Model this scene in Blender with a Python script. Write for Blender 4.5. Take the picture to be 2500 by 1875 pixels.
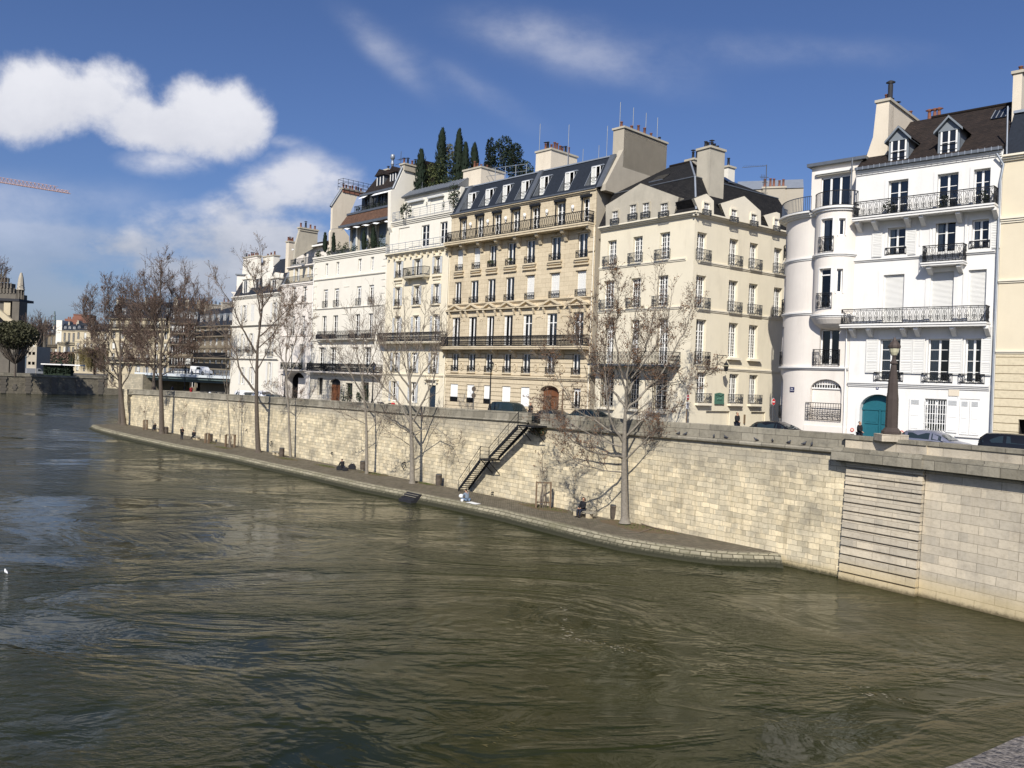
import bpy, bmesh, math, random
from mathutils import Vector, Matrix, noise
random.seed(7)
S = bpy.context.scene
for o in list(bpy.data.objects): bpy.data.objects.remove(o)
COL = S.collection
rad = math.radians
# ------------------------------------------------------------------ camera
EYE = 10.5; FPX = 2000.0; RO = math.atan(.038); CR, SR = math.cos(RO), math.sin(RO)
cd = bpy.data.cameras.new('camera'); cam = bpy.data.objects.new('camera', cd); COL.objects.link(cam)
cam.matrix_world = Matrix(((CR, -SR, 0, 0), (0, 0, -1, 0), (SR, CR, 0, EYE), (0, 0, 0, 1)))
cd.sensor_width = 36; cd.lens = 36*FPX/2500; cd.shift_y = -10.5*CR/2500
cd.clip_start = .1; cd.clip_end = 6000
S.camera = cam
# ------------------------------------------------------------------ light
SUN_EL = 38.0; SUN_AZ = 14.0      # sun behind the viewer, a little to the left (degrees)
ts = Vector((-math.sin(rad(SUN_AZ))*math.cos(rad(SUN_EL)), -math.cos(rad(SUN_AZ))*math.cos(rad(SUN_EL)), math.sin(rad(SUN_EL))))
ld = bpy.data.lights.new('sun', 'SUN'); ld.energy = 5.0; ld.angle = rad(.55); ld.color = (1, .95, .86)
sun = bpy.data.objects.new('sun', ld); COL.objects.link(sun)
sun.rotation_euler = ts.to_track_quat('Z', 'Y').to_euler()
def ray(u, v):
    du, dv = u-1250, v-937.5
    return Vector(((du*CR+dv*SR)/FPX, 1, -(-du*SR+dv*CR+10.5*CR)/FPX))
def at(u, v, Y): return Vector((0, 0, EYE))+ray(u, v)*Y
def onz(u, v, z):
    r = ray(u, v); return Vector((0, 0, EYE))+r*((z-EYE)/r.z)
W = bpy.data.worlds.new('World'); S.world = W; W.use_nodes = True
nt = W.node_tree; N = nt.nodes; L = nt.links; N.clear()
def nd(T, t, **k):
    n = T.nodes.new(t)
    for a, b in k.items():
        if a in ('i',):
            for q, w in b.items(): n.inputs[q].default_value = w
        else: setattr(n, a, b)
    return n
def lk(T, a, b): T.links.new(a, b)
def mth(T, op, a, b=None, c=None, clamp=False):
    n = T.nodes.new('ShaderNodeMath'); n.operation = op; n.use_clamp = clamp
    for i, x in enumerate((a, b, c)):
        if x is None: continue
        if isinstance(x, (int, float)): n.inputs[i].default_value = x
        else: T.links.new(x, n.inputs[i])
    return n.outputs[0]
def rampf(T, x, lo, hi, smooth=True):
    n = T.nodes.new('ShaderNodeMapRange'); n.interpolation_type = 'SMOOTHSTEP' if smooth else 'LINEAR'
    n.inputs['From Min'].default_value = lo; n.inputs['From Max'].default_value = hi
    T.links.new(x, n.inputs['Value']); return n.outputs['Result']
def mixc(T, f, a, b, mode='MIX'):
    n = T.nodes.new('ShaderNodeMix'); n.data_type = 'RGBA'; n.blend_type = mode
    for sck, x in ((n.inputs[0], f), (n.inputs[6], a), (n.inputs[7], b)):
        if isinstance(x, (int, float)): sck.default_value = x
        elif isinstance(x, tuple): sck.default_value = (*x, 1) if len(x) == 3 else x
        else: T.links.new(x, sck)
    return n.outputs[2]
sky = nd(nt, 'ShaderNodeTexSky', sky_type='NISHITA', sun_disc=False, sun_elevation=rad(SUN_EL),
         sun_rotation=math.atan2(ts.x, ts.y), altitude=50, air_density=1.0, dust_density=1.3, ozone_density=2.6)
tc = N.new('ShaderNodeTexCoord')
sp = N.new('ShaderNodeSeparateXYZ'); L.new(tc.outputs['Generated'], sp.inputs[0])
yy = mth(nt, 'MAXIMUM', sp.outputs[1], .05)
ca = mth(nt, 'DIVIDE', sp.outputs[0], yy); cb = mth(nt, 'DIVIDE', sp.outputs[2], yy)
cv = N.new('ShaderNodeCombineXYZ'); L.new(ca, cv.inputs[0]); L.new(cb, cv.inputs[1])
def fbm(scale, det, rough, off=(0, 0, 0), sc=(1, 1, 1), dist=0):
    m = nd(nt, 'ShaderNodeMapping'); m.inputs['Location'].default_value = off; m.inputs['Scale'].default_value = sc
    L.new(cv.outputs[0], m.inputs[0])
    n = nd(nt, 'ShaderNodeTexNoise', i={'Scale': scale, 'Detail': det, 'Roughness': rough, 'Distortion': dist}); L.new(m.outputs[0], n.inputs['Vector'])
    return n.outputs['Fac']
edge = fbm(7, 9, .6, dist=.15); soft = fbm(5, 6, .6, (3, 1, 0), (1, 1.6, 1))
def blob(u, v, ru, rv, amp=1.0, rot=0):
    r = ray(u, v); a0, b0 = r.x, r.z; c_, s_ = math.cos(rot), math.sin(rot)
    x = mth(nt, 'SUBTRACT', ca, a0); y = mth(nt, 'SUBTRACT', cb, b0)
    xr = mth(nt, 'ADD', mth(nt, 'MULTIPLY', x, c_/(ru/FPX)), mth(nt, 'MULTIPLY', y, s_/(ru/FPX)))
    yr = mth(nt, 'ADD', mth(nt, 'MULTIPLY', x, -s_/(rv/FPX)), mth(nt, 'MULTIPLY', y, c_/(rv/FPX)))
    d = mth(nt, 'ADD', mth(nt, 'MULTIPLY', xr, xr), mth(nt, 'MULTIPLY', yr, yr))
    e = mth(nt, 'EXPONENT', mth(nt, 'MULTIPLY', d, -1.0))
    return mth(nt, 'MULTIPLY', e, amp)
def msum(l):
    o = l[0]
    for x in l[1:]: o = mth(nt, 'ADD', o, x)
    return o
def mmax(l):
    o = l[0]
    for x in l[1:]: o = mth(nt, 'SMOOTH_MAX', o, x, .12)
    return o
big = mmax([blob(u, v, r*1.32, r*1.1, 1.0) for u, v, r in ((-40, 262, 92), (70, 246, 104), (150, 232, 104), (238, 240, 104), (325, 292, 80), (410, 312, 76), (485, 282, 98), (548, 284, 92), (600, 300, 62))])
gr = mmax([blob(u, v, rx, ry, a) for u, v, rx, ry, a in ((570, 515, 85, 60, .9), (650, 480, 105, 75, 1), (720, 455, 110, 85, 1), (800, 480, 120, 80, 1), (900, 500, 120, 70, .8), (640, 590, 400, 85, 1), (330, 600, 210, 55, .9), (500, 670, 420, 75, .95), (440, 400, 190, 42, .5), (690, 350, 60, 25, .4))])
wisp = msum([blob(250, 700, 900, 170, .42), blob(100, 480, 260, 60, .2), blob(130, 570, 230, 20, .4), blob(220, 720, 240, 60, .42), blob(60, 620, 200, 40, .35), blob(930, 120, 160, 40, .34, -.7),
             blob(1450, 150, 260, 60, .3, -.2), blob(1900, 120, 420, 50, .2), blob(1300, 60, 200, 60, .25), blob(1150, 210, 200, 40, .22, -.5)])
nz = mth(nt, 'MULTIPLY', mth(nt, 'SUBTRACT', edge, .5), 2.3)
nz2 = mth(nt, 'MULTIPLY', mth(nt, 'SUBTRACT', soft, .5), 3.0)
g_ = lambda x, n, k: mth(nt, 'ADD', x, mth(nt, 'MULTIPLY', n, mth(nt, 'MULTIPLY', x, k, clamp=True)))
m1 = rampf(nt, g_(big, mth(nt, 'MULTIPLY', nz, .85), 2.2), .30, .80)
m2 = mth(nt, 'MULTIPLY', rampf(nt, g_(gr, nz2, 1.6), .16, .9), .93)
m3 = mth(nt, 'MULTIPLY', rampf(nt, g_(wisp, nz2, 1.1), .03, .6), .45)
front = mth(nt, 'GREATER_THAN', sp.outputs[1], .06)
# general scattered cloud for the part of the sky behind the viewer, seen only in reflections
cover = mth(nt, 'MAXIMUM', m1, mth(nt, 'MAXIMUM', m2, m3)); cover = mth(nt, 'MULTIPLY', cover, front)
lum = rampf(nt, mth(nt, 'ADD', mth(nt, 'SUBTRACT', cb, .17), mth(nt, 'MULTIPLY', nz2, .10)), -.08, .08)
ccol = mixc(nt, lum, (4.2, 4.6, 5.5), (7.7, 7.8, 8.5))
lit = rampf(nt, mth(nt, 'ADD', mth(nt, 'SUBTRACT', cb, .30), mth(nt, 'ADD', mth(nt, 'MULTIPLY', nz, .07), mth(nt, 'MULTIPLY', nz2, .05))), -.07, .06)
ccol = mixc(nt, m1, ccol, mixc(nt, lit, (6.3, 6.5, 7.3), (8.2, 8.3, 8.9)))
tint = mixc(nt, 1.0, sky.outputs[0], (.60, .70, .97), 'MULTIPLY')
skc = mixc(nt, cover, tint, ccol)
bg = nd(nt, 'ShaderNodeBackground', i={'Strength': .092}); L.new(skc, bg.inputs[0])
wo = N.new('ShaderNodeOutputWorld'); L.new(bg.outputs[0], wo.inputs[0])
S.view_settings.view_transform = 'Standard'; S.view_settings.look = 'None'
S.view_settings.exposure = 0.12; S.view_settings.gamma = 1
S.render.engine = 'CYCLES'; S.cycles.max_bounces = 6; S.cycles.transparent_max_bounces = 10
S.render.resolution_x = 1024; S.render.resolution_y = 768
# ------------------------------------------------------------------ crops used for measuring the photograph
K = {1: (1850, 150, .2953), 2: (1850, 600, .2953), 3: (1420, 280, .2411), 4: (1420, 660, .2411), 5: (1050, 300, .2140), 6: (1050, 640, .2290),
     7: (680, 360, .2049), 8: (680, 680, .2049), 13: (1600, 980, .4069), 12: (1100, 950, .2712), 11: (700, 850, .2712), 10: (200, 850, .2532),
     'd1': (0, 620, .2170), 'd2': (240, 620, .2170), 'd3': (540, 540, .14463), 'd4': (540, 760, .14463), 'd5': (780, 360, .1567), 'd6': (930, 300, .17631),
     'd7': (1280, 620, .4099), 'd8': (760, 640, .34971), 'e3': (480, 560, .33735), 'e4': (180, 640, .26521), 'e5': (1780, 960, .16275), 'e6': (2140, 960, .16275),
     'e8': (350, 1020, .08137), 0: (0, 0, 1), 's': (0, 0, 1.1302)}
def px(k, x, y): a, b, c = K[k]; return a+x*c, b+y*c
# ------------------------------------------------------------------ materials
MATS = {}
def mat(name, col, rough=.8, metal=0, var=.12, vs=1.5, bump=0, bs=20, stain=0, staincol=(.1, .1, .09), spec=.3, trans=None, speck=0):
    m = bpy.data.materials.new(name); m.use_nodes = True; T = m.node_tree; T.nodes.clear()
    out = T.nodes.new('ShaderNodeOutputMaterial'); b = T.nodes.new('ShaderNodeBsdfPrincipled'); lk(T, b.outputs[0], out.inputs[0])
    g = T.nodes.new('ShaderNodeNewGeometry')
    c = None
    if var:
        n = nd(T, 'ShaderNodeTexNoise', i={'Scale': vs, 'Detail': 6, 'Roughness': .65}); lk(T, g.outputs['Position'], n.inputs['Vector'])
        f = rampf(T, n.outputs['Fac'], .25, .75, False)
        c = mixc(T, f, tuple(x*(1-var) for x in col), tuple(min(1, x*(1+var*.7)) for x in col))
    if stain:
        mp = nd(T, 'ShaderNodeMapping'); mp.inputs['Scale'].default_value = (1.3, 1.3, .22); lk(T, g.outputs['Position'], mp.inputs[0])
        n2 = nd(T, 'ShaderNodeTexNoise', i={'Scale': 1.1, 'Detail': 8, 'Roughness': .7}); lk(T, mp.outputs[0], n2.inputs['Vector'])
        f2 = mth(T, 'MULTIPLY', rampf(T, n2.outputs['Fac'], .48, .78), stain)
        c = mixc(T, f2, c if c else col, staincol)
    if speck:
        n4 = nd(T, 'ShaderNodeTexNoise', i={'Scale': 60, 'Detail': 3, 'Roughness': .8}); lk(T, g.outputs['Position'], n4.inputs['Vector'])
        c = mixc(T, rampf(T, n4.outputs['Fac'], .35, .65), c if c else col, tuple(x*(1-speck) for x in col))
    if c: lk(T, c, b.inputs['Base Color'])
    else: b.inputs['Base Color'].default_value = (*col, 1)
    b.inputs['Roughness'].default_value = rough; b.inputs['Metallic'].default_value = metal; b.inputs['Specular IOR Level'].default_value = spec
    if bump:
        n3 = nd(T, 'ShaderNodeTexNoise', i={'Scale': bs, 'Detail': 5, 'Roughness': .6}); lk(T, g.outputs['Position'], n3.inputs['Vector'])
        bp = nd(T, 'ShaderNodeBump', i={'Strength': bump, 'Distance': .05}); lk(T, n3.outputs['Fac'], bp.inputs['Height']); lk(T, bp.outputs[0], b.inputs['Normal'])
    MATS[name] = m; return m
def stone(name, c1, c2, mortar, bw, bh, ms=.02, stain=.4, sc=(.13, .12, .1), warp=0, bump=.5, lowdark=None, patch=0, offs=.5, big=1.0, squash=1):
    """dressed stone in courses: UV in metres"""
    m = bpy.data.materials.new(name); m.use_nodes = True; T = m.node_tree; T.nodes.clear()
    out = T.nodes.new('ShaderNodeOutputMaterial'); b = T.nodes.new('ShaderNodeBsdfPrincipled'); lk(T, b.outputs[0], out.inputs[0])
    uv = T.nodes.new('ShaderNodeUVMap'); uv.uv_map = 'UVMap'; g = T.nodes.new('ShaderNodeNewGeometry')
    vec = uv.outputs[0]
    if warp:
        n = nd(T, 'ShaderNodeTexNoise', i={'Scale': 1.9, 'Detail': 5, 'Roughness': .6}); lk(T, uv.outputs[0], n.inputs['Vector'])
        s_ = nd(T, 'ShaderNodeVectorMath', operation='SUBTRACT'); lk(T, n.outputs['Color'], s_.inputs[0]); s_.inputs[1].default_value = (.5, .5, .5)
        s2 = nd(T, 'ShaderNodeVectorMath', operation='SCALE'); s2.inputs['Scale'].default_value = warp; lk(T, s_.outputs[0], s2.inputs[0])
        a_ = nd(T, 'ShaderNodeVectorMath', operation='ADD'); lk(T, uv.outputs[0], a_.inputs[0]); lk(T, s2.outputs[0], a_.inputs[1]); vec = a_.outputs[0]
    def br(c1_, c2_, mo, ms_, bw_, bh_, off):
        q = nd(T, 'ShaderNodeTexBrick', offset=off, squash=squash, squash_frequency=3, i={'Color1': (*c1_, 1), 'Color2': (*c2_, 1), 'Mortar': (*mo, 1), 'Scale': 1.0, 'Mortar Size': ms_, 'Mortar Smooth': .35, 'Bias': 0., 'Brick Width': bw_, 'Row Height': bh_})
        lk(T, vec, q.inputs['Vector']); return q
    q = br(c1, c2, mortar, ms, bw, bh, offs)
    c = q.outputs['Color']
    if patch:
        q2 = br((1.16, 1.12, 1.02), (.74, .75, .74), (.85, .85, .85), 0, bw*.62, bh, .37)
        c = mixc(T, patch, c, mixc(T, 1.0, c, q2.outputs['Color'], 'MULTIPLY'))
    n1 = nd(T, 'ShaderNodeTexNoise', i={'Scale': .45*big, 'Detail': 9, 'Roughness': .68}); lk(T, uv.outputs[0], n1.inputs['Vector'])
    c = mixc(T, mth(T, 'MULTIPLY', rampf(T, n1.outputs['Fac'], .44, .72), stain), c, sc)
    n2 = nd(T, 'ShaderNodeTexNoise', i={'Scale': 5, 'Detail': 8, 'Roughness': .7}); lk(T, uv.outputs[0], n2.inputs['Vector'])
    c = mixc(T, mth(T, 'MULTIPLY', rampf(T, n2.outputs['Fac'], .4, .8), .55), c, mixc(T, 1.0, c, (.6, .58, .54), 'MULTIPLY'))
    mp = nd(T, 'ShaderNodeMapping'); mp.inputs['Scale'].default_value = (2.6, .16, 1); lk(T, uv.outputs[0], mp.inputs[0]); n5 = nd(T, 'ShaderNodeTexNoise', i={'Scale': 1, 'Detail': 7, 'Roughness': .65}); lk(T, mp.outputs[0], n5.inputs['Vector'])
    c = mixc(T, mth(T, 'MULTIPLY', rampf(T, n5.outputs['Fac'], .5, .75), stain*.75), c, mixc(T, 1.0, c, (.52, .49, .44), 'MULTIPLY'))
    if lowdark:   # wet weed near the water, stained coping at the top
        sx = T.nodes.new('ShaderNodeSeparateXYZ'); lk(T, g.outputs['Position'], sx.inputs[0])
        zz = mth(T, 'ADD', sx.outputs[2], mth(T, 'MULTIPLY', mth(T, 'SUBTRACT', n2.outputs['Fac'], .5), .5))
        for z0, z1, colr, am in lowdark:
            c = mixc(T, mth(T, 'MULTIPLY', rampf(T, zz, z0, z1), am), c, colr)
    lk(T, c, b.inputs['Base Color']); b.inputs['Roughness'].default_value = .88; b.inputs['Specular IOR Level'].default_value = .2
    h = mth(T, 'ADD', mth(T, 'MULTIPLY', q.outputs['Fac'], -.7), mth(T, 'MULTIPLY', n2.outputs['Fac'], .6))
    bp = nd(T, 'ShaderNodeBump', i={'Strength': bump, 'Distance': .06}); lk(T, h, bp.inputs['Height']); lk(T, bp.outputs[0], b.inputs['Normal'])
    MATS[name] = m; return m
mat('white_stucco', (.76, .745, .715), .85, var=.06, vs=.7, stain=.32, staincol=(.52, .48, .42), bump=.12, bs=14)
mat('warm_stucco', (.74, .685, .62), .85, var=.06, vs=.7, stain=.25, staincol=(.45, .41, .36), bump=.12, bs=14)
mat('white_paint', (.80, .79, .76), .5, var=.03)
mat('cream_stucco', (.74, .67, .52), .87, var=.07, vs=.5, stain=.30, staincol=(.42, .36, .27), bump=.15, bs=12)
mat('cream_trim', (.77, .705, .57), .8, var=.06)
mat('grey_render', (.46, .42, .34), .9, var=.14, vs=.9, stain=.45, staincol=(.27, .25, .21), bump=.2, bs=10)
mat('party_render', (.42, .375, .30), .9, var=.12, vs=.5, stain=.3, staincol=(.28, .25, .2), bump=.2, bs=8)
mat('pale_render', (.68, .60, .48), .87, var=.08, vs=.6, stain=.35, staincol=(.45, .38, .29), bump=.15, bs=10)
mat('beige_stucco', (.68, .60, .45), .85, var=.06, vs=.6, stain=.12, staincol=(.5, .42, .3), bump=.1)
mat('bright_plaster', (.75, .71, .62), .85, var=.05, vs=.7, stain=.15, staincol=(.5, .46, .37), bump=.12, bs=14)
mat('pink_plaster', (.76, .70, .63), .85, var=.06, vs=.7, stain=.18, staincol=(.5, .45, .4), bump=.12, bs=14)
mat('yellow_plaster', (.73, .66, .51), .85, var=.07, vs=.7, stain=.3, staincol=(.45, .38, .27), bump=.12, bs=14)
stone('limestone', (.66, .56, .40), (.58, .49, .345), (.40, .32, .21), 1.15, .42, .014, .30, (.33, .27, .19), bump=.25)
stone('rusticated', (.67, .57, .41), (.61, .515, .365), (.25, .20, .13), 97., .42, .035, .2, (.36, .29, .2), bump=.9, offs=0)
stone('rustic_beige', (.66, .575, .41), (.64, .56, .40), (.30, .24, .15), 97., .50, .03, .1, (.5, .4, .28), bump=.9, offs=0)
stone('quoin_white', (.72, .665, .56), (.66, .61, .51), (.42, .38, .3), .8, .36, .025, .2, (.4, .36, .3), bump=.6)
WET = [(.75, .35, (.055, .05, .03), .9)]
stone('quay_stone', (.76, .665, .485), (.55, .48, .345), (.46, .395, .285), .70, .33, .012, .85, (.25, .225, .175), warp=.2, bump=1.1, patch=.75, squash=1.7,
      lowdark=[(.62, .2, (.32, .25, .12), .6), (.3, .05, (.05, .048, .028), .9), (5.2, 6.4, (.27, .25, .21), .55)])
stone('abutment_stone', (.60, .53, .42), (.47, .42, .34), (.30, .26, .2), 1.9, .46, .014, .55, (.27, .24, .2), warp=.02, bump=.6, patch=.45, big=.9,
      lowdark=[(1.5, .4, (.46, .35, .15), .5), (.3, .02, (.10, .08, .045), .9)])
stone('parapet_stone', (.34, .31, .245), (.22, .20, .155), (.11, .10, .08), 1.6, .55, .015, .75, (.10, .095, .08), warp=.02, bump=.7, big=1.3)
stone('curb_stone', (.37, .335, .24), (.23, .21, .15), (.10, .09, .06), .62, .30, .035, .8, (.17, .16, .10), warp=.04, bump=.8, lowdark=[(.52, .2, (.03, .03, .018), .97)])
stone('far_wall', (.25, .22, .165), (.18, .16, .12), (.08, .07, .055), .9, .35, .03, .6, (.07, .065, .05), bump=.5)
stone('paving', (.235, .205, .16), (.15, .13, .10), (.085, .078, .05), .34, .22, .03, .75, (.10, .085, .06), warp=.06, bump=.9, patch=.6, big=1.4)
mat('asphalt', (.09, .088, .085), .9, var=.2, vs=1)
mat('soil', (.17, .125, .075), .95, var=.4, vs=6, bump=.6, bs=20, speck=.4)
mat('grass', (.085, .105, .03), .9, var=.4, vs=5)
mat('zinc', (.17, .185, .205), .45, .55, var=.2, vs=2, spec=.5)
mat('zinc_pale', (.34, .37, .41), .45, .4, var=.15, vs=2, spec=.5)
mat('slate', (.019, .024, .034), .7, 0, var=.3, vs=5, bump=.3, bs=12, spec=.2)
mat('iron', (.018, .019, .022), .55, .3, var=0)
mat('iron_grey', (.10, .105, .11), .5, .4, var=0)
mat('iron_blue', (.06, .08, .12), .5, .3, var=0)
mat('glass_dark', (.012, .014, .018), .06, 0, var=0, spec=.6)
mat('interior', (.022, .02, .019), .9, var=.3, vs=2)  # near-black, the dark of unlit rooms put into the colour
mat('curtain', (.62, .62, .58), .9, var=.12, vs=7)
mat('curtain_brown', (.33, .17, .09), .9, var=.2, vs=7)
mat('terracotta', (.20, .085, .055), .85, var=.25, vs=6)
mat('pot_dark', (.035, .035, .04), .6, .3, var=.2)
mat('door_blue', (.015, .115, .15), .45, var=.12, vs=3, spec=.4)
mat('door_brown', (.16, .065, .03), .6, var=.3, vs=4)
mat('door_navy', (.02, .035, .055), .5, var=.2)
mat('shutter_white', (.70, .69, .655), .6, var=.04)
mat('shutter_grey', (.52, .53, .53), .6, var=.06)
mat('dormer_grey', (.20, .225, .25), .6, .1, var=.08)
mat('bark', (.22, .195, .16), .9, var=.35, vs=6, bump=.8, bs=14)
mat('bark_dark', (.105, .085, .068), .9, var=.35, vs=6, bump=.8, bs=14)
mat('twig', (.19, .15, .118), .9, var=.2, vs=3)
mat('twig_far', (.13, .095, .075), .9, var=.25, vs=1)
mat('dry_leaf', (.16, .085, .045), .8, var=.5, vs=3)
mat('dry_leaf_far', (.17, .11, .085), .85, var=.45, vs=1.5)
mat('evergreen', (.014, .025, .013), .8, var=.5, vs=2)
mat('evergreen_light', (.085, .10, .035), .8, var=.45, vs=2)
mat('olive_leaf', (.06, .06, .03), .8, var=.45, vs=.4)
mat('willow_leaf', (.15, .12, .05), .85, var=.35, vs=.3)
mat('ivy', (.03, .045, .02), .8, var=.5, vs=5)
mat('awning', (.80, .80, .78), .8, var=.04)
mat('wood_post', (.16, .11, .07), .9, var=.3)
mat('lamp_brown', (.075, .058, .05), .55, .2, var=.15, vs=3)
mat('lamp_glass', (.55, .52, .36), .25, 0, var=.15, vs=8, spec=.5)
mat('sign_red', (.55, .03, .035), .5, var=0); mat('sign_white', (.8, .8, .8), .5, var=0); mat('sign_blue', (.01, .015, .09), .4, var=0); mat('sign_grey', (.35, .36, .37), .5, .3, var=0)
mat('bronze', (.09, .20, .15), .6, .2, var=.3, vs=8, bump=.5, bs=25)
mat('granite', (.27, .24, .215), .85, var=.25, vs=6, bump=.9, bs=30, speck=.55)
mat('car_black', (.012, .013, .016), .22, .2, var=0, spec=.6); mat('car_silver', (.30, .31, .38), .3, .6, var=0, spec=.6); mat('car_white', (.75, .75, .75), .3, 0, var=0); mat('car_green', (.02, .035, .04), .25, .2, var=0, spec=.6)
mat('car_glass', (.02, .03, .034), .04, 0, var=0, spec=.8); mat('rubber', (.02, .02, .02), .8, var=0); mat('chrome', (.5, .5, .5), .25, 1, var=0)
mat('tail_red', (.4, .01, .01), .3, var=0); mat('headlight_clear', (.6, .62, .65), .15, .3, var=0)
mat('skin', (.50, .29, .19), .6, var=.05); mat('cloth_black', (.013, .013, .016), .85, var=.1); mat('cloth_navy', (.016, .02, .035), .85, var=.1)
mat('cloth_grey', (.16, .20, .25), .85, var=.1); mat('cloth_denim', (.12, .17, .25), .85, var=.1); mat('cloth_red', (.45, .03, .035), .85, var=.1); mat('cloth_white', (.75, .75, .73), .85, var=.05)
mat('hair_dark', (.015, .011, .009), .6, var=0); mat('hair_brown', (.05, .03, .018), .6, var=0); mat('fur', (.10, .06, .04), .95, var=.3, vs=30)
mat('pigeon', (.06, .065, .08), .7, var=.4, vs=20); mat('gull', (.8, .8, .8), .7, var=.05)
mat('brick', (.22, .10, .07), .9, var=.15, vs=1)
mat('crane_red', (.52, .36, .34), .7, var=.1)
mat('brass', (.5, .4, .2), .4, .6, var=0)
mat('bridge_steel', (.13, .17, .165), .6, .2, var=.1); mat('bridge_white', (.62, .66, .68), .5, .1, var=.05)
mat('cathedral', (.135, .12, .098), .9, var=.25, vs=.3, stain=.7, staincol=(.10, .09, .08), bump=.6, bs=3)
mat('far_cream', (.50, .43, .30), .9, var=.12, vs=.2, stain=.2, staincol=(.3, .25, .18)); mat('far_brown_shaded', (.20, .165, .115), .9, var=.2, vs=.2, stain=.4, staincol=(.1, .08, .06))  # the brown one has the shade of the far facades put into its colour
mat('lavender', (.33, .32, .42), .7, var=.1)
# roof tiles
def roofmat(name, c1, c2, bw=.2, bh=.16, bump=.8):
    stone(name, c1, c2, tuple(x*.35 for x in c1), bw, bh, .012, .5, tuple(x*.5 for x in c2), bump=bump, warp=.02, patch=.5, big=3)
roofmat('tile_dark', (.027, .026, .027), (.015, .015, .017), .28, .17); roofmat('tile_brown', (.042, .031, .027), (.024, .019, .018), .25, .16)
roofmat('tile_rust', (.17, .095, .065), (.12, .07, .05), .25, .16)
# window glass: clear pane with mirror reflection
def glassmat():
    m = bpy.data.materials.new('pane'); m.use_nodes = True; T = m.node_tree; T.nodes.clear()
    out = T.nodes.new('ShaderNodeOutputMaterial'); a = nd(T, 'ShaderNodeBsdfTransparent'); a.inputs[0].default_value = (.72, .76, .78, 1)
    g = nd(T, 'ShaderNodeBsdfGlossy', i={'Roughness': .02}); f = nd(T, 'ShaderNodeFresnel', i={'IOR': 1.7}); mx = T.nodes.new('ShaderNodeMixShader')
    lk(T, f.outputs[0], mx.inputs[0]); lk(T, a.outputs[0], mx.inputs[1]); lk(T, g.outputs[0], mx.inputs[2]); lk(T, mx.outputs[0], out.inputs[0]); MATS['pane'] = m
glassmat()
def watermat():
    m = bpy.data.materials.new('river_water'); m.use_nodes = True; T = m.node_tree; T.nodes.clear()
    out = T.nodes.new('ShaderNodeOutputMaterial'); b = T.nodes.new('ShaderNodeBsdfPrincipled'); lk(T, b.outputs[0], out.inputs[0])
    g = T.nodes.new('ShaderNodeNewGeometry')
    def ns(sc, det, ro, scale3=(1, 1, 1), rot=0, dist=0):
        mp = nd(T, 'ShaderNodeMapping'); mp.inputs['Scale'].default_value = scale3; mp.inputs['Rotation'].default_value = (0, 0, rot); lk(T, g.outputs['Position'], mp.inputs[0])
        n = nd(T, 'ShaderNodeTexNoise', i={'Scale': sc, 'Detail': det, 'Roughness': ro, 'Distortion': dist}); lk(T, mp.outputs[0], n.inputs['Vector']); return n.outputs['Fac']
    lo = ns(.055, 4, .6, (1, 1.6, 1), .5, .4); mid = ns(.27, 4, .55, (1, 1.6, 1), .25, 1.0); hi = ns(1.9, 5, .62, (1, 1.7, 1), -.15, .4); fine = ns(7, 3, .6, (1, 1.8, 1), .1)
    act = rampf(T, ns(.045, 5, .65, (1, 1.7, 1), .6, 1.2), .44, .60)
    h = mth(T, 'ADD', mth(T, 'MULTIPLY', mid, mth(T, 'ADD', .42, mth(T, 'MULTIPLY', act, .55))), mth(T, 'MULTIPLY', mth(T, 'MULTIPLY', hi, .34), mth(T, 'ADD', .06, act)))
    h = mth(T, 'ADD', h, mth(T, 'MULTIPLY', mth(T, 'MULTIPLY', fine, .03), mth(T, 'ADD', .05, act)))
    bp = nd(T, 'ShaderNodeBump', i={'Strength': .68, 'Distance': .36}); lk(T, h, bp.inputs['Height']); lk(T, bp.outputs[0], b.inputs['Normal'])
    c = mixc(T, rampf(T, mth(T, 'ADD', mth(T, 'MULTIPLY', lo, .8), mth(T, 'MULTIPLY', mid, .3)), .35, .75), (.013, .0165, .004), (.031, .032, .0095))
    lk(T, c, b.inputs['Base Color']); b.inputs['Roughness'].default_value = .05; b.inputs['IOR'].default_value = 1.33; b.inputs['Specular IOR Level'].default_value = .36
    MATS['river_water'] = m
watermat()
# ------------------------------------------------------------------ mesh building
class Fr:
    """vertical frame: s along, o outward (towards the river), z up"""
    def __init__(self, p0, p1):
        p0 = Vector((p0[0], p0[1], 0)); p1 = Vector((p1[0], p1[1], 0))
        self.p = p0; self.d = (p1-p0).normalized(); self.n = Vector((self.d.y, -self.d.x, 0)); self.len = (p1-p0).length
    def w(self, s, o, z): return self.p+self.d*s+self.n*o+Vector((0, 0, z))
    def hit(self, u, v, o=0):
        r = ray(u, v); e = Vector((0, 0, EYE)); q = self.p+self.n*o
        t = (q-e).dot(self.n)/r.dot(self.n); h = e+r*t
        return (h-self.p).dot(self.d), h.z
    def side(self, u, v, s):
        r = ray(u, v); e = Vector((0, 0, EYE)); q = self.p+self.d*s
        t = (q-e).dot(self.d)/r.dot(self.d); h = e+r*t
        return (h-self.p).dot(self.n), h.z
class WF:
    def w(self, s, o, z): return Vector((s, o, z))
WORLD = WF()
class LF:
    def __init__(self, p, a): self.p = Vector(p); self.c, self.s_ = math.cos(a), math.sin(a)
    def w(self, s, o, z): return self.p+Vector((s*self.c-o*self.s_, s*self.s_+o*self.c, z))
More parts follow.
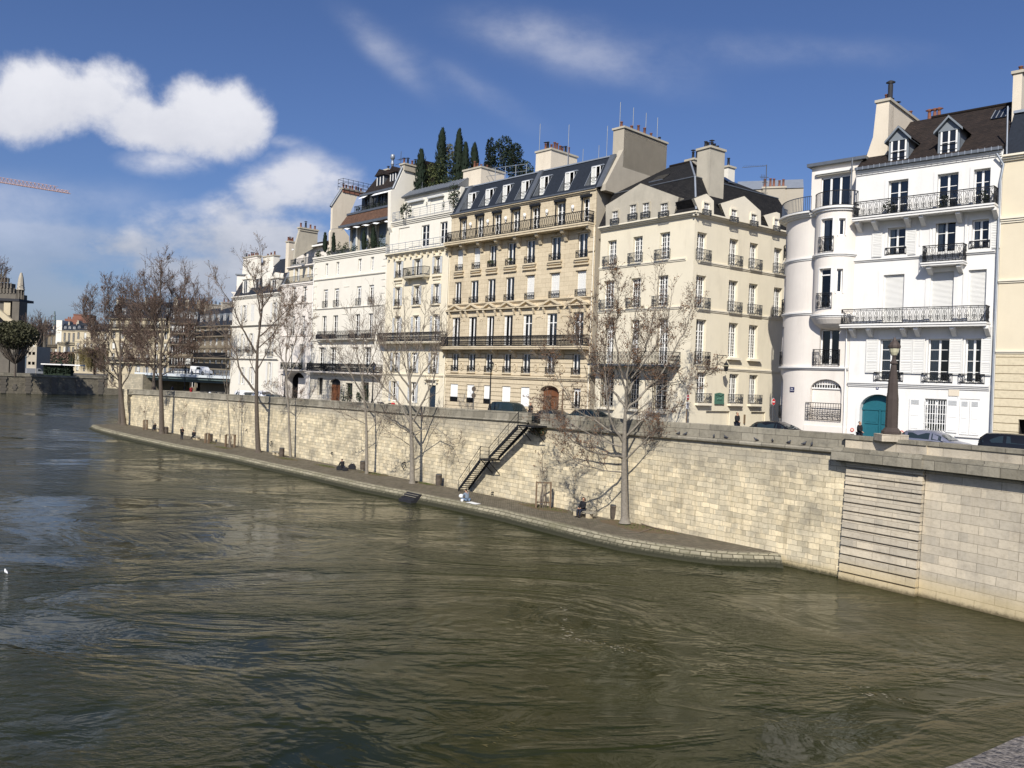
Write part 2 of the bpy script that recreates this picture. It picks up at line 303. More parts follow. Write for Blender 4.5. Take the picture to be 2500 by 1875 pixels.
class MB:
    def __init__(self, fr=WORLD): self.f = fr; self.v = []; self.fc = []; self.mi = []; self.uv = []; self.ms = []; self.sm = []
    def m(self, n):
        if n not in self.ms: self.ms.append(n)
        return self.ms.index(n)
    def face(self, pts, mt, uv=None, smooth=False):
        i = len(self.v); self.v += [self.f.w(*p) for p in pts]; self.fc.append(list(range(i, i+len(pts)))); self.mi.append(self.m(mt)); self.sm.append(smooth)
        if uv is None:
            a = Vector(pts[1])-Vector(pts[0]); b = Vector(pts[-1])-Vector(pts[0]); n = a.cross(b)
            ax = max(range(3), key=lambda k: abs(n[k]))
            if ax == 1 or (ax == 2 and abs(n[1]) > .35*abs(n[2]) and n.length > 0):
                k = math.hypot(n[1], n[2])/max(abs(n[1]), 1e-6); k = min(k, 3); uv = [(p[0], p[2]*k) for p in pts]
            elif ax == 0: uv = [(p[1], p[2]) for p in pts]
            else: uv = [(p[0], p[1]) for p in pts]
        self.uv.append(uv)
    def box(self, s0, s1, o0, o1, z0, z1, mt, top=None, skip=''):
        if s1 < s0: s0, s1 = s1, s0
        if o1 < o0: o0, o1 = o1, o0
        if z1 < z0: z0, z1 = z1, z0
        A = [(s0, o0), (s1, o0), (s1, o1), (s0, o1)]
        F = {'b': [(s1, o0, z0), (s0, o0, z0), (s0, o0, z1), (s1, o0, z1)], 'f': [(s0, o1, z0), (s1, o1, z0), (s1, o1, z1), (s0, o1, z1)],
             'l': [(s0, o0, z0), (s0, o1, z0), (s0, o1, z1), (s0, o0, z1)], 'r': [(s1, o1, z0), (s1, o0, z0), (s1, o0, z1), (s1, o1, z1)],
             't': [(s0, o1, z1), (s1, o1, z1), (s1, o0, z1), (s0, o0, z1)], 'd': [(s0, o0, z0), (s1, o0, z0), (s1, o1, z0), (s0, o1, z0)]}
        for k, p in F.items():
            if k in skip: continue
            self.face(p, top if (k == 't' and top) else mt)
    def prism(self, poly, a0, a1, axis, mt, cap=True):
        """poly in the two other coordinates, extruded along axis ('s','o','z')"""
        def P(q, a): return {'s': (a, q[0], q[1]), 'o': (q[0], a, q[1]), 'z': (q[0], q[1], a)}[axis]
        n = len(poly)
        if cap: self.face([P(q, a0) for q in poly], mt); self.face([P(q, a1) for q in reversed(poly)], mt)
        for i in range(n):
            q, r = poly[i], poly[(i+1) % n]; self.face([P(q, a0), P(q, a1), P(r, a1), P(r, a0)], mt)
    def tube(self, pts, rs, mt, n=5, cap=False, smooth=True):
        pts = [Vector(p) for p in pts]
        if isinstance(rs, (int, float)): rs = [rs]*len(pts)
        up = Vector((.13, .21, .97)); rings = []
        for i, p in enumerate(pts):
            t = (pts[min(i+1, len(pts)-1)]-pts[max(i-1, 0)])
            if t.length < 1e-9: t = Vector((0, 0, 1))
            t.normalize(); a = t.cross(up)
            if a.length < .2: a = t.cross(Vector((1, .1, 0)))
            a.normalize(); b = t.cross(a); i0 = len(self.v)
            for k in range(n):
                an = 2*math.pi*k/n; self.v.append(self.f.w(*(p+(a*math.cos(an)+b*math.sin(an))*rs[i])))
            rings.append(i0)
        mi = self.m(mt)
        for j in range(len(rings)-1):
            for k in range(n):
                k2 = (k+1) % n; self.fc.append([rings[j]+k, rings[j]+k2, rings[j+1]+k2, rings[j+1]+k]); self.mi.append(mi); self.uv.append([(0, 0)]*4); self.sm.append(smooth)
        if cap:
            for r0 in (rings[0], rings[-1]): self.fc.append([r0+k for k in range(n)]); self.mi.append(mi); self.uv.append([(0, 0)]*n); self.sm.append(False)
    def bar(self, a, b, r, mt, n=4): self.tube([a, b], r, mt, n, True, False)
    def lathe(self, c, prof, mt, n=12, smooth=True):
        """prof: list of (r,z) rising"""
        c = Vector(c); i0 = len(self.v); mi = self.m(mt)
        for r, z in prof:
            for k in range(n):
                a = 2*math.pi*(k+.5)/n; self.v.append(self.f.w(c.x+r*math.cos(a), c.y+r*math.sin(a), c.z+z))
        for j in range(len(prof)-1):
            for k in range(n):
                k2 = (k+1) % n; self.fc.append([i0+j*n+k, i0+j*n+k2, i0+(j+1)*n+k2, i0+(j+1)*n+k]); self.mi.append(mi); self.uv.append([(0, 0)]*4); self.sm.append(smooth)
        for j in (0, len(prof)-1): self.fc.append([i0+j*n+k for k in range(n)]); self.mi.append(mi); self.uv.append([(0, 0)]*n); self.sm.append(False)
    def ball(self, c, r, mt, seg=8, rings=5, sc=(1, 1, 1)):
        c = Vector(c); i0 = len(self.v); mi = self.m(mt)
        for j in range(rings+1):
            th = math.pi*j/rings
            for k in range(seg):
                a = 2*math.pi*k/seg; self.v.append(self.f.w(c.x+r*sc[0]*math.sin(th)*math.cos(a), c.y+r*sc[1]*math.sin(th)*math.sin(a), c.z+r*sc[2]*math.cos(th)))
        for j in range(rings):
            for k in range(seg):
                k2 = (k+1) % seg; self.fc.append([i0+j*seg+k, i0+(j+1)*seg+k, i0+(j+1)*seg+k2, i0+j*seg+k2]); self.mi.append(mi); self.uv.append([(0, 0)]*4); self.sm.append(True)
    def build(self, name, parent=None, origin=None):
        if not self.fc: return None
        me = bpy.data.meshes.new(name)
        o0 = Vector((0, 0, 0))
        if parent is not None: o0 = ORI.get(parent.name, Vector((0, 0, 0)))
        elif origin is not None: o0 = Vector(origin)
        me.from_pydata([tuple(v-o0) for v in self.v], [], self.fc)
        for n in self.ms: me.materials.append(MATS[n])
        me.polygons.foreach_set('material_index', self.mi); me.polygons.foreach_set('use_smooth', self.sm)
        uvl = me.uv_layers.new(name='UVMap'); flat = []
        for u in self.uv:
            for a in u: flat += [a[0], a[1]]
        uvl.data.foreach_set('uv', flat)
        me.update()
        ob = bpy.data.objects.new(name, me); COL.objects.link(ob)
        if parent is not None: ob.parent = parent; ORI[ob.name] = o0
        else: ob.location = o0; ORI[ob.name] = o0
        return ob
ORI = {}
def thing(name, label, cat, loc, group=None):
    o = bpy.data.objects.new(name, None); COL.objects.link(o); o.location = loc; ORI[o.name] = Vector(loc)
    o.empty_display_size = .2; o['label'] = label; o['category'] = cat
    if group: o['group'] = group
    return o
def tag(o, label, cat, group=None):
    o['label'] = label; o['category'] = cat
    if group: o['group'] = group
    return o
def struct(o, kind='structure'): o['kind'] = kind; return o
def copy_tree(o, parent=None):
    c = o.copy(); COL.objects.link(c); c.parent = parent; ORI[c.name] = ORI.get(o.name, Vector())
    for ch in list(o.children): copy_tree(ch, c)
    return c
# ------------------------------------------------------------------ plan of the quay
def L1(u): Y = 154077/(u+671); return ((u-1250)/2000*Y, Y)
def L7(u): Y = 164076/(u+850); return ((u-1250)/2000*Y, Y)
F1 = Fr(L1(500), L1(2300)); F7 = Fr(L7(1900), L7(2600))
P5 = Vector((*L1(1453), 0)); Y5 = P5.y*1797/2026; C5 = Vector(((1682-1250)/2000*Y5, Y5, 0))
F5 = Fr(P5, C5); F5S = Fr(C5, C5+Vector((.8046, .5938, 0))*12)
class CF:
    seg = .22
    def __init__(self, F, sc, oc, R): self.F = F; self.c = F.w(sc, oc, 0); self.R = R; self.d, self.n = F.d, F.n
    def w(self, s, o, z): a = s/self.R; return self.c+(self.n*math.cos(a)+self.d*math.sin(a))*(self.R+o)+Vector((0, 0, z))
    def hit(self, u, v, o=0):
        r = ray(u, v); e = Vector((0, 0, EYE))-self.c; x0, x1, y0, y1 = e.dot(self.d), r.dot(self.d), e.dot(self.n), r.dot(self.n)
        a = x1*x1+y1*y1; b = 2*(x0*x1+y0*y1); c = x0*x0+y0*y0-(self.R+o)**2; D = b*b-4*a*c
        t = (-b-math.sqrt(D))/(2*a) if D > 0 else -b/(2*a)
        return math.atan2(x0+x1*t, y0+y1*t)*self.R, EYE+r.z*t
_box = MB.box
def box2(self, s0, s1, o0, o1, z0, z1, mt, top=None, skip=''):
    if hasattr(self.f, 'seg') and abs(s1-s0) > self.f.seg*1.5:
        n = max(2, int(abs(s1-s0)/self.f.seg)); st = (s1-s0)/n
        for i in range(n): _box(self, s0+i*st, s0+(i+1)*st, o0, o1, z0, z1, mt, top, skip+('r' if i < n-1 else '')+('l' if i > 0 else ''))
    else: _box(self, s0, s1, o0, o1, z0, z1, mt, top, skip)
MB.box = box2
RW = random.Random(99)
class Bld:
    def __init__(self, F, label, cat='building', base=None, name='apartment_building', group=None, zb=4.5):
        self.F = F; self.holes = []; self.zb = zb
        self.root = thing(name, label, cat, base if base is not None else (0, 0, 0), group) if not isinstance(label, bpy.types.Object) else label
    def S(self, k, x, y, o=0): return self.F.hit(*px(k, x, y), o)[0]
    def Z(self, k, x, y, o=0): return self.F.hit(*px(k, x, y), o)[1]
    def mb(self): return MB(self.F)
    def add(self, mb, name, parent=None): return mb.build(name, parent or self.root)
    def ledge(self, s0, s1, z0, z1, pr, mt, name='cornice', steps=2, top=None):
        m = self.mb(); h = (z1-z0)/steps
        for i in range(steps): m.box(s0, s1, 0.003, pr*(i+1)/steps, z0+h*i, z0+h*(i+1), mt, top if i == steps-1 else None)
        return self.add(m, name)
    def hole(self, s0, s1, z0, z1, d=.28, arch=0, room=True): self.holes.append((s0, s1, z0, z1, d, arch, room))
    def wall(self, s0, s1, z0, z1, mt, depth=11, bands=(), closed=True, name='wall', sidemt=None, rmt=None):
        """front wall with real openings; bands: [(zlo, zhi, material)]"""
        m = self.mb(); H = [h for h in self.holes]
        ss = {s0, s1}; zs = {z0, z1}
        for h in H: ss |= {h[0], h[1]}; zs |= {h[2], h[3]}
        for b in bands: zs |= {b[0], b[1]}
        if hasattr(self.F, 'seg'):
            n = int((s1-s0)/self.F.seg)+1; ss |= {s0+(s1-s0)*i/n for i in range(n)}
        ss = sorted(x for x in ss if s0-1e-6 <= x <= s1+1e-6); zs = sorted(x for x in zs if z0-1e-6 <= x <= z1+1e-6)
        def mat_at(z):
            for b in bands:
                if b[0] <= z <= b[1]: return b[2]
            return mt
        for j in range(len(zs)-1):
            if zs[j+1]-zs[j] < 1e-5: continue
            zc = (zs[j]+zs[j+1])/2; run = None
            for i in range(len(ss)-1):
                if ss[i+1]-ss[i] < 1e-5: continue
                c = (ss[i]+ss[i+1])/2; hole = any(h[0] < c < h[1] and h[2] < zc < h[3] for h in H)
                if hole or hasattr(self.F, 'seg'):
                    if run is not None: m.face([(run, 0, zs[j]), (ss[i], 0, zs[j]), (ss[i], 0, zs[j+1]), (run, 0, zs[j+1])], mat_at(zc)); run = None
                    if not hole: m.face([(ss[i], 0, zs[j]), (ss[i+1], 0, zs[j]), (ss[i+1], 0, zs[j+1]), (ss[i], 0, zs[j+1])], mat_at(zc))
                elif run is None: run = ss[i]
            if run is not None: m.face([(run, 0, zs[j]), (ss[-1], 0, zs[j]), (ss[-1], 0, zs[j+1]), (run, 0, zs[j+1])], mat_at(zc))
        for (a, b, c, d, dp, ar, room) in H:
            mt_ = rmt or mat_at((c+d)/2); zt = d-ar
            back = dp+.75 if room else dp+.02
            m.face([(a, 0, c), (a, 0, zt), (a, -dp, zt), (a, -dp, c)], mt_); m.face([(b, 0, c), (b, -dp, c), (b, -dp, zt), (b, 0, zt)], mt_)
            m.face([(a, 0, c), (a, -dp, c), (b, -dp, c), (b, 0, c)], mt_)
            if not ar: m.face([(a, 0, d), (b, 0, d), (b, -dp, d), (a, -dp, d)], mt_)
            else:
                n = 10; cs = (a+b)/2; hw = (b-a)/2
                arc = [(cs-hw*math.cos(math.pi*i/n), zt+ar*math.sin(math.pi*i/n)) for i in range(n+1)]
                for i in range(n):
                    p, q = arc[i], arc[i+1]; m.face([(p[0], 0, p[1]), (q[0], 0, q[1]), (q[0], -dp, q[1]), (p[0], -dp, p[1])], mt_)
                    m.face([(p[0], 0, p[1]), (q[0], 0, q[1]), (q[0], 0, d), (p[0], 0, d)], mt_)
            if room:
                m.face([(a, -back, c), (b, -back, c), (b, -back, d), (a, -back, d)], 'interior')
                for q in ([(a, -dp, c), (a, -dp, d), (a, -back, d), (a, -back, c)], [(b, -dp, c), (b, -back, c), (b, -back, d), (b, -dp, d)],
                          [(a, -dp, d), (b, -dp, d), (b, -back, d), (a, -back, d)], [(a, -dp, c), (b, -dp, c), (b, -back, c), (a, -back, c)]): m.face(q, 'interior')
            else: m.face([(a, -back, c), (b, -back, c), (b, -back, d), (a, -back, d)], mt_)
        if closed:
            sm_ = sidemt or mt
            m.face([(s0, -depth, z0), (s0, 0, z0), (s0, 0, z1), (s0, -depth, z1)], sm_); m.face([(s1, 0, z0), (s1, -depth, z0), (s1, -depth, z1), (s1, 0, z1)], sm_)
            m.face([(s1, -depth, z0), (s0, -depth, z0), (s0, -depth, z1), (s1, -depth, z1)], sm_); m.face([(s0, 0, z1), (s1, 0, z1), (s1, -depth, z1), (s0, -depth, z1)], 'zinc')
        self.holes = []
        return self.add(m, name)
    def window(self, s0, s1, z0, z1, cols=2, rows=3, fm='white_paint', d=.28, arch=0, curtain=None, bars=.038, mid=.12, fr=.08, name='window', transom=None, parent=None, nohole=False, room=True, blind=None, open_=0):
        if curtain is None and name == 'window' and RW.random() < .55: curtain = ('curtain', RW.choice((.3, .45, .6, 1)), RW.choice('lrb'))
        if not nohole: self.hole(s0, s1, z0, z1, d, arch, room)
        m = self.mb(); o = -d+.05; o1 = -d-.02; zt = z1
        m.box(s0, s0+fr, o1, o, z0, zt, fm); m.box(s1-fr, s1, o1, o, z0, zt, fm); m.box(s0+fr, s1-fr, o1, o, zt-fr, zt, fm); m.box(s0+fr, s1-fr, o1, o, z0, z0+fr*1.5, fm)
        zl = z1
        if transom: zl = z0+(z1-z0)*transom; m.box(s0+fr, s1-fr, o1, o+.01, zl-.04, zl+.04, fm)
        c = (s0+s1)/2
        if cols >= 2: m.box(c-mid/2, c+mid/2, o1, o+.02, z0+fr, z1-fr, fm)
        half = cols//2
        for sgn in (0, 1):
            a = s0+fr if sgn == 0 else c+mid/2; b = c-mid/2 if sgn == 0 else s1-fr
            for i in range(1, half): x = a+(b-a)*i/half; m.box(x-bars/2, x+bars/2, o1+.02, o-.01, z0+fr, z1-fr, fm)
        for j in range(1, rows): z = z0+(zl-z0)*j/rows; m.box(s0+fr, s1-fr, o1+.025, o-.015, z-bars/2, z+bars/2, fm)
        w = self.add(m, name, parent)
        g = self.mb(); g.face([(s0+.02, -d, z0+.02), (s1-.02, -d, z0+.02), (s1-.02, -d, z1-.02), (s0+.02, -d, z1-.02)], 'pane'); self.add(g, 'pane', w)
        if curtain:
            cmt, cov, side = curtain; g = self.mb(); wd = (s1-s0)-2*fr
            segs = [(s0+fr, s0+fr+wd*cov)] if side == 'l' else ([(s1-fr-wd*cov, s1-fr)] if side == 'r' else [(s0+fr, s0+fr+wd*cov/2), (s1-fr-wd*cov/2, s1-fr)])
            for a, b in segs:
                n = max(4, int((b-a)/.07)); pr = None
                for i in range(n+1):
                    x = a+(b-a)*i/n; oo = -d-.1-.035*(i % 2)
                    if pr: g.face([(pr[0], pr[1], z0+.05), (x, oo, z0+.05), (x, oo, z1-.05), (pr[0], pr[1], z1-.05)], cmt)
                    pr = (x, oo)
            self.add(g, 'curtain', w)
        if blind:
            g = self.mb(); g.box(s0+fr, s1-fr, -d+.055, -d+.075, z1-(z1-z0)*blind, z1-.02, 'awning'); self.add(g, 'blind', w)
        return w
    def shutter(self, s0, s1, z0, z1, o=.04, mt='shutter_white', n=None, name='shutter', split=2):
        m = self.mb(); f = .07; m.box(s0, s0+f, o, o+.04, z0, z1, mt); m.box(s1-f, s1, o, o+.04, z0, z1, mt)
        zz = [z0+(z1-z0)*i/split for i in range(split+1)]
        for z in zz: m.box(s0+f, s1-f, o, o+.038, max(z0, z-f*.6), min(z1, z+f*.6), mt)
        n = n or max(6, int((z1-z0)/.11))
        for i in range(n):
            z = z0+f+(z1-z0-2*f)*(i+.5)/n; h = (z1-z0)/n*.42
            m.face([(s0+f, o+.006, z+h), (s1-f, o+.006, z+h), (s1-f, o+.032, z-h), (s0+f, o+.032, z-h)], mt)
        m.box(s0+f, s1-f, o-.004, o+.004, z0+.02, z1-.02, mt)
        return self.add(m, name)
    def rail(self, s0, s1, z0, h, o, style='scroll', ret=0, mt='iron', parent=None, th=.016, name='railing', bulge=0):
        m = self.mb(); t = th*1.5
        def hb(a, b, z, r=t): m.box(a, b, o-r, o+r, z-r, z+r, mt)
        def vb(s, za, zb, r=th): m.box(s-r, s+r, o-r, o+r, za, zb, mt)
        def ring(cs, cz, rs, rz, n=9, r=th):
            P = [(cs+rs*math.cos(2*math.pi*i/n), o, cz+rz*math.sin(2*math.pi*i/n)) for i in range(n+1)]; m.tube(P, r*1.1, mt, 3)
        def run(a, b):
            L_ = b-a
            hb(a, b, z0+h); hb(a, b, z0+.06)
            if style == 'plain':
                n = max(2, int(L_/.13))
                for i in range(n+1): vb(a+L_*i/n, z0+.06, z0+h, th*.7)
            elif style == 'cable':
                n = max(1, int(L_/1.2))
                for i in range(n+1): vb(a+L_*i/n, z0, z0+h)
                for q in (.3, .52, .75): hb(a, b, z0+h*q, th*.6)
            elif style == 'loops':
                n = max(2, int(L_/.23)); w = L_/n; hb(a, b, z0+h*.22, th)
                for i in range(n): ring(a+w*(i+.5), z0+h*.60, w*.40, h*.36)
                for i in range(n): ring(a+w*(i+.5), z0+h*.14, w*.22, h*.07, 6)
            elif style == 'panel':
                hb(a, b, z0+h*.86, th); vb(a, z0, z0+h); vb(b, z0, z0+h); c = (a+b)/2; ring(c, z0+h*.47, h*.27, h*.27, 10); ring(c, z0+h*.47, h*.11, h*.11, 6)
                for q in (.14, .86): ring(a+L_*q, z0+h*.47, L_*.10, h*.34, 8); ring(a+L_*q, z0+h*.47, L_*.05, h*.15, 6)
                for q in (.27, .73): vb(a+L_*q, z0+.06, z0+h*.86, th*.7)
                m.tube([(a+L_*.27, o, z0+.08), (c, o, z0+h*.84), (a+L_*.73, o, z0+.08)], th*.9, mt, 3); m.tube([(a+L_*.27, o, z0+h*.84), (c, o, z0+.1), (a+L_*.73, o, z0+h*.84)], th*.9, mt, 3)
            elif style == 'lyre':
                n = max(1, round(L_/.42)); w = L_/n; hb(a, b, z0+h*.9, th*.8); hb(a, b, z0+h*.16, th*.8)
                for i in range(n+1): vb(a+w*i, z0, z0+h, th*.6)
                for i in range(n):
                    c = a+w*(i+.5); ring(c-w*.16, z0+h*.34, w*.15, h*.14, 7); ring(c+w*.16, z0+h*.34, w*.15, h*.14, 7)
                    m.tube([(c-w*.32, o, z0+h*.88), (c-w*.12, o, z0+h*.72), (c-w*.28, o, z0+h*.5), (c-w*.1, o, z0+h*.3)], th, mt, 3)
                    m.tube([(c+w*.32, o, z0+h*.88), (c+w*.12, o, z0+h*.72), (c+w*.28, o, z0+h*.5), (c+w*.1, o, z0+h*.3)], th, mt, 3); vb(c, z0+.06, z0+h*.88, th*.6)
            elif style == 'dense':
                n = max(2, int(L_/.17)); w = L_/n; hb(a, b, z0+h*.80, th*.8); hb(a, b, z0+h*.2, th*.8)
                for i in range(n+1): vb(a+w*i, z0, z0+h, th*.8)
                for i in range(n): ring(a+w*(i+.5), z0+h*.62, w*.42, h*.15, 7); ring(a+w*(i+.5), z0+h*.36, w*.36, h*.13, 6); ring(a+w*(i+.5), z0+h*.9, w*.3, h*.06, 6)
            elif style == 'grille':
                n = max(2, int(L_/.32)); w = L_/n; hb(a, b, z0+h*.55, th); hb(a, b, z0+h*.78, th*.7); hb(a, b, z0+h*.66, th*.7)
                for i in range(n*2+1): vb(a+w*i/2, z0, z0+h, th*.7)
                for i in range(n): ring(a+w*(i+.5), z0+h*.3, w*.36, h*.2, 9); ring(a+w*(i+.5), z0+h*.3, w*.18, h*.1, 6)
            else:   # scroll
                n = max(1, round(L_/.34)); w = L_/n; hb(a, b, z0+h*.88, th*.8)
                for i in range(n+1): vb(a+w*i, z0, z0+h, th*.7)
                for i in range(n): c = a+w*(i+.5); ring(c, z0+h*.62, w*.33, h*.2, 9); ring(c, z0+h*.27, w*.26, h*.16, 8); ring(c-w*.1, z0+h*.62, w*.15, h*.1, 6)
        run(s0, s1)
        if ret:
            for s in (s0, s1):
                m.box(s-t, s+t, o-ret, o, z0+h-t, z0+h+t, mt); m.box(s-t, s+t, o-ret, o, z0+.06-t, z0+.06+t, mt)
                n = max(2, int(ret/.14))
                for i in range(n+1): oo = o-ret*i/n; m.box(s-th*.7, s+th*.7, oo-th*.7, oo+th*.7, z0, z0+h, mt)
                if style != 'plain':
                    for i in range(n): m.tube([(s, o-ret*(i+.5)/n+.05*math.cos(q*1.05), z0+h*.5+h*.25*math.sin(q*1.05)) for q in range(7)], th, mt, 3)
        return self.add(m, name, parent)
    def balcony(self, s0, s1, z1, th, proj, mt, rh=.95, style='dense', consoles=(), cw=.28, ch=.6, rmt='iron', top='zinc', cshape=1, cmt=None, inset=.06):
        m = self.mb(); m.box(s0, s1, .003, proj, z1-th, z1, mt, top); m.box(s0-.04, s1+.04, .004, proj+.06, z1-th*.45, z1-.015, mt)
        bal = self.add(m, 'balcony')
        self.rail(s0+inset, s1-inset, z1, rh, proj-.08, style, proj-.1, rmt, parent=bal, th=.022 if style in ('dense', 'loops') else .018)
        for s in consoles:
            c = self.mb(); p = proj*.82; zt = z1-th
            if cshape == 1: poly = [(0.004, zt-ch), (.16, zt-ch), (.24, zt-ch*.82), (p*.55, zt-ch*.42), (p*.9, zt-ch*.30), (p, zt-ch*.16), (p, zt-.002), (.004, zt-.002)]
            else: poly = [(0.004, zt-ch), (.10, zt-ch), (p, zt-.16), (p, zt-.002), (.004, zt-.002)]
            c.prism(poly, s-cw/2, s+cw/2, 's', cmt or mt); self.add(c, 'console', bal)
        return bal
    def chimney(self, s0, s1, oF, oB, z0, z1, mt, pots=5, pt='terracotta', potside='o', ph=.7, cap='grey_render', tall=()):
        m = self.mb(); m.box(s0, s1, oB, oF, z0, z1-.18, mt); m.box(s0-.1, s1+.1, oB-.1, oF+.1, z1-.18, z1, cap); c = self.add(m, 'chimney')
        rnd = random.Random(int(abs(s0*31+z1*17)))
        for i in range(pots):
            p = self.mb(); q = (i+.5)/pots+rnd.uniform(-.03, .03); h = ph*rnd.uniform(.6, 1.15); so = (s0+s1)/2 if potside == 'o' else s0+(s1-s0)*q; oo = oF+(oB-oF)*q if potside == 'o' else (oF+oB)/2
            t = pt if rnd.random() < .75 else 'pot_dark'
            p.lathe((so, oo, z1), [(.15, 0), (.13, h*.3), (.11, h), (.15, h+.02), (.15, h+.07), (.10, h+.08)], t, 8)
            if rnd.random() < .35: p.lathe((so, oo, z1+h), [(.04, .05), (.04, .16), (.24, .2), (.05, .28)], 'pot_dark', 8)
            self.add(p, 'chimney_pot', c)
        return c
    def row(self, k, xs, ra, rb, **kw):
        """xs: [(x0,x1)], ra/rb: (xref, ytop, ybot) measured at two columns"""
        zt = (self.Z(k, ra[0], ra[1])+self.Z(k, rb[0], rb[1]))/2; zb = (self.Z(k, ra[0], ra[2])+self.Z(k, rb[0], rb[2]))/2
        out = []
        for x0, x1 in xs:
            q = ((x0+x1)/2-ra[0])/(rb[0]-ra[0]) if rb[0] != ra[0] else 0; ym = (ra[1]+ra[2])/2*(1-q)+(rb[1]+rb[2])/2*q
            out.append((self.S(k, x0, ym), self.S(k, x1, ym)))
        return out, zb, zt
def surround(b, s0, s1, z0, z1, w, pr, mt, name='window_surround', sill=True):
    m = b.mb(); m.box(s0-w, s0, .003, pr, z0, z1+w, mt); m.box(s1, s1+w, .003, pr, z0, z1+w, mt); m.box(s0, s1, .004, pr, z1, z1+w, mt)
    if sill: m.box(s0-w*1.2, s1+w*1.2, .002, pr+.08, z0-.12, z0, mt)
    return b.add(m, name)
def pipe(b, s, z0, z1, mt='zinc_pale', o=.12, r=.06, name='drainpipe'):
    m = b.mb(); m.tube([(s, o, z0), (s, o, z1-.3), (s+.1, o, z1)], r, mt, 6); return b.add(m, name)
def foliage(mb, c, r, n, size, mts, rnd, flat=1.0, shell=.0):
    """leaf sized faces spread through an uneven volume"""
    for i in range(n):
        while True:
            p = Vector((rnd.uniform(-1, 1), rnd.uniform(-1, 1), rnd.uniform(-1, 1)))
            if shell < p.length < 1: break
        q = Vector((c[0]+p.x*r[0], c[1]+p.y*r[1], c[2]+p.z*r[2]))
        if noise.noise(q*1.3+Vector((9, 0, 0))) < -.22: continue
        s = size*rnd.uniform(.6, 1.4); a = Vector((rnd.uniform(-1, 1), rnd.uniform(-1, 1), rnd.uniform(-1, 1)*flat)).normalized()*s
        b_ = Vector((rnd.uniform(-1, 1), rnd.uniform(-1, 1), rnd.uniform(-1, 1))).normalized()*s*.6
        mb.face([q-a, q-b_*.8, q+a, q+b_], mts[0] if rnd.random() < .7 or len(mts) < 2 else mts[1], uv=[(0, 0)]*4)
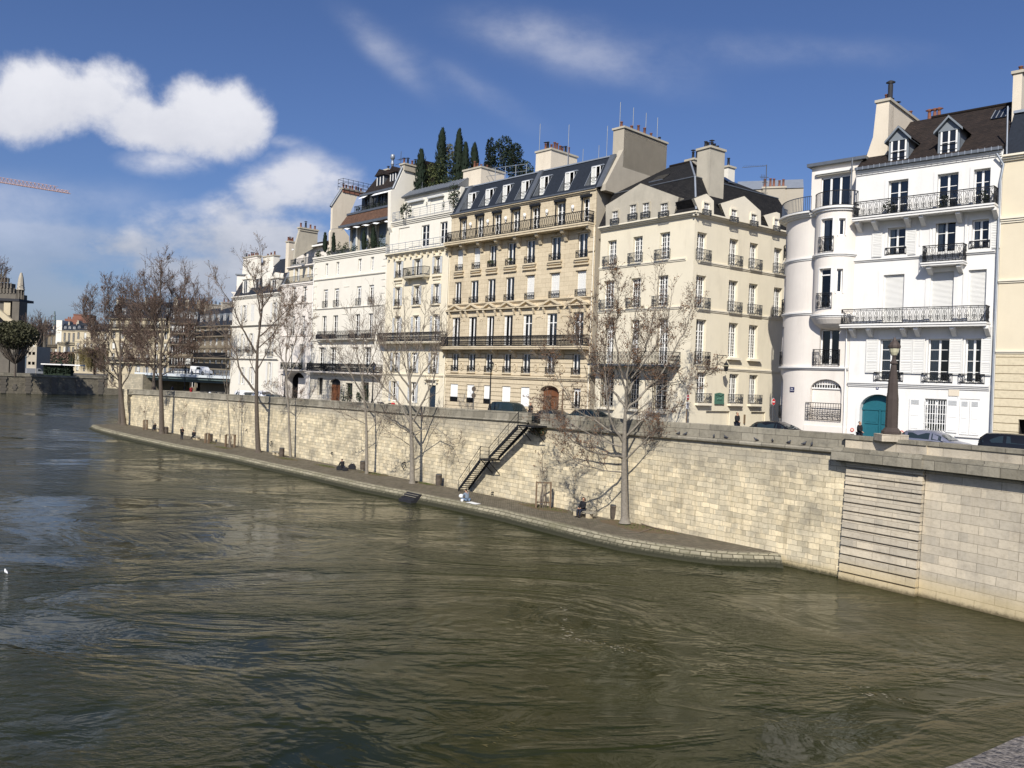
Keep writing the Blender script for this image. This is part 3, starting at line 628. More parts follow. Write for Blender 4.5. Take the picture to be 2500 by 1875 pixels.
# ================================================================== building with the mansard roof (middle of the row)
def base_at(F, s, z=5.5): return F.w(s, 0, z)
def building_limestone():
    tmp = Bld(F1, thing('apartment_building', 'six storey beige limestone building with black slate mansard and long wrought iron balconies', 'building', F1.w(F1.hit(1270, 900)[0], 0, 5.5)))
    b = tmp; s0 = b.S(6, 193, 600); s1 = b.S(6, 1742, 400); zc = (b.Z(5, 310, 1045)+b.Z(5, 1900, 752))/2
    zb1 = (b.Z(6, 300, 900, .9)+b.Z(6, 1400, 890, .9))/2; zl = b.Z(6, 900, 1230); zped = (b.Z(6, 300, 463)+b.Z(6, 1500, 385))/2; z5 = (b.Z(5, 400, 1335, .9)+b.Z(5, 1600, 1155, .9))/2
    rnd = random.Random(3)
    # ground floor: blinds
    ws, a, t = b.row(6, [(213, 295), (390, 470), (570, 645), (765, 855), (965, 1058)], (254, 1300, 1500), (1010, 1328, 1525))
    for i, (x0, x1) in enumerate(ws):
        b.hole(x0, x1, a, t, .16, 0, False); m = b.mb(); m.box(x0, x1, -.13, -.09, a+(.45 if i < 3 else .02), t, 'awning'); b.add(m, 'blind')
        if i < 3: b.rail(x0+.02, x1-.02, a, .5, -.05, 'scroll', mt='iron'); m = b.mb(); m.box(x0, x1, -.15, -.12, a, a+.46, 'interior'); b.add(m, 'window')
    ws, a2, t2 = b.row(6, [(1518, 1603)], (1560, 1345, 1560), (1561, 1345, 1560))
    b.window(*ws[0], a2, t2, 2, 1, curtain=('curtain', .4, 'r'), blind=.16); b.rail(ws[0][0], ws[0][1], a2, .55, .03, 'scroll')
    # door
    d0, d1 = b.S(6, 1180, 1450), b.S(6, 1374, 1450); dt = b.Z(6, 1278, 1316); b.hole(d0, d1, 5, dt, .45, .55, False)
    m = b.mb(); m.box(d0, d1, -.44, -.36, 5, dt, 'door_brown'); zt_ = dt-.95
    for q in (.06, .53):
        a_ = d0+(d1-d0)*q; w_ = (d1-d0)*.41
        for z_ in (zt_-.2, zt_-1.4, zt_-2.6): m.box(a_+.12, a_+w_-.12, -.36, -.32, z_-1.0, z_-.08, 'door_brown')
    m.box(d0, d1, -.36, -.28, zt_-.05, zt_+.08, 'door_brown'); b.add(m, 'door')
    m = b.mb(); cs = (d0+d1)/2; n = 12
    for i in range(n):
        g = lambda j, R: (cs-(d1-d0)/2*R*math.cos(math.pi*j/n), dt-.55+.55*math.sin(math.pi*j/n)*R+(R-1)*.25)
        p, q, r_, s_ = g(i, 1), g(i+1, 1), g(i+1, 1.14), g(i, 1.14); m.face([(p[0], .09, p[1]), (q[0], .09, q[1]), (r_[0], .09, r_[1]), (s_[0], .09, s_[1])], 'limestone')
        m.face([(s_[0], .0, s_[1]), (r_[0], .0, r_[1]), (r_[0], .09, r_[1]), (s_[0], .09, s_[1])], 'limestone')
    b.add(m, 'door_surround')
    cols6 = dict(
        ent=[(235, 302), (408, 482), (590, 662), (785, 862), (985, 1068), (1240, 1328), (1518, 1602)],
        nob=[(235, 322), (410, 500), (600, 685), (785, 882), (988, 1090), (1243, 1355), (1525, 1637)],
        thr=[(262, 333), (432, 515), (612, 697), (805, 897), (1027, 1112), (1285, 1380), (1565, 1662)])
    ws, a, t = b.row(6, cols6['ent'], (268, 975, 1165), (1284, 978, 1190)); ent = ws
    for i, (x0, x1) in enumerate(ws):
        b.window(x0, x1, a, t, 2, 1, d=.22, curtain=('curtain', .5, 'l') if i < 4 else ('curtain', .95, 'b')); b.rail(x0-.06, x1+.06, a, .62, .07, 'panel'); m = b.mb(); m.box(x0-.12, x1+.12, .003, .14, a-.14, a, 'limestone'); b.add(m, 'sill')
    ws, a, t = b.row(6, cols6['nob'], (278, 590, 700), (1300, 545, 700)); nob = ws
    for i, (x0, x1) in enumerate(ws):
        b.window(x0, x1, zb1, t, 2, 1, d=.3, transom=.72 if i > 3 else None, curtain=('curtain_brown', .55, 'r') if i < 4 else ('curtain', .9, 'b'))
        b.shutter(x0, x0+.3, zb1+.1, t-.1, o=-.2, n=10) if i < 6 else None
        m = b.mb(); w = (x1-x0); c = (x0+x1)/2; zp = t+.62; hw = w*1.12   # pediment on brackets
        m.box(c-hw, c+hw, .003, .34, zp, zp+.11, 'limestone')
        poly = [(c-hw, zp+.11), (c+hw, zp+.11), (c, zp+.75)]; inn = [(c-hw*.62, zp+.16), (c+hw*.62, zp+.16), (c, zp+.56)]
        for p, q, r_, s_ in ((poly[0], poly[2], inn[2], inn[0]), (poly[2], poly[1], inn[1], inn[2])):
            m.face([(p[0], .34, p[1]), (q[0], .34, q[1]), (r_[0], .34, r_[1]), (s_[0], .34, s_[1])], 'limestone'); m.face([(p[0], .01, p[1]), (q[0], .01, q[1]), (q[0], .34, q[1]), (p[0], .34, p[1])], 'limestone')
            m.face([(s_[0], .34, s_[1]), (r_[0], .34, r_[1]), (r_[0], .08, r_[1]), (s_[0], .08, s_[1])], 'limestone')
        m.face([(inn[0][0], .08, inn[0][1]), (inn[1][0], .08, inn[1][1]), (inn[2][0], .08, inn[2][1])], 'limestone'); b.add(m, 'pediment')
        for sx in (x0-.27, x1+.27): m = b.mb(); m.prism([(.004, zp-.6), (.1, zp-.58), (.26, zp-.2), (.28, zp-.002), (.004, zp-.002)], sx-.11, sx+.11, 's', 'limestone'); b.add(m, 'bracket')
    for i in range(len(nob)-1):
        x0, x1 = nob[i][1]+.5, nob[i+1][0]-.5; zp = t+.05; m = b.mb(); m.box(x0, x1, .003, .05, zp+.3, zp+.38, 'limestone'); m.box(x0, x1, .003, .05, zp-.35, zp-.27, 'limestone'); m.box(x0, x0+.1, .003, .07, zp-.5, zp-.27, 'limestone'); m.box(x1-.1, x1, .003, .07, zp-.5, zp-.27, 'limestone'); b.add(m, 'wall_panel')
    ws, a, t = b.row(6, cols6['thr'], (298, 210, 440), (1612, 92, 378))
    for i, (x0, x1) in enumerate(ws):
        if i < 4: b.window(x0, x1, a, t, 2, 1, d=.24, curtain=('curtain', .75, 'b'))
        else: b.hole(x0, x1, a, t, .22, 0, False); [b.shutter(x0+(x1-x0)*q, x0+(x1-x0)*(q+.24), a, t-.05, o=-.18, n=16, split=3) for q in (0, .25, .5, .75)]
        b.rail(x0-.1, x1+.1, a, .66, .1, 'panel')
        if i >= 4: m = b.mb(); m.box(x0-.1, x1+.1, .01, .12, t+.02, t+.16, 'limestone'); b.add(m, 'lintel')
    c5 = [(310, 375), (500, 572), (678, 757), (883, 975), (1098, 1197), (1380, 1490), (1688, 1797)]
    ws, a, t = b.row(5, c5, (1147, 1330, 1600), (1742, 1262, 1545)); fa, ft = a, t
    for i, (x0, x1) in enumerate(ws):
        if i in (0, 1): b.hole(x0, x1, a, t, .22, 0, False); [b.shutter(x0+(x1-x0)*q, x0+(x1-x0)*(q+.5), a, t-.05, o=-.18, n=18, split=3) for q in (0, .5)]
        else: b.window(x0, x1, a, t, 2, 1, d=.24, curtain=('curtain', .45, 'l') if i in (2, 3) else ('curtain', .85, 'b'))
        b.rail(x0-.12, x1+.12, a, .68, .12, 'panel'); m = b.mb()
        m.box(x0-.3, x1+.3, .003, .28, a-.16, a, 'limestone'); m.box(x0-.22, x1+.22, .004, .18, a-.34, a-.17, 'limestone'); m.box(x0-.32, x1+.32, .003, .2, a-.62, a-.5, 'limestone'); b.add(m, 'sill')
        m = b.mb(); m.box(x0-.1, x1+.1, .003, .14, t+.02, t+.14, 'limestone'); m.box(x0-.06, x1+.06, .004, .09, t+.16, t+.22, 'limestone'); m.ball(((x0+x1)/2, .1, t+.2), .13, 'limestone', 6, 4); b.add(m, 'lintel')
        if i in (2, 3):
            m = b.mb(); foliage(m, ((x0+x1)/2, .22, a+.55), (.5, .15, .2), 90, .09, ['ivy', 'evergreen_light'], rnd); b.add(m, 'flower_box')
    c6 = [(350, 420), (530, 617), (725, 817), (935, 1030), (1155, 1257), (1435, 1547), (1735, 1852)]
    ws, a, t = b.row(5, c6, (386, 1078, 1200), (1793, 822, 1000)); top = ws
    for i, (x0, x1) in enumerate(ws):
        b.window(x0+.1, x1-.1, z5, t-.25, 2, 3, d=.3) ; m = b.mb()
        for q in ((x0-.02, x0+.1), (x1-.1, x1+.02)): m.box(q[0], q[1], .003, .05, z5, t-.2, 'iron')
        m.box(x0-.08, x1+.08, .003, .22, t-.2, t, 'iron'); b.add(m, 'window_surround')
        if i < 6: sx = (x1+ws[i+1][0])/2; m = b.mb(); m.lathe((sx, .12, t-1.05), [(.03, -.2), (.05, -.05), (.16, 0), (.14, .28), (.03, .34)], 'white_paint', 8); b.add(m, 'wall_lamp')
    # frieze, ledges, balconies, cornice
    b.ledge(s0, s1, zl-.12, zl+.14, .16, 'limestone', steps=2); b.ledge(s0, s1, zped-.1, zped+.12, .2, 'limestone')
    cx = [b.S(6, x, 980) for x in (180, 345, 528, 712, 915, 1140, 1418, 1655)]
    b.balcony(s0+.05, s1-.15, zb1, .30, 1.0, 'limestone', .98, 'dense', cx, .34, .75)
    for s in cx[:-1]:
        m = b.mb(); n = 10; R = .34; zc_ = zb1-2.05
        for i in range(n):
            a0, a1 = 2*math.pi*i/n, 2*math.pi*(i+1)/n; P = lambda a_, r_, o_: (s+r_*math.cos(a_), o_, zc_+r_*1.35*math.sin(a_))
            m.face([P(a0, R, .05), P(a1, R, .05), P(a1, R*.72, .09), P(a0, R*.72, .09)], 'limestone'); m.face([P(a0, R*.72, .09), P(a1, R*.72, .09), P(a1, R*.66, .02), P(a0, R*.66, .02)], 'limestone')
        m.prism([(s-.16, zc_+.2), (s+.16, zc_+.2), (s+.13, zc_-.1), (s, zc_-.25), (s-.13, zc_-.1)], .004, .1, 'o', 'limestone'); b.add(m, 'medallion')
    cx5 = [b.S(5, x, 1400 if x < 900 else 1300) for x in (243, 412, 605, 808, 1028, 1275, 1565, 1860)]
    b.balcony(s0+.05, s1-.12, z5, .34, 1.0, 'limestone', 1.0, 'loops', cx5, .36, .95)
    b.ledge(s0, s1, zc-.25, zc, .25, 'limestone', top='zinc')
    pb = b.mb(); pb.box(s1-.75, s1, .004, .12, z5-2.5, zc+.1, 'limestone'); b.add(pb, 'pilaster')
    b.wall(s0, s1, 4.5, zc, 'limestone', 12, [(4.5, zl, 'rusticated'), (zl, zb1-.4, 'rusticated')], sidemt='party_render')
    # mansard
    zt = (b.Z(5, 400, 745, -1.7)+b.Z(5, 2050, 392, -1.7))/2
    DW = ((435, 522, 800, 985), (633, 722, 755, 950), (830, 915, 708, 915), (1043, 1130, 660, 875), (1255, 1352, 610, 832), (1540, 1642, 560, 778), (1840, 1942, 492, 715)); DD = []
    for (xa, xb, ya, yb) in DW:
        o_ = -.9; DD.append((b.S(5, xa, (ya+yb)/2, o_)-.1, b.S(5, xb, (ya+yb)/2, o_)+.12, b.Z(5, (xa+xb)/2, yb, o_)-.1, b.Z(5, (xa+xb)/2, ya, o_)+.06))
    OZ = lambda z: .12-(z-zc)*1.82/(zt-zc); m = b.mb(); prev = s0
    def slope(a_, b_, z0, z1): m.face([(a_, OZ(z0), z0), (b_, OZ(z0), z0), (b_, OZ(z1), z1), (a_, OZ(z1), z1)], 'slate')
    for x0, x1, z0, z1 in DD:
        slope(prev, x0, zc, zt); slope(x0, x1, zc, z0); slope(x0, x1, z1, zt); prev = x1
        for q in (x0, x1): m.face([(q, OZ(z0), z0), (q, OZ(z1), z1), (q, -1.0, z1), (q, -1.0, z0)], 'zinc')
        m.face([(x0, OZ(z0), z0), (x1, OZ(z0), z0), (x1, -1.0, z0), (x0, -1.0, z0)], 'zinc'); m.face([(x0, -1.6, z0), (x1, -1.6, z0), (x1, -1.6, z1), (x0, -1.6, z1)], 'interior'); m.face([(x0, OZ(z1), z1), (x1, OZ(z1), z1), (x1, -1.6, z1), (x0, -1.6, z1)], 'interior')
    slope(prev, s1-.05, zc, zt)
    for q in (s0, s1-.05): m.face([(q, .12, zc), (q, -1.7, zt), (q, -11.9, zt+.5), (q, -11.9, zc)], 'slate')
    m.face([(s0, -1.7, zt), (s1-.05, -1.7, zt), (s1-.05, -11.9, zt+.5), (s0, -11.9, zt+.5)], 'zinc'); roof = b.add(m, 'roof')
    m = b.mb(); m.box(s0, s1, -2.1, -1.6, zt-.02, zt+.1, 'zinc_pale'); m.box(s0, s1, .1, .32, zc, zc+.12, 'zinc'); b.add(m, 'gutter', roof)
    for xx in (b.S(5, 330, 1000), b.S(5, 1130, 840), b.S(5, 1960, 700)-.1):
        m = b.mb(); m.prism([(.2, zc+.05), (.32, zc+.05), (-1.5, zt+.1), (-1.75, zt+.1)], xx-.28, xx+.28, 's', 'zinc'); b.add(m, 'roof_rib', roof)
    dz0, dz1 = zc+.35, zt-.35
    for (xa, xb, ya, yb) in DW:
        o_ = -.9; x0, x1 = b.S(5, xa, (ya+yb)/2, o_), b.S(5, xb, (ya+yb)/2, o_); z1_ = b.Z(5, (xa+xb)/2, ya, o_); z0_ = b.Z(5, (xa+xb)/2, yb, o_)
        m = b.mb(); oo = OZ(z1_+.06); m.box(x0-.2, x1+.2, oo-.25, oo+.14, z1_+.03, z1_+.13, 'zinc_pale')
        for q in (x0-.14, x1+.1): m.face([(q, OZ(z0_-.1)+.03, z0_-.1), (q+.05, OZ(z0_-.1)+.03, z0_-.1), (q+.05, oo+.03, z1_+.06), (q, oo+.03, z1_+.06)], 'zinc_pale')
        dm = b.add(m, 'dormer')
        b2 = Bld(b.F, b.root); sh = b2.window
        m = b.mb(); w = x1-x0
        m.box(x0, x0+.08, o_-.05, o_, z0_, z1_, 'white_paint'); m.box(x1-.08, x1, o_-.05, o_, z0_, z1_, 'white_paint'); m.box(x0+w*.46, x0+w*.56, o_-.05, o_+.01, z0_, z1_, 'white_paint'); m.box(x0, x1, o_-.05, o_, z1_-.08, z1_, 'white_paint'); m.box(x0, x1, o_-.05, o_, z0_, z0_+.1, 'white_paint')
        m.box(x0+.08, x0+w*.42, o_-.09, o_-.06, z0_, z1_, 'curtain'); wdw = b.add(m, 'window', dm)
        m = b.mb(); m.box(x0, x1, o_+.05, o_+.07, z0_+.75, z0_+.79, 'iron'); m.box(x0, x1, o_+.05, o_+.07, z0_+.45, z0_+.48, 'iron'); b.add(m, 'railing', dm)
    # chimneys: run back from the facade
    def stack(k, xl, xm, xr, ytop, yfoot, oF, mt, pots, ph=.7):
        a_ = b.S(k, xl, ytop, oF); c_ = b.S(k, xm, ytop, oF); oB = b.F.side(*px(k, xr, ytop+ (xr-xm)*.32), c_)[0]
        b.chimney(a_, c_, oF, max(oB, -11), b.Z(k, xm, yfoot, oF)-2, b.Z(k, (xl+xm)/2, ytop, oF), mt, pots, ph=ph); return a_, c_
    stack(5, 383, 585, 850, 515, 700, -2.2, 'pale_render', 7)
    stack(5, 1212, 1385, 1680, 305, 540, -2.4, 'pale_render', 9, .9)
    # wall rising above the roofs at the right end
    a_ = b.S(3, 322, 200, -2.2); c_ = b.S(3, 432, 200, -2.2); zt2 = b.Z(3, 375, 128, -2.2); oB = b.F.side(*px(3, 868, 262), c_)[0]
    b.chimney(a_, c_, -2.2, oB, zt-1, zt2, 'party_render', 6, ph=.75)
    m = b.mb(); se, sw = c_-.55, c_; m.prism([(.1, zc-.3), (.1, zc+.25), (-2.21, zt+.6), (-2.21, zt2-.2), (oB, zt2-.2), (oB, zc-.3)], se, sw, 's', 'party_render'); b.add(m, 'party_wall')
    for i in range(4):
        q = (0, .3, .6, .88)[i]; m = b.mb(); m.tube([((a_+c_)/2, -2.3+(oB+2.3)*q, zt2), ((a_+c_)/2, -2.3+(oB+2.3)*q, zt2+2.3)], .035, 'zinc_pale', 4); b.add(m, 'roof_mast')
    for x_, y_ in ((15, 430), (175, 400)): s_ = b.S(3, x_, y_, -2); m = b.mb(); m.tube([(s_, -2, zt), (s_, -2, zt+1.4)], .03, 'zinc_pale', 4); b.add(m, 'roof_mast')
    ms = [b.S(5, x, 250, -2.6) for x in (1250, 1418, 1652)]
    for s_ in ms: m = b.mb(); m.tube([(s_, -2.6-(s_-ms[0])*1.0, zt+1), (s_, -2.6-(s_-ms[0])*1.0, zt+5.2)], .035, 'zinc_pale', 4); b.add(m, 'roof_mast')
    m = b.mb(); sA = b.S(5, 425, 400, -3); sB = b.S(5, 1100, 560, -3)
    for i in range(7): q = sA+(sB-sA)*i/6; m.tube([(q, -3, zt), (q, -3, zt+2.3-.12*i)], .035, 'zinc_pale', 4)
    m.tube([(sA, -3, zt+2.3), (sB, -3, zt+1.6)], .035, 'zinc_pale', 4); m.tube([(sA, -3, zt+1.5), (sB, -3, zt+.9)], .03, 'zinc_pale', 4); b.add(m, 'roof_railing')
    pipe(b, s1-.1, 5.5, z5-.2, 'cream_trim')
    return s0, s1, zc, zt
LS = building_limestone()
# ================================================================== cream corner house
def building_cream():
    b = Bld(F5, thing('corner_house', 'cream stuccoed corner house with dark hipped tile roof, gables and a tall chimney', 'house', C5+Vector((0, 0, 6))))
    s0, s1 = .02, F5.len; zc = (b.Z(3, 300, 1150)+b.Z(3, 1000, 1035))/2+.15
    ws, a, t = b.row(3, [(262, 352), (520, 615), (790, 893)], (307, 1268, 1525), (841, 1197, 1470))
    for w in ws: b.window(*w, a, t, 4, 6, d=.32, curtain=('curtain', 1., 'b'), bars=.035); b.rail(w[0]-.28, w[1]+.1, a, .8, .32, 'scroll', .3, 'iron_grey')
    z1r = a
    ws, a, t = b.row(4, [(222, 330), (498, 595), (765, 873)], (276, 100, 388), (819, 57, 368))
    for w in ws: b.window(*w, a, t, 4, 7, d=.32, bars=.035); b.rail(w[0]-.28, w[1]+.1, a, .8, .3, 'scroll', .28, 'iron_grey')
    z2r = a
    zb = (b.Z(4, 200, 945, 1)+b.Z(4, 950, 955, 1))/2
    ws, a, t = b.row(4, [(240, 328), (498, 583), (770, 877)], (284, 510, 700), (823, 488, 700))
    for w in ws: b.window(*w, zb, t, 4, 8, d=.34, transom=.76, bars=.035)
    ws, a, t = b.row(4, [(207, 325), (480, 582), (728, 862)], (266, 1020, 1380), (795, 1012, 1412))
    for w in ws:
        b.window(*w, a, t, 4, 8, d=.34, bars=.035); m = b.mb()
        for i in range(9): q = w[0]+(w[1]-w[0])*i/8; m.box(q-.018, q+.018, .08, .115, a-.05, t-.1, 'iron')
        for z in (a+.1, a+(t-a)*.35, a+(t-a)*.65, t-.2): m.box(w[0]-.03, w[1]+.03, .075, .12, z, z+.04, 'iron')
        b.add(m, 'window_bars'); m = b.mb(); m.box(w[0]-.25, w[1]+.2, .003, .32, a-.25, a-.06, 'cream_trim'); b.add(m, 'sill')
    zbd = b.Z(3, 600, 1508); zbd2 = b.Z(4, 500, 397)
    for z in (zbd, zbd2): b.ledge(s0, s1-.75, z-.16, z+.06, .12, 'cream_trim')
    bal = b.balcony(s0+.1, s1-.9, zb, .16, 1.15, 'zinc', 1.0, 'scroll', (), rmt='iron')
    for x in (85, 350, 408, 598, 680, 885, 1025):
        s_ = b.S(4, x, 1090, .3); m = b.mb(); P = []
        for i in range(15): an = i*.55; r_ = .26-.014*i; P.append((s_, .42+r_*math.cos(an), zb-1.15+r_*1.2*math.sin(an)))
        m.tube([(s_, 1.05, zb-.18), (s_, .85, zb-.5), (s_, .7, zb-.95)]+P, .028, 'iron', 4); m.tube([(s_, .03, zb-1.5), (s_, .16, zb-1.45), (s_, .42, zb-1.4)], .028, 'iron', 4); b.add(m, 'console', bal)
    dpt = 12.0
    b.wall(s0, s1, 4.5, zc-.3, 'cream_stucco', dpt, closed=False); 
    m = b.mb(); m.face([(s0, 0, 4.5), (s0, -dpt, 4.5), (s0, -dpt, zc), (s0, 0, zc)], 'cream_stucco'); b.add(m, 'wall')
    b.ledge(s0, s1+.35, zc-.3, zc+.05, .42, 'cream_trim', steps=3, top='zinc')
    # narrow side street face
    c = Bld(F5S, b.root); zs = zc
    def side_row(k, xs, ra, rb, rows, railh, zfix=None, sill=False, transom=None):
        ws, a, t = c.row(k, xs, ra, rb)
        for w in ws:
            c.window(*w, a, t, 4, rows, d=.34, bars=.035, transom=transom, curtain=('curtain', 1., 'b') if rows < 7 else ('curtain', .5, 'l'))
            if railh: c.rail(w[0]-.12, w[1]+.28, a, railh, .3, 'scroll', .28, 'iron_grey')
            if sill: m = c.mb(); m.box(w[0]-.15, w[1]+.25, .003, .34, a-.2, a-.02, 'cream_trim'); c.add(m, 'sill')
        return a, t
    side_row(3, [(1170, 1268), (1497, 1587), (1702, 1786), (1948, 2030)], (1219, 1190, 1475), (1744, 1302, 1565), 6, .8)
    side_row(4, [(1157, 1258), (1488, 1582), (1692, 1783), (1945, 2030)], (1207, 52, 380), (1737, 135, 450), 7, .8)
    ws, a, t = c.row(4, [(1156, 1260)], (1208, 497, 955), (1209, 497, 955))
    c.window(*ws[0], a, t, 4, 8, d=.34, transom=.74, bars=.035, curtain=('curtain', .5, 'b')); c.rail(ws[0][0]-.1, ws[0][1]+.25, a, 1.0, .3, 'scroll', .28, 'iron')
    side_row(4, [(1488, 1582), (1692, 1783)], (1535, 532, 880), (1737, 555, 898), 8, 0, sill=True, transom=.72)
    side_row(4, [(1167, 1270), (1495, 1588), (1697, 1783)], (1218, 1032, 1335), (1740, 1060, 1358), 6, .75, sill=True)
    for k, xy in ((3, [(1300, 1500), (1800, 1588)]), (4, [(1400, 412), (1800, 466)]), (4, [(1300, 985), (1700, 1006)])):
        z = sum(c.Z(k, *p) for p in xy)/2; c.ledge(.7, 14, z-.16, z+.06, .12, 'cream_trim')
    for x0, x1, y0, y1 in ((1262, 1503, 1405, 1570), (1718, 1862, 1413, 1590)):
        a_, b_ = c.S(4, x0, y0+40), c.S(4, x1, y0+40); z_ = c.Z(4, (x0+x1)/2, y0+20); c.hole(a_, b_, 5, z_, .14, 0, False)
    cw = c.wall(0, 14, 4.5, zc-.3, 'cream_stucco', closed=False)
    c.ledge(-.3, 14, zc-.3, zc+.05, .42, 'cream_trim', steps=3, top='zinc')
    m = c.mb(); P0, P1 = c.S(4, 1345, 1290), c.S(4, 1432, 1290); z0, z1 = c.Z(4, 1388, 1345), c.Z(4, 1388, 1248)
    m.box(P0, P1, .01, .06, z0, z1, 'bronze'); m.box(P0-.04, P0+.05, .06, .1, z0-.05, z1, 'bronze'); m.box(P1-.05, P1+.04, .06, .1, z0-.05, z1, 'bronze'); m.box(P0-.05, P1+.05, .06, .12, z0-.08, z0+.06, 'bronze')
    m.prism([(P0, z1-.1), (P1, z1-.1), (P1, z1), ((P0+P1)/2, z1+.08), (P0, z1)], .06, .11, 'o', 'bronze')
    for q, h in ((.3, .5), (.45, .62), (.6, .55), (.72, .6)): m.ball((P0+(P1-P0)*q, .07, z0+.12+h*.5*(z1-z0)), .09, 'bronze', 6, 4, (.8, .5, 2.6*h)); m.ball((P0+(P1-P0)*q, .09, z0+.2+h*.95*(z1-z0)), .055, 'bronze', 6, 4)
    c.add(m, 'plaque')
    # main roof: steep skirt, break, upper slopes to a ridge
    oC = F5.n; p = C5
    def plan(ff, s, o): return ff.w(s, o, 0)
    ins, ins2 = 1.25, 5.2; zb_ = b.Z(3, 1082, 635, -ins*.8); zr = b.Z(3, 1028, 474, -4.6)
    def mitre(i):   # point inset i from both faces at the corner
        n1, n2 = F5.n, F5S.n; M = Matrix(((n1.x, n1.y), (n2.x, n2.y))); det = n1.x*n2.y-n1.y*n2.x
        return Vector((p.x+(-i*n2.y+i*n1.y)/det, p.y+(-n1.x*i+n2.x*i)/det, 0))
    c0, c1, c2 = mitre(-.35), mitre(ins), mitre(ins2)
    e0 = F5.w(.05, .35, 0); e1 = F5.w(.05, -ins, 0); e2 = F5.w(.05, -ins2, 0)
    f0 = F5S.w(13.2, .35, 0); f1 = F5S.w(12.2, -ins, 0); f2 = F5S.w(6.5, -ins2-.4, 0); rg0 = F5.w(s1*.30, -ins2, 0)
    m = MB()
    def quad(a, b_, c_, d_, za, zc_, mt='tile_dark'):
        A, B_, C_, D_ = [Vector((q.x, q.y, z)) for q, z in ((a, za), (b_, za), (c_, zc_), (d_, zc_))]
        L_ = (B_-A).length; H_ = (D_-A).length; m.face([A, B_, C_, D_], mt, [(0, 0), (L_, 0), (L_, H_), (0, H_)])
    ze = zc+.06
    quad(e0, c0, c1, e1, ze, zb_); quad(c0, f0, f1, c1, ze, zb_)
    quad(e1, c1, c2, rg0, zb_, zr); quad(c1, f1, f2, c2, zb_, zr-.2)
    A = Vector((e1.x, e1.y, zb_)); B_ = Vector((rg0.x, rg0.y, zr)); D_ = F5.w(.05, -ins2*2, zb_); m.face([A, B_, D_], 'tile_dark')
    m.face([Vector((f1.x, f1.y, zb_)), F5S.w(12.2, -ins2*2, zb_), Vector((f2.x, f2.y, zr-.2))], 'tile_dark'); m.face([Vector((f0.x, f0.y, ze)), F5S.w(13.2, -11, ze), F5S.w(12.2, -ins2*2, zb_), Vector((f1.x, f1.y, zb_))], 'tile_dark')
    bk = F5.w(2, -ins2*2.2, zb_); m.face([B_, Vector((c2.x, c2.y, zr)), Vector((f2.x, f2.y, zr-.2)), F5S.w(12.2, -ins2*2, zb_), D_], 'tile_dark')
    roof = b.add(m, 'roof')
    m = MB(); 
    for q in ((c0, ze, c1, zb_), (c1, zb_, c2, zr)): m.tube([Vector((q[0].x, q[0].y, q[1]+.05)), Vector((q[2].x, q[2].y, q[3]+.05))], .09, 'zinc_pale', 5)
    for q in ((e1, c1, zb_), (c1, f1, zb_)): m.tube([Vector((q[0].x, q[0].y, q[2]+.04)), Vector((q[1].x, q[1].y, q[2]+.04))], .06, 'zinc', 5)
    m.tube([Vector((rg0.x, rg0.y, zr+.05)), Vector((c2.x, c2.y, zr+.05)), Vector((f2.x, f2.y, zr-.15))], .11, 'tile_brown', 5); b.add(m, 'ridge', roof)
    # big wall gable on the quay face
    def gable(bb, k, poly, wins, mt, th=3.2, o=.36, name='dormer'):
        P = [bb.F.hit(*px(k, *q), o) for q in poly]; m = bb.mb()
        zmin = ze; P = [(s_, max(z_, zmin)) for s_, z_ in P]
        m.prism(P, o-.25, o, 'o', mt)
        m2 = []
        for i in range(len(P)):
            q, r_ = P[i], P[(i+1) % len(P)]
            m.face([(q[0], o, q[1]), (r_[0], o, r_[1]), (r_[0], -th, r_[1]), (q[0], -th, q[1])], 'tile_dark' if abs(r_[1]-q[1]) > .05 and abs(r_[0]-q[0]) > .4 else mt)
        g = bb.add(m, name)
        for (x0, x1, y0, y1, ar) in wins:
            a_, b_ = bb.S(k, x0, (y0+y1)/2, o), bb.S(k, x1, (y0+y1)/2, o); zt_, zb2 = bb.Z(k, (x0+x1)/2, y0, o), bb.Z(k, (x0+x1)/2, y1, o)
            m = bb.mb(); m.box(a_, b_, o+.002, o+.01, zb2, zt_, 'interior')
            for q in (a_, a_+(b_-a_)*.46, b_-.07): m.box(q, q+.075, o+.01, o+.035, zb2, zt_, 'white_paint')
            for q in (.23, .73): m.box(a_+(b_-a_)*q, a_+(b_-a_)*q+.03, o+.01, o+.03, zb2, zt_, 'white_paint')
            for j in range(5): z = zb2+(zt_-zb2)*j/4; m.box(a_, b_, o+.01, o+.03, max(zb2, z-.02), min(zt_, z+.03), 'white_paint')
            m.box(a_-.08, a_, o, o+.12, zb2, zt_, mt); m.box(b_, b_+.08, o, o+.12, zb2, zt_, mt); m.box(a_-.08, b_+.08, o, o+.14, zt_, zt_+.12, mt)
            w = bb.add(m, 'window', g); bb.rail(a_-.15, b_+.15, zb2-.05, .42, o+.2, 'scroll', .12, 'iron_grey', parent=w)
    gable(b, 3, [(245, 1150), (890, 1040), (940, 1000), (985, 835), (600, 695), (245, 918)], [(318, 375, 980, 1100, 0), (497, 560, 915, 1050, 1), (628, 690, 897, 1035, 1), (808, 880, 900, 1030, 0)], 'grey_render')
    gable(c, 3, [(1190, 1010), (1340, 1030), (1340, 870), (1268, 800), (1140, 850)], [(1230, 1285, 897, 1015, 0)], 'cream_trim', 1.6)
    gable(c, 3, [(1460, 1060), (1816, 1145), (1816, 975), (1650, 825), (1408, 900)], [(1508, 1562, 965, 1085, 0), (1710, 1762, 1012, 1125, 0)], 'cream_trim', 2.2)
    gable(c, 3, [(1895, 1165), (2010, 1190), (2010, 1000), (1975, 985), (1845, 1020)], [(1945, 1985, 1060, 1175, 0)], 'cream_trim', 1.6)
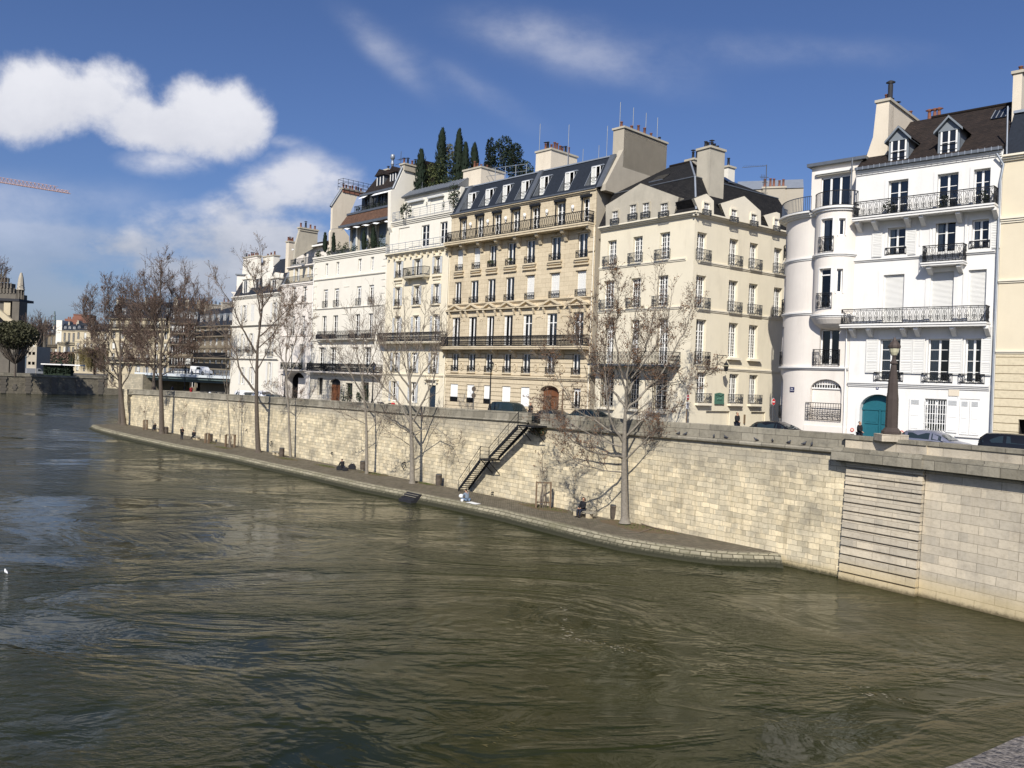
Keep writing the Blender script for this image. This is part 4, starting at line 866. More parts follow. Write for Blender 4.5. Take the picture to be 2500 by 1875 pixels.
    # tall chimney
    oF = -.5; a_ = c.S(3, 1300, 500, oF); b_ = c.S(3, 1448, 500, oF); zt = c.Z(3, 1370, 330, oF)
    c.chimney(a_, b_, oF, oF-1.35, zc, zt, 'grey_render', 5, 'pot_dark', 's', .45)
    oF = -6; a_ = c.S(3, 1485, 600, oF); b_ = c.S(3, 1552, 600, oF); c.chimney(a_, b_, oF, oF-.8, zb_, c.Z(3, 1520, 520, oF), 'bright_plaster', 1, 'pot_dark')
    oF = -7; a_ = c.S(3, 1135, 600, oF); b_ = c.S(3, 1240, 600, oF); c.chimney(a_, b_, oF, oF-1, zb_, c.Z(3, 1190, 450, oF), 'party_render', 2, 'pot_dark')
    for (k_, pts) in ((3, [(690, 655), (815, 650), (870, 585), (760, 590)]), (3, [(1495, 690), (1560, 735), (1590, 735), (1530, 690)])):
        bb = b if pts[0][0] < 1000 else c; o_ = -2.8; P = []
        m = bb.mb(); q0 = bb.F.hit(*px(k_, *pts[0]), -2.2); q1 = bb.F.hit(*px(k_, *pts[1]), -2.2)
        sl = (zr-zb_)/(ins2-ins); zz = lambda o: zb_+(-o-ins)*sl+.06
        m.face([(q0[0], -2.2, zz(-2.2)), (q1[0], -2.2, zz(-2.2)), (q1[0], -3.3, zz(-3.3)), (q0[0], -3.3, zz(-3.3))], 'glass_dark'); m.box(q0[0]-.06, q1[0]+.06, -2.25, -2.15, zz(-2.2)-.05, zz(-2.2)+.04, 'zinc'); bb.add(m, 'skylight')
    # wall lantern on a scrolled bracket
    s_ = c.S(4, 1372, 900); m = c.mb(); zt, zl_ = c.Z(4, 1375, 862), c.Z(4, 1375, 960); oo = .95
    m.tube([(s_, .03, zt), (s_, oo, zt)], .025, 'iron', 4); m.tube([(s_, .03, zl_), (s_, .03, zt+.1)], .03, 'iron', 4); m.tube([(s_, .05, zl_+.2), (s_, oo*.75, zt)], .02, 'iron', 4)
    m.tube([(s_, oo+.02*i*math.cos(i*.8)*.6, zt-.12+.02*i*math.sin(i*.8)*.6) for i in range(12)], .018, 'iron', 4)
    lt = thing('wall_lantern', 'black wall lantern hanging from a scrolled iron bracket on the cream corner house', 'lantern', c.F.w(s_, 0, zl_))
    m.build('bracket', lt); m = c.mb(); m.lathe((s_, oo, zt-1.25), [(.12, 0), (.14, .03), (.22, .45), (.24, .47), (.10, .66), (.05, .72), (.02, .86)], 'iron', 6, False); m.build('lamp_head', lt)
    m = c.mb(); m.lathe((s_, oo, zt-1.22), [(.125, .02), (.225, .43)], 'lamp_glass', 6, False); m.build('lamp_glass', lt)
    return zc
ZC5 = building_cream()
# ================================================================== white house with rounded corner and bow
def building_round():
    F = F7; root = thing('corner_house', 'white rounded corner house with a bow window stack and railed roof terrace', 'house', F.w(1.5, 0, 6)); b = Bld(F, root)
    sl, sr = b.S(2, 430, 300), b.S(2, 778, 300)+.02; R = 3.0
    zt = b.Z(1, 300, 1262); bands = [b.Z(2, 350, 112), b.Z(2, 300, 560), b.Z(2, 400, 1008)]
    cf = CF(F, sl, -R, R); c = Bld(cf, root); aL = -R*1.75
    for z0, z1 in ((1400, 1610), (230, 540), (660, 980)):
        k = 1 if z0 == 1400 else 2; s_a, zz1 = c.F.hit(*px(k, 186, z0)); s_a = -R*1.02
        zt_, zb_ = b.Z(k, 190, z0), b.Z(k, 190, z1); c.window(s_a-.55, s_a+.45, zb_, zt_, 2, 3, d=.3); c.rail(s_a-.75, s_a+.6, zb_, .95, .12, 'scroll', 0)
    zt_, zb_ = b.Z(2, 190, 1060), b.Z(2, 190, 1430); c.hole(-R*1.02-.9, -R*1.02+.75, 5.5, zt_, .5, .6); 
    m = c.mb(); m.box(-R*1.02-.9, -R*1.02+.75, -.5, -.45, 5.5, zb_+.9, 'iron_grey'); c.add(m, 'window'); c.rail(-R*1.02-.9, -R*1.02+.7, zb_, .95, .05, 'grille')
    c.wall(aL, 0, 4.5, zt, 'warm_stucco', closed=False)
    # straight part
    ws, a, t = b.row(2, [(432, 692)], (562, 1103, 1450), (563, 1103, 1450)); x0, x1 = ws[0]
    b.hole(x0, x1, a, t, .3, .75, False); b.rail(x0-.25, x1+.05, a+.05, 1.2, .12, 'grille'); m = b.mb()
    zc = b.Z(2, 562, 1178); m.box(x0, x1, -.29, -.22, zc-.06, zc+.03, 'white_paint')
    n = 12
    for i in range(1, n): q = x0+(x1-x0)*i/n; h = .75*math.sqrt(max(0, 1-((q-(x0+x1)/2)/((x1-x0)/2))**2)); m.box(q-.02, q+.02, -.28, -.24, zc, t-.75+h, 'white_paint')
    for j in range(1, 3): m.box(x0+.1, x1-.1, -.28, -.25, zc+.25*j, zc+.25*j+.03, 'white_paint')
    m.box(x0, x1, -.31, -.295, zc, t-.4, 'interior'); b.add(m, 'window')
    ws, a, t = b.row(2, [(512, 672)], (592, 650, 990), (593, 650, 990)); x0, x1 = ws[0]
    b.window(x0, x1, a, t, 2, 1, d=.35, transom=.86, arch=.45); b.rail(x0-.35, x1+.1, a, 1.1, .25, 'lyre', .22)
    b.wall(sl, sr, 4.5, zt, 'warm_stucco', 11, sidemt='warm_stucco')
    for z, pr in ((bands[0], .12), (bands[1], .14), (bands[2], .20)):
        b.ledge(sl, sr, z-.12, z+.08, pr, 'white_stucco'); c.ledge(aL, 0, z-.12, z+.08, pr, 'white_stucco')
    b.ledge(sl, sr, zt-.35, zt, .3, 'white_stucco', top='zinc'); c.ledge(aL, 0, zt-.35, zt, .55, 'white_stucco', steps=3, top='zinc')
    m = b.mb(); zz = b.Z(2, 500, 1488); m.box(sl, sr, .003, .1, 4.5, zz, 'warm_stucco'); b.add(m, 'plinth')
    # bow
    sb = (b.S(2, 440, 300, .5)+b.S(2, 775, 300, .5))/2; Rb = (b.S(2, 775, 300, .4)-b.S(2, 440, 300, .4))/2+.05; bf = CF(F, sb, -.35, Rb); w = Bld(bf, root); amp = Rb*1.35
    for k, x0, x1, y0, y1, big in ((1, 525, 618, 1300, 1575, 1), (1, 672, 724, 1297, 1440, 0), (2, 507, 603, 188, 518, 1), (2, 652, 702, 190, 390, 0)):
        ym = (y0+y1)/2; a_, b_ = w.S(k, x0, ym), w.S(k, x1, ym); zt_, zb_ = w.Z(k, (x0+x1)/2, y0), w.Z(k, (x0+x1)/2, y1)
        w.window(a_, b_, zb_, zt_, 1, 1, d=.2, transom=.84 if big and k == 2 else None, curtain=('curtain', .6, 'l') if not big or k == 1 else None)
        m = w.mb(); m.box(a_-.08, a_, .003, .05, zb_, zt_+.08, 'white_stucco'); m.box(b_, b_+.08, .003, .05, zb_, zt_+.08, 'white_stucco'); m.box(a_, b_, .003, .05, zt_, zt_+.08, 'white_stucco'); w.add(m, 'window_surround')
        if big: w.rail(a_-.12, b_+.12, zb_, 1.05, .1, 'lyre')
    zb = b.Z(2, 600, 575, 1.0)
    w.wall(-amp, amp, zb, zt, 'warm_stucco', closed=False)
    w.ledge(-amp, amp, bands[0]-.1, bands[0]+.1, .14, 'white_stucco'); w.ledge(-amp, amp, zt-.3, zt, .25, 'white_stucco', top='zinc'); w.ledge(-amp, amp, zb-.12, zb+.1, .16, 'white_stucco')
    m = MB(); n = 18; prof = [(1.05, zb-.05), (1.0, zb-.25), (.86, zb-.55), (.62, zb-.8), (.3, zb-.95)]
    for j in range(len(prof)-1):
        for i in range(n):
            P = lambda i_, q: bf.c+(bf.n*math.cos(-1.5+3.0*i_/n)+bf.d*math.sin(-1.5+3.0*i_/n))*Rb*q[0]+Vector((0, 0, q[1]))
            m.face([P(i, prof[j]), P(i+1, prof[j]), P(i+1, prof[j+1]), P(i, prof[j+1])], 'warm_stucco')
    m.build('corbel', root)
    m = MB(); top = [bf.w(-amp+2*amp*i/20, .12, zt+.02) for i in range(21)]; m.face(top, 'zinc')
    top = [cf.w(aL+(0-aL)*i/20, .5, zt+.01) for i in range(21)]+[F.w(sr, .2, zt+.01), F.w(sr, -11, zt+.01), F.w(sl-R, -11, zt+.01)]; m.face(top, 'zinc'); m.build('terrace_floor', root)
    c.rail(-R*1.6, R*.02, zt, 1.05, .35, 'plain', mt='iron_blue', name='terrace_railing'); w.rail(-amp*.98, amp*.98, zt, 1.05, .05, 'plain', mt='iron', name='terrace_railing')
    # penthouse
    s0, s1 = b.S(1, 447, 1000, -.8), sr+.1; z1 = b.Z(1, 640, 850, -.8); cF = Fr(F.w(0, -.8, 0), F.w(1, -.8, 0)); d = Bld(cF, root)
    x0, x1 = d.S(1, 525, 1050), d.S(1, 765, 1050); zt2 = d.Z(1, 645, 945); d.hole(x0, x1, zt+.05, zt2, .25); m = d.mb()
    for i in range(4): q = x0+(x1-x0)*i/3; m.box(q-.07, q+.07, -.2, -.12, zt+.05, zt2, 'white_paint')
    m.box(x0, x1, -.2, -.12, zt2-.12, zt2, 'white_paint'); wn = d.add(m, 'window'); g = d.mb(); g.face([(x0, -.17, zt+.1), (x1, -.17, zt+.1), (x1, -.17, zt2), (x0, -.17, zt2)], 'pane'); d.add(g, 'pane', wn)
    g = d.mb(); g.box(x0+.1, x1-.1, -.4, -.35, zt+.1, zt2, 'cloth_grey'); d.add(g, 'curtain', wn)
    m = d.mb(); m.box(x0-.35, x1+.2, .003, .28, zt2+.2, zt2+.42, 'white_stucco'); m.box(x0-.3, x1+.15, .003, .18, zt2+.1, zt2+.2, 'cream_trim'); d.add(m, 'awning_box')
    d.wall(s0, s1, zt-.1, z1, 'warm_stucco', 9); m = d.mb(); m.box(s0-.25, s1+.3, -9, .35, z1, z1+.22, 'zinc'); d.add(m, 'roof')
    m = b.mb(); m.tube([(sr-.25, .15, zt), (sr-.25, .1, z1)], .05, 'zinc', 5); m.tube([(sr-.12, .15, 6), (sr-.2, .15, bands[0])], .05, 'white_paint', 5); b.add(m, 'drainpipe')
    pl = c.mb(); s_, z_ = c.F.hit(*px(0, 1934.8, 950.5)); 
    return b, c, sl, sr, zt
B6 = building_round()
# ================================================================== white house with the teal gate
def building_white():
    F = F7; b = Bld(F, thing('town_house', 'bright white town house with teal arched gate, white shutters and brown tiled roof', 'house', F.w(F.hit(2260, 950)[0], 0, 6)))
    s0 = B6[3]+.02; s1 = b.S(2, 1978, 600); ze = (b.Z(1, 900, 905)+b.Z(1, 2030, 705))/2
    zb1 = (b.Z(2, 900, 648, .9)+b.Z(2, 1900, 625, .9))/2; zb2 = (b.Z(1, 900, 1278, .9)+b.Z(1, 1950, 1170, .9))/2; zl = (b.Z(2, 800, 1120)+b.Z(2, 1900, 1155))/2
    rnd = random.Random(5)
    ws, a, t = b.row(1, [(1080, 1245), (1487, 1660), (1787, 1925)], (1162, 985, 1215), (1856, 882, 1120))
    for w in ws: b.window(*w, zb2+.02, t, 2, 3, d=.28, curtain=('cloth_grey', .95, 'b')); surround(b, *w, zb2+.02, t, .22, .05, 'white_stucco', sill=False)
    ws, a, t = b.row(1, [(1075, 1222), (1470, 1637), (1772, 1912)], (1148, 1372, 1608), (1841, 1308, 1545))
    zl2 = a
    for i, w in enumerate(ws):
        b.window(*w, a if i != 1 else a-.25, t+(.1 if i == 1 else 0), 2, 3, d=.28, curtain=('curtain', .25, 'l')); surround(b, *w, a, t, .16, .05, 'white_stucco')
        if i != 1: b.rail(w[0]-.1, w[1]+.1, a, .5, .12, 'lyre')
    for k, x0, x1, y0, y1 in ((1, 950, 1032, 1395, 1618), (1, 1225, 1313, 1372, 1598), (1, 1925, 2008, 1278, 1545)): b.shutter(b.S(k, x0, 1480), b.S(k, x1, 1480), b.Z(k, (x0+x1)/2, y1), b.Z(k, (x0+x1)/2, y0))
    for x_, w_, za, zb__ in ((1725, .06, a-.2, zb2-.4), (1430, .03, a-.2, t+.1), (1345, .03, a+.5, t+.1)): q = b.S(1, x_, 1400); m = b.mb(); m.box(q-w_, q+w_, .003, w_*1.7, za, zb__, 'white_stucco'); b.add(m, 'trim')
    ws, a, t = b.row(2, [(1040, 1212), (1430, 1622), (1742, 1892)], (1126, 240, 500), (1817, 196, 480))
    for i, w in enumerate(ws):
        b.hole(*w, zb1+.02, t, .2, 0, False); m = b.mb(); n = 42; H = t-zb1
        for j in range(n): z = zb1+.02+H*j/n; m.face([(w[0]+.05, -.12, z), (w[1]-.05, -.12, z), (w[1]-.05, -.15, z+H/n), (w[0]+.05, -.15, z+H/n)], 'shutter_white')
        m.box(w[0], w[0]+.06, -.2, -.1, zb1, t, 'white_paint'); m.box(w[1]-.06, w[1], -.2, -.1, zb1, t, 'white_paint'); b.add(m, 'roller_blind'); surround(b, *w, zb1+.02, t, .3, .06, 'white_stucco', sill=False)
    ws, a, t = b.row(2, [(1010, 1187), (1407, 1592), (1715, 1857)], (1098, 772, 1118), (1786, 768, 1140))
    for w in ws:
        b.window(*w, a, t, 2, 4, d=.26, curtain=('curtain', .5, 'l')); surround(b, *w, a, t, .12, .05, 'white_stucco'); b.rail(w[0]-.3, w[1]+.2, a-.05, .62, .14, 'lyre')
    for x0, x1, y0, y1 in ((900, 1000, 762, 1050), (1183, 1282, 760, 1055), (1284, 1384, 757, 1058), (1588, 1694, 752, 1065), (1850, 1938, 758, 1072)): b.shutter(b.S(2, x0, 900), b.S(2, x1, 900), b.Z(2, (x0+x1)/2, y1), b.Z(2, (x0+x1)/2, y0), o=.08, split=3)
    # ground floor
    ws, a, t = b.row(2, [(1380, 1560)], (1470, 1266, 1528), (1471, 1266, 1528)); w = ws[0]; b.window(*w, a, t, 2, 3, d=.3, curtain=('curtain', 1, 'b')); m = b.mb()
    for i in range(9): q = w[0]+(w[1]-w[0])*(i+.3)/8.6; m.box(q-.02, q+.02, .03, .07, a, t-.12, 'white_paint')
    for z in (.22, .52, .8): m.box(w[0], w[1], .02, .06, a+(t-a)*z, a+(t-a)*z+.04, 'white_paint')
    b.add(m, 'window_bars'); m = b.mb(); foliage(m, ((w[0]+w[1])/2, -.1, a+.2), ((w[1]-w[0])*.45, .12, .22), 120, .09, ['ivy'], rnd); b.add(m, 'flower_box')
    for x0, x1, y0, y1 in ((1255, 1348, 1262, 1525), (1562, 1662, 1268, 1545), (1672, 1752, 1275, 1560), (1755, 1838, 1278, 1565)):
        zt_, zb_ = b.Z(2, (x0+x1)/2, y0), b.Z(2, (x0+x1)/2, y1); a_, b_ = b.S(2, x0, 1400), b.S(2, x1, 1400); m = b.mb()
        m.box(a_, b_, .03, .07, zb_, zt_, 'white_paint'); h = (zt_-zb_)
        for q0, q1 in ((.06, .42), (.46, .78)): m.box(a_+.12, b_-.12, .07, .09, zb_+h*q0, zb_+h*q1, 'white_paint')
        for j in range(7): z = zb_+h*(.82+.15*j/7); m.face([(a_+.1, .075, z+.03), (b_-.1, .075, z+.03), (b_-.1, .10, z), (a_+.1, .10, z)], 'shutter_grey')
        b.add(m, 'shutter')
    x0, x1 = b.S(2, 1662, 1400), b.S(2, 1850, 1400); surround(b, x0+.05, x1-.1, b.Z(2, 1755, 1570), b.Z(2, 1755, 1268), .14, .05, 'white_stucco')
    # gate
    d0, d1 = b.S(2, 845, 1400), b.S(2, 1150, 1400); dt = b.Z(2, 985, 1228); rise = (d1-d0)*.42; b.hole(d0, d1, 4.6, dt, .55, rise, False); m = b.mb(); zs = dt-rise
    m.box(d0, d1, -.54, -.42, 4.6, dt, 'door_blue'); c_ = (d0+d1)/2
    for sgn in (-1, 1):
        for z0, z1 in ((zs-2.4, zs-1.15), (zs-1.0, zs-.12)): xa = c_+sgn*.12; xb = c_+sgn*((d1-d0)/2-.2); m.box(min(xa, xb), max(xa, xb), -.42, -.37, z0, z1, 'door_blue'); m.box(min(xa, xb)+.12, max(xa, xb)-.12, -.37, -.35, z0+.12, z1-.12, 'door_blue')
    m.box(d0, d1, -.42, -.34, zs-.08, zs+.06, 'door_blue'); m.box(c_-.05, c_+.05, -.42, -.34, 4.6, zs, 'door_blue'); gate = b.add(m, 'gate')
    m = b.mb(); m.tube([(c_-.3, -.33, zs-2.5), (c_+.3, -.33, zs-2.5)], .03, 'iron', 5); b.add(m, 'handle', gate)
    m = b.mb(); n = 16
    for i in range(n):
        g = lambda j, e: (c_-((d1-d0)/2+e)*math.cos(math.pi*j/n), zs+(rise+e)*math.sin(math.pi*j/n))
        p, q, r_, s_ = g(i, 0), g(i+1, 0), g(i+1, .24), g(i, .24); m.face([(p[0], .06, p[1]), (q[0], .06, q[1]), (r_[0], .06, r_[1]), (s_[0], .06, s_[1])], 'white_stucco'); m.face([(s_[0], .0, s_[1]), (r_[0], .0, r_[1]), (r_[0], .06, r_[1]), (s_[0], .06, s_[1])], 'white_stucco'); m.face([(p[0], .06, p[1]), (q[0], .06, q[1]), (q[0], 0, q[1]), (p[0], 0, p[1])], 'white_stucco')
    m.box(d0-.24, d0, .003, .06, 4.6, zs, 'white_stucco'); m.box(d1, d1+.24, .003, .06, 4.6, zs, 'white_stucco'); b.add(m, 'gate_surround')
    b.ledge(s0, s1-.25, zl-.32, zl, .22, 'white_stucco', steps=3, top='zinc'); b.ledge(s0, s1-.2, zl2-.3, zl2-.12, .16, 'white_stucco', steps=2, top='zinc')
    cx = [b.S(2, x, 700) for x in (805, 945, 1225, 1335, 1635, 1915)]; b.balcony(s0-.35, s1-.35, zb1, .24, .95, 'white_stucco', 1.0, 'lyre', cx, .26, .62, cshape=2)
    cx = [b.S(1, x, 1330-x*.08) for x in (860, 995, 1262, 1385, 1685, 1985)]; b.balcony(s0+.2, s1-.15, zb2, .26, .95, 'white_stucco', 1.02, 'lyre', cx, .26, .62, cshape=2)
    x0, x1 = b.S(1, 1375, 1620, .3), b.S(1, 1700, 1600, .9); zz = b.Z(1, 1540, 1652, .8); b.balcony(x0, x1, zz, .22, .85, 'white_stucco', 1.05, 'lyre', (x0+.4, x1-.3), .26, .5, cshape=2)
    for (k, x, y, r_) in ((1, 1080, 1200, .42), (1, 1540, 1160, .34), (1, 1880, 1110, .48)):
        m = b.mb(); s_ = b.S(k, x, y, .6); foliage(m, (s_, .55, zb2+.45), (r_, .25, .5), 150, .09, ['ivy', 'evergreen'], rnd); b.add(m, 'potted_plant')
    b.ledge(s0, s1-.05, ze-.42, ze-.1, .2, 'white_stucco', steps=3); m = b.mb(); m.box(s0, s1, .05, .38, ze-.08, ze+.1, 'zinc')
    for i in range(24): q = s0+(s1-s0)*(i+.5)/24; m.box(q-.02, q+.02, .38, .41, ze-.1, ze+.13, 'zinc_pale')
    b.add(m, 'gutter')
    m = b.mb(); p0 = b.S(2, 1600, 1215)-.4; m.box(b.S(2, 1580, 1215), b.S(2, 1668, 1215), .01, .05, b.Z(2, 1625, 1242), b.Z(2, 1625, 1190), 'pale_render'); b.add(m, 'plaque')
    m = b.mb(); q = b.S(2, 2000, 800); m.tube([(b.S(1, 1985, 780), .3, ze-.3), (b.S(1, 2040, 830), .16, ze-1.0), (s1-.06, .16, ze-2), (s1-.06, .16, 6)], .065, 'zinc_pale', 6); b.add(m, 'drainpipe')
    b.wall(s0, s1, 4.5, ze, 'white_stucco', 11, sidemt='white_stucco')
    # roof
    zr = (b.Z(1, 1480, 468, -5.5)+b.Z(1, 2060, 352, -5.5))/2; m = b.mb(); m.prism([(.2, ze+.04), (-5.5, zr), (-11, ze+.04)], s0+.02, s1, 's', 'tile_brown'); roof = b.add(m, 'roof')
    m = b.mb(); m.tube([(s0+3, -5.5, zr+.04), (s1, -5.5, zr+.04)], .12, 'tile_brown', 5); b.add(m, 'ridge', roof)
    sl = (zr-ze)/5.7
    m = b.mb(); a_, b_ = b.S(1, 1950, 440, -4.2), b.S(1, 2070, 420, -4.2); zz = lambda o: ze+(.2-o)*sl+.1; m.face([(a_, -3.6, zz(-3.6)), (b_, -3.6, zz(-3.6)), (b_, -4.7, zz(-4.7)), (a_, -4.7, zz(-4.7))], 'glass_dark')
    for i in range(4): q = a_+(b_-a_)*i/3; m.tube([(q, -3.6, zz(-3.6)+.03), (q, -4.7, zz(-4.7)+.03)], .035, 'zinc_pale', 4)
    b.add(m, 'skylight')
    for (x0, x1, yt, ym, yb) in ((1085, 1248, 545, 640, 840), (1490, 1668, 462, 560, 768)):
        o = -.25; a_, b_ = b.S(1, x0, 720, o), b.S(1, x1, 720, o); zb_ = ze+.05; zm = b.Z(1, (x0+x1)/2, ym, o); zt_ = b.Z(1, (x0+x1)/2, yt, o); c_ = (a_+b_)/2; bo = -(zt_-ze)/sl-.3
        m = b.mb(); m.prism([(a_, zb_), (b_, zb_), (b_, zm), (c_, zt_-.1), (a_, zm)], o-.2, o, 'o', 'dormer_grey')
        m.prism([(o-.1, zb_), (o-.1, zm), (-(zm-ze)/sl-.1, zm)], a_, a_+.12, 's', 'dormer_grey'); m.prism([(o-.1, zb_), (o-.1, zm), (-(zm-ze)/sl-.1, zm)], b_-.12, b_, 's', 'dormer_grey'); dm = b.add(m, 'dormer')
        m = b.mb(); 
        for sg in (-1, 1):
            e = c_+sg*((b_-a_)/2+.22); m.face([(c_, o+.25, zt_+.08), (e, o+.25, zm-.08), (e, bo+1.2, zm-.08), (c_, bo, zt_+.08)], 'tile_brown'); m.face([(c_, o+.25, zt_-.08), (e, o+.25, zm-.24), (e, o+.25, zm-.08), (c_, o+.25, zt_+.08)], 'dormer_grey'); m.face([(c_, o+.25, zt_-.08), (e, o+.25, zm-.24), (e, bo+1.2, zm-.24), (c_, bo, zt_-.08)], 'dormer_grey')
        b.add(m, 'roof', dm)
        m = b.mb(); p0, p1 = a_+.16, b_-.12; z1_ = zm-.12; m.box(p0, p1, o+.003, o+.02, zb_+.08, z1_, 'glass_dark')
        for q in (p0, (p0+p1)/2-.05, p1-.1): m.box(q, q+.1, o+.02, o+.06, zb_+.08, z1_, 'white_paint')
        m.box(p0, p1, o+.02, o+.05, (zb_+z1_)/2+.1, (zb_+z1_)/2+.14, 'white_paint'); m.box(p0-.1, p1+.1, o+.02, o+.08, z1_, z1_+.07, 'dormer_grey'); m.box(p0, p1, o+.07, o+.09, zb_+.8, zb_+.84, 'iron'); m.box(p0, p1, o+.07, o+.09, zb_+.45, zb_+.48, 'iron'); b.add(m, 'window', dm)
    # chimney
    oF = -1.2; a_ = b.S(1, 985, 320, oF); c_ = b.S(1, 1090, 320, oF); zt_ = b.Z(1, 1040, 312, oF); oB = b.F.side(*px(1, 1330, 412), c_)[0]
    c = b.chimney(a_, c_, oF, oB, ze+1, zt_, 'pale_render', 5, 'terracotta', ph=.5)
    m = b.mb(); m.prism([(b.S(1, 855, 860, oF), ze), (c_, ze), (c_, zt_-.4), (a_, zt_-.4), (a_-.15, zt_-2.5)], oF-.9, oF+.02, 'o', 'pale_render'); m.box(b.S(1, 855, 800, oF), b.S(1, 905, 800, oF), oF-1, oF+.12, ze+.7, ze+1.1, 'white_stucco'); b.add(m, 'chimney_breast')
    m = b.mb(); q = b.S(1, 1098, 250, -1.5); m.lathe((q, -1.5, zt_), [(.16, 0), (.16, 1.0), (.1, 1.05), (.32, 1.15), (.1, 1.28)], 'pot_dark', 10); b.add(m, 'chimney_pot')
    for x in (1420, 1465, 1500): m = b.mb(); q = b.S(1, x, 450, -6.5); m.lathe((q, -6.5, zr-.3), [(.13, 0), (.11, 1.0), (.08, 1.1), (.28, 1.2), (.06, 1.3)], 'terracotta', 8); b.add(m, 'chimney_pot')
    # ------------------------------------------------------------ neighbour at the right edge
    e = Bld(F, thing('apartment_building', 'beige house at the right edge with rusticated ground floor and dark roof', 'building', F.w(s1+2, 0, 6)))
    t0 = s1+.02; t1 = t0+12; zl = e.Z(2, 2060, 880); z2 = e.Z(2, 2100, 285); z3 = e.Z(1, 2120, 1290); ze2 = e.Z(1, 2120, 770)
    x0 = e.S(2, 2155, 1500); e.hole(x0, x0+1.6, 6.0, e.Z(2, 2170, 1435), .25); e.hole(t0+4.5, t0+5.7, zl+1, zl+3.4, .3); e.hole(t0+4.5, t0+5.7, z2+.8, z2+3, .3)
    e.wall(t0, t1, 4.5, ze2-.3, 'beige_stucco', 11, [(4.5, zl, 'rustic_beige')])
    e.ledge(t0, t1, zl-.08, zl+.1, .12, 'cream_trim'); e.ledge(t0, t1, z2-.15, z2+.05, .14, 'cream_trim'); e.ledge(t0, t1, z3-.3, z3+.05, .2, 'cream_trim', steps=3); e.ledge(t0, t1, ze2-.35, ze2, .35, 'cream_trim', steps=3, top='zinc')
    zt_ = e.Z(1, 2120, 430, -2.2); m = e.mb(); m.prism([(.1, ze2), (-2.2, zt_), (-11, zt_+1), (-11, ze2)], t0, t1, 's', 'slate'); m.box(t0, t1, -2.3, -2.0, zt_-.05, zt_+.12, 'zinc_pale'); e.add(m, 'roof')
    a_ = e.S(1, 2110, 200, -2.8); c_ = e.S(1, 2185, 200, -2.8); e.chimney(a_, c_, -2.8, -7, zt_-.5, e.Z(1, 2150, 75, -2.8), 'pale_render', 3, 'terracotta', ph=.6)
    m = e.mb(); q = e.S(1, 2075, 500); m.tube([(q, .15, ze2), (q-.05, .1, zt_-.2)], .05, 'zinc_pale', 5); e.add(m, 'drainpipe')
    return b, s0, s1
B7 = building_white()
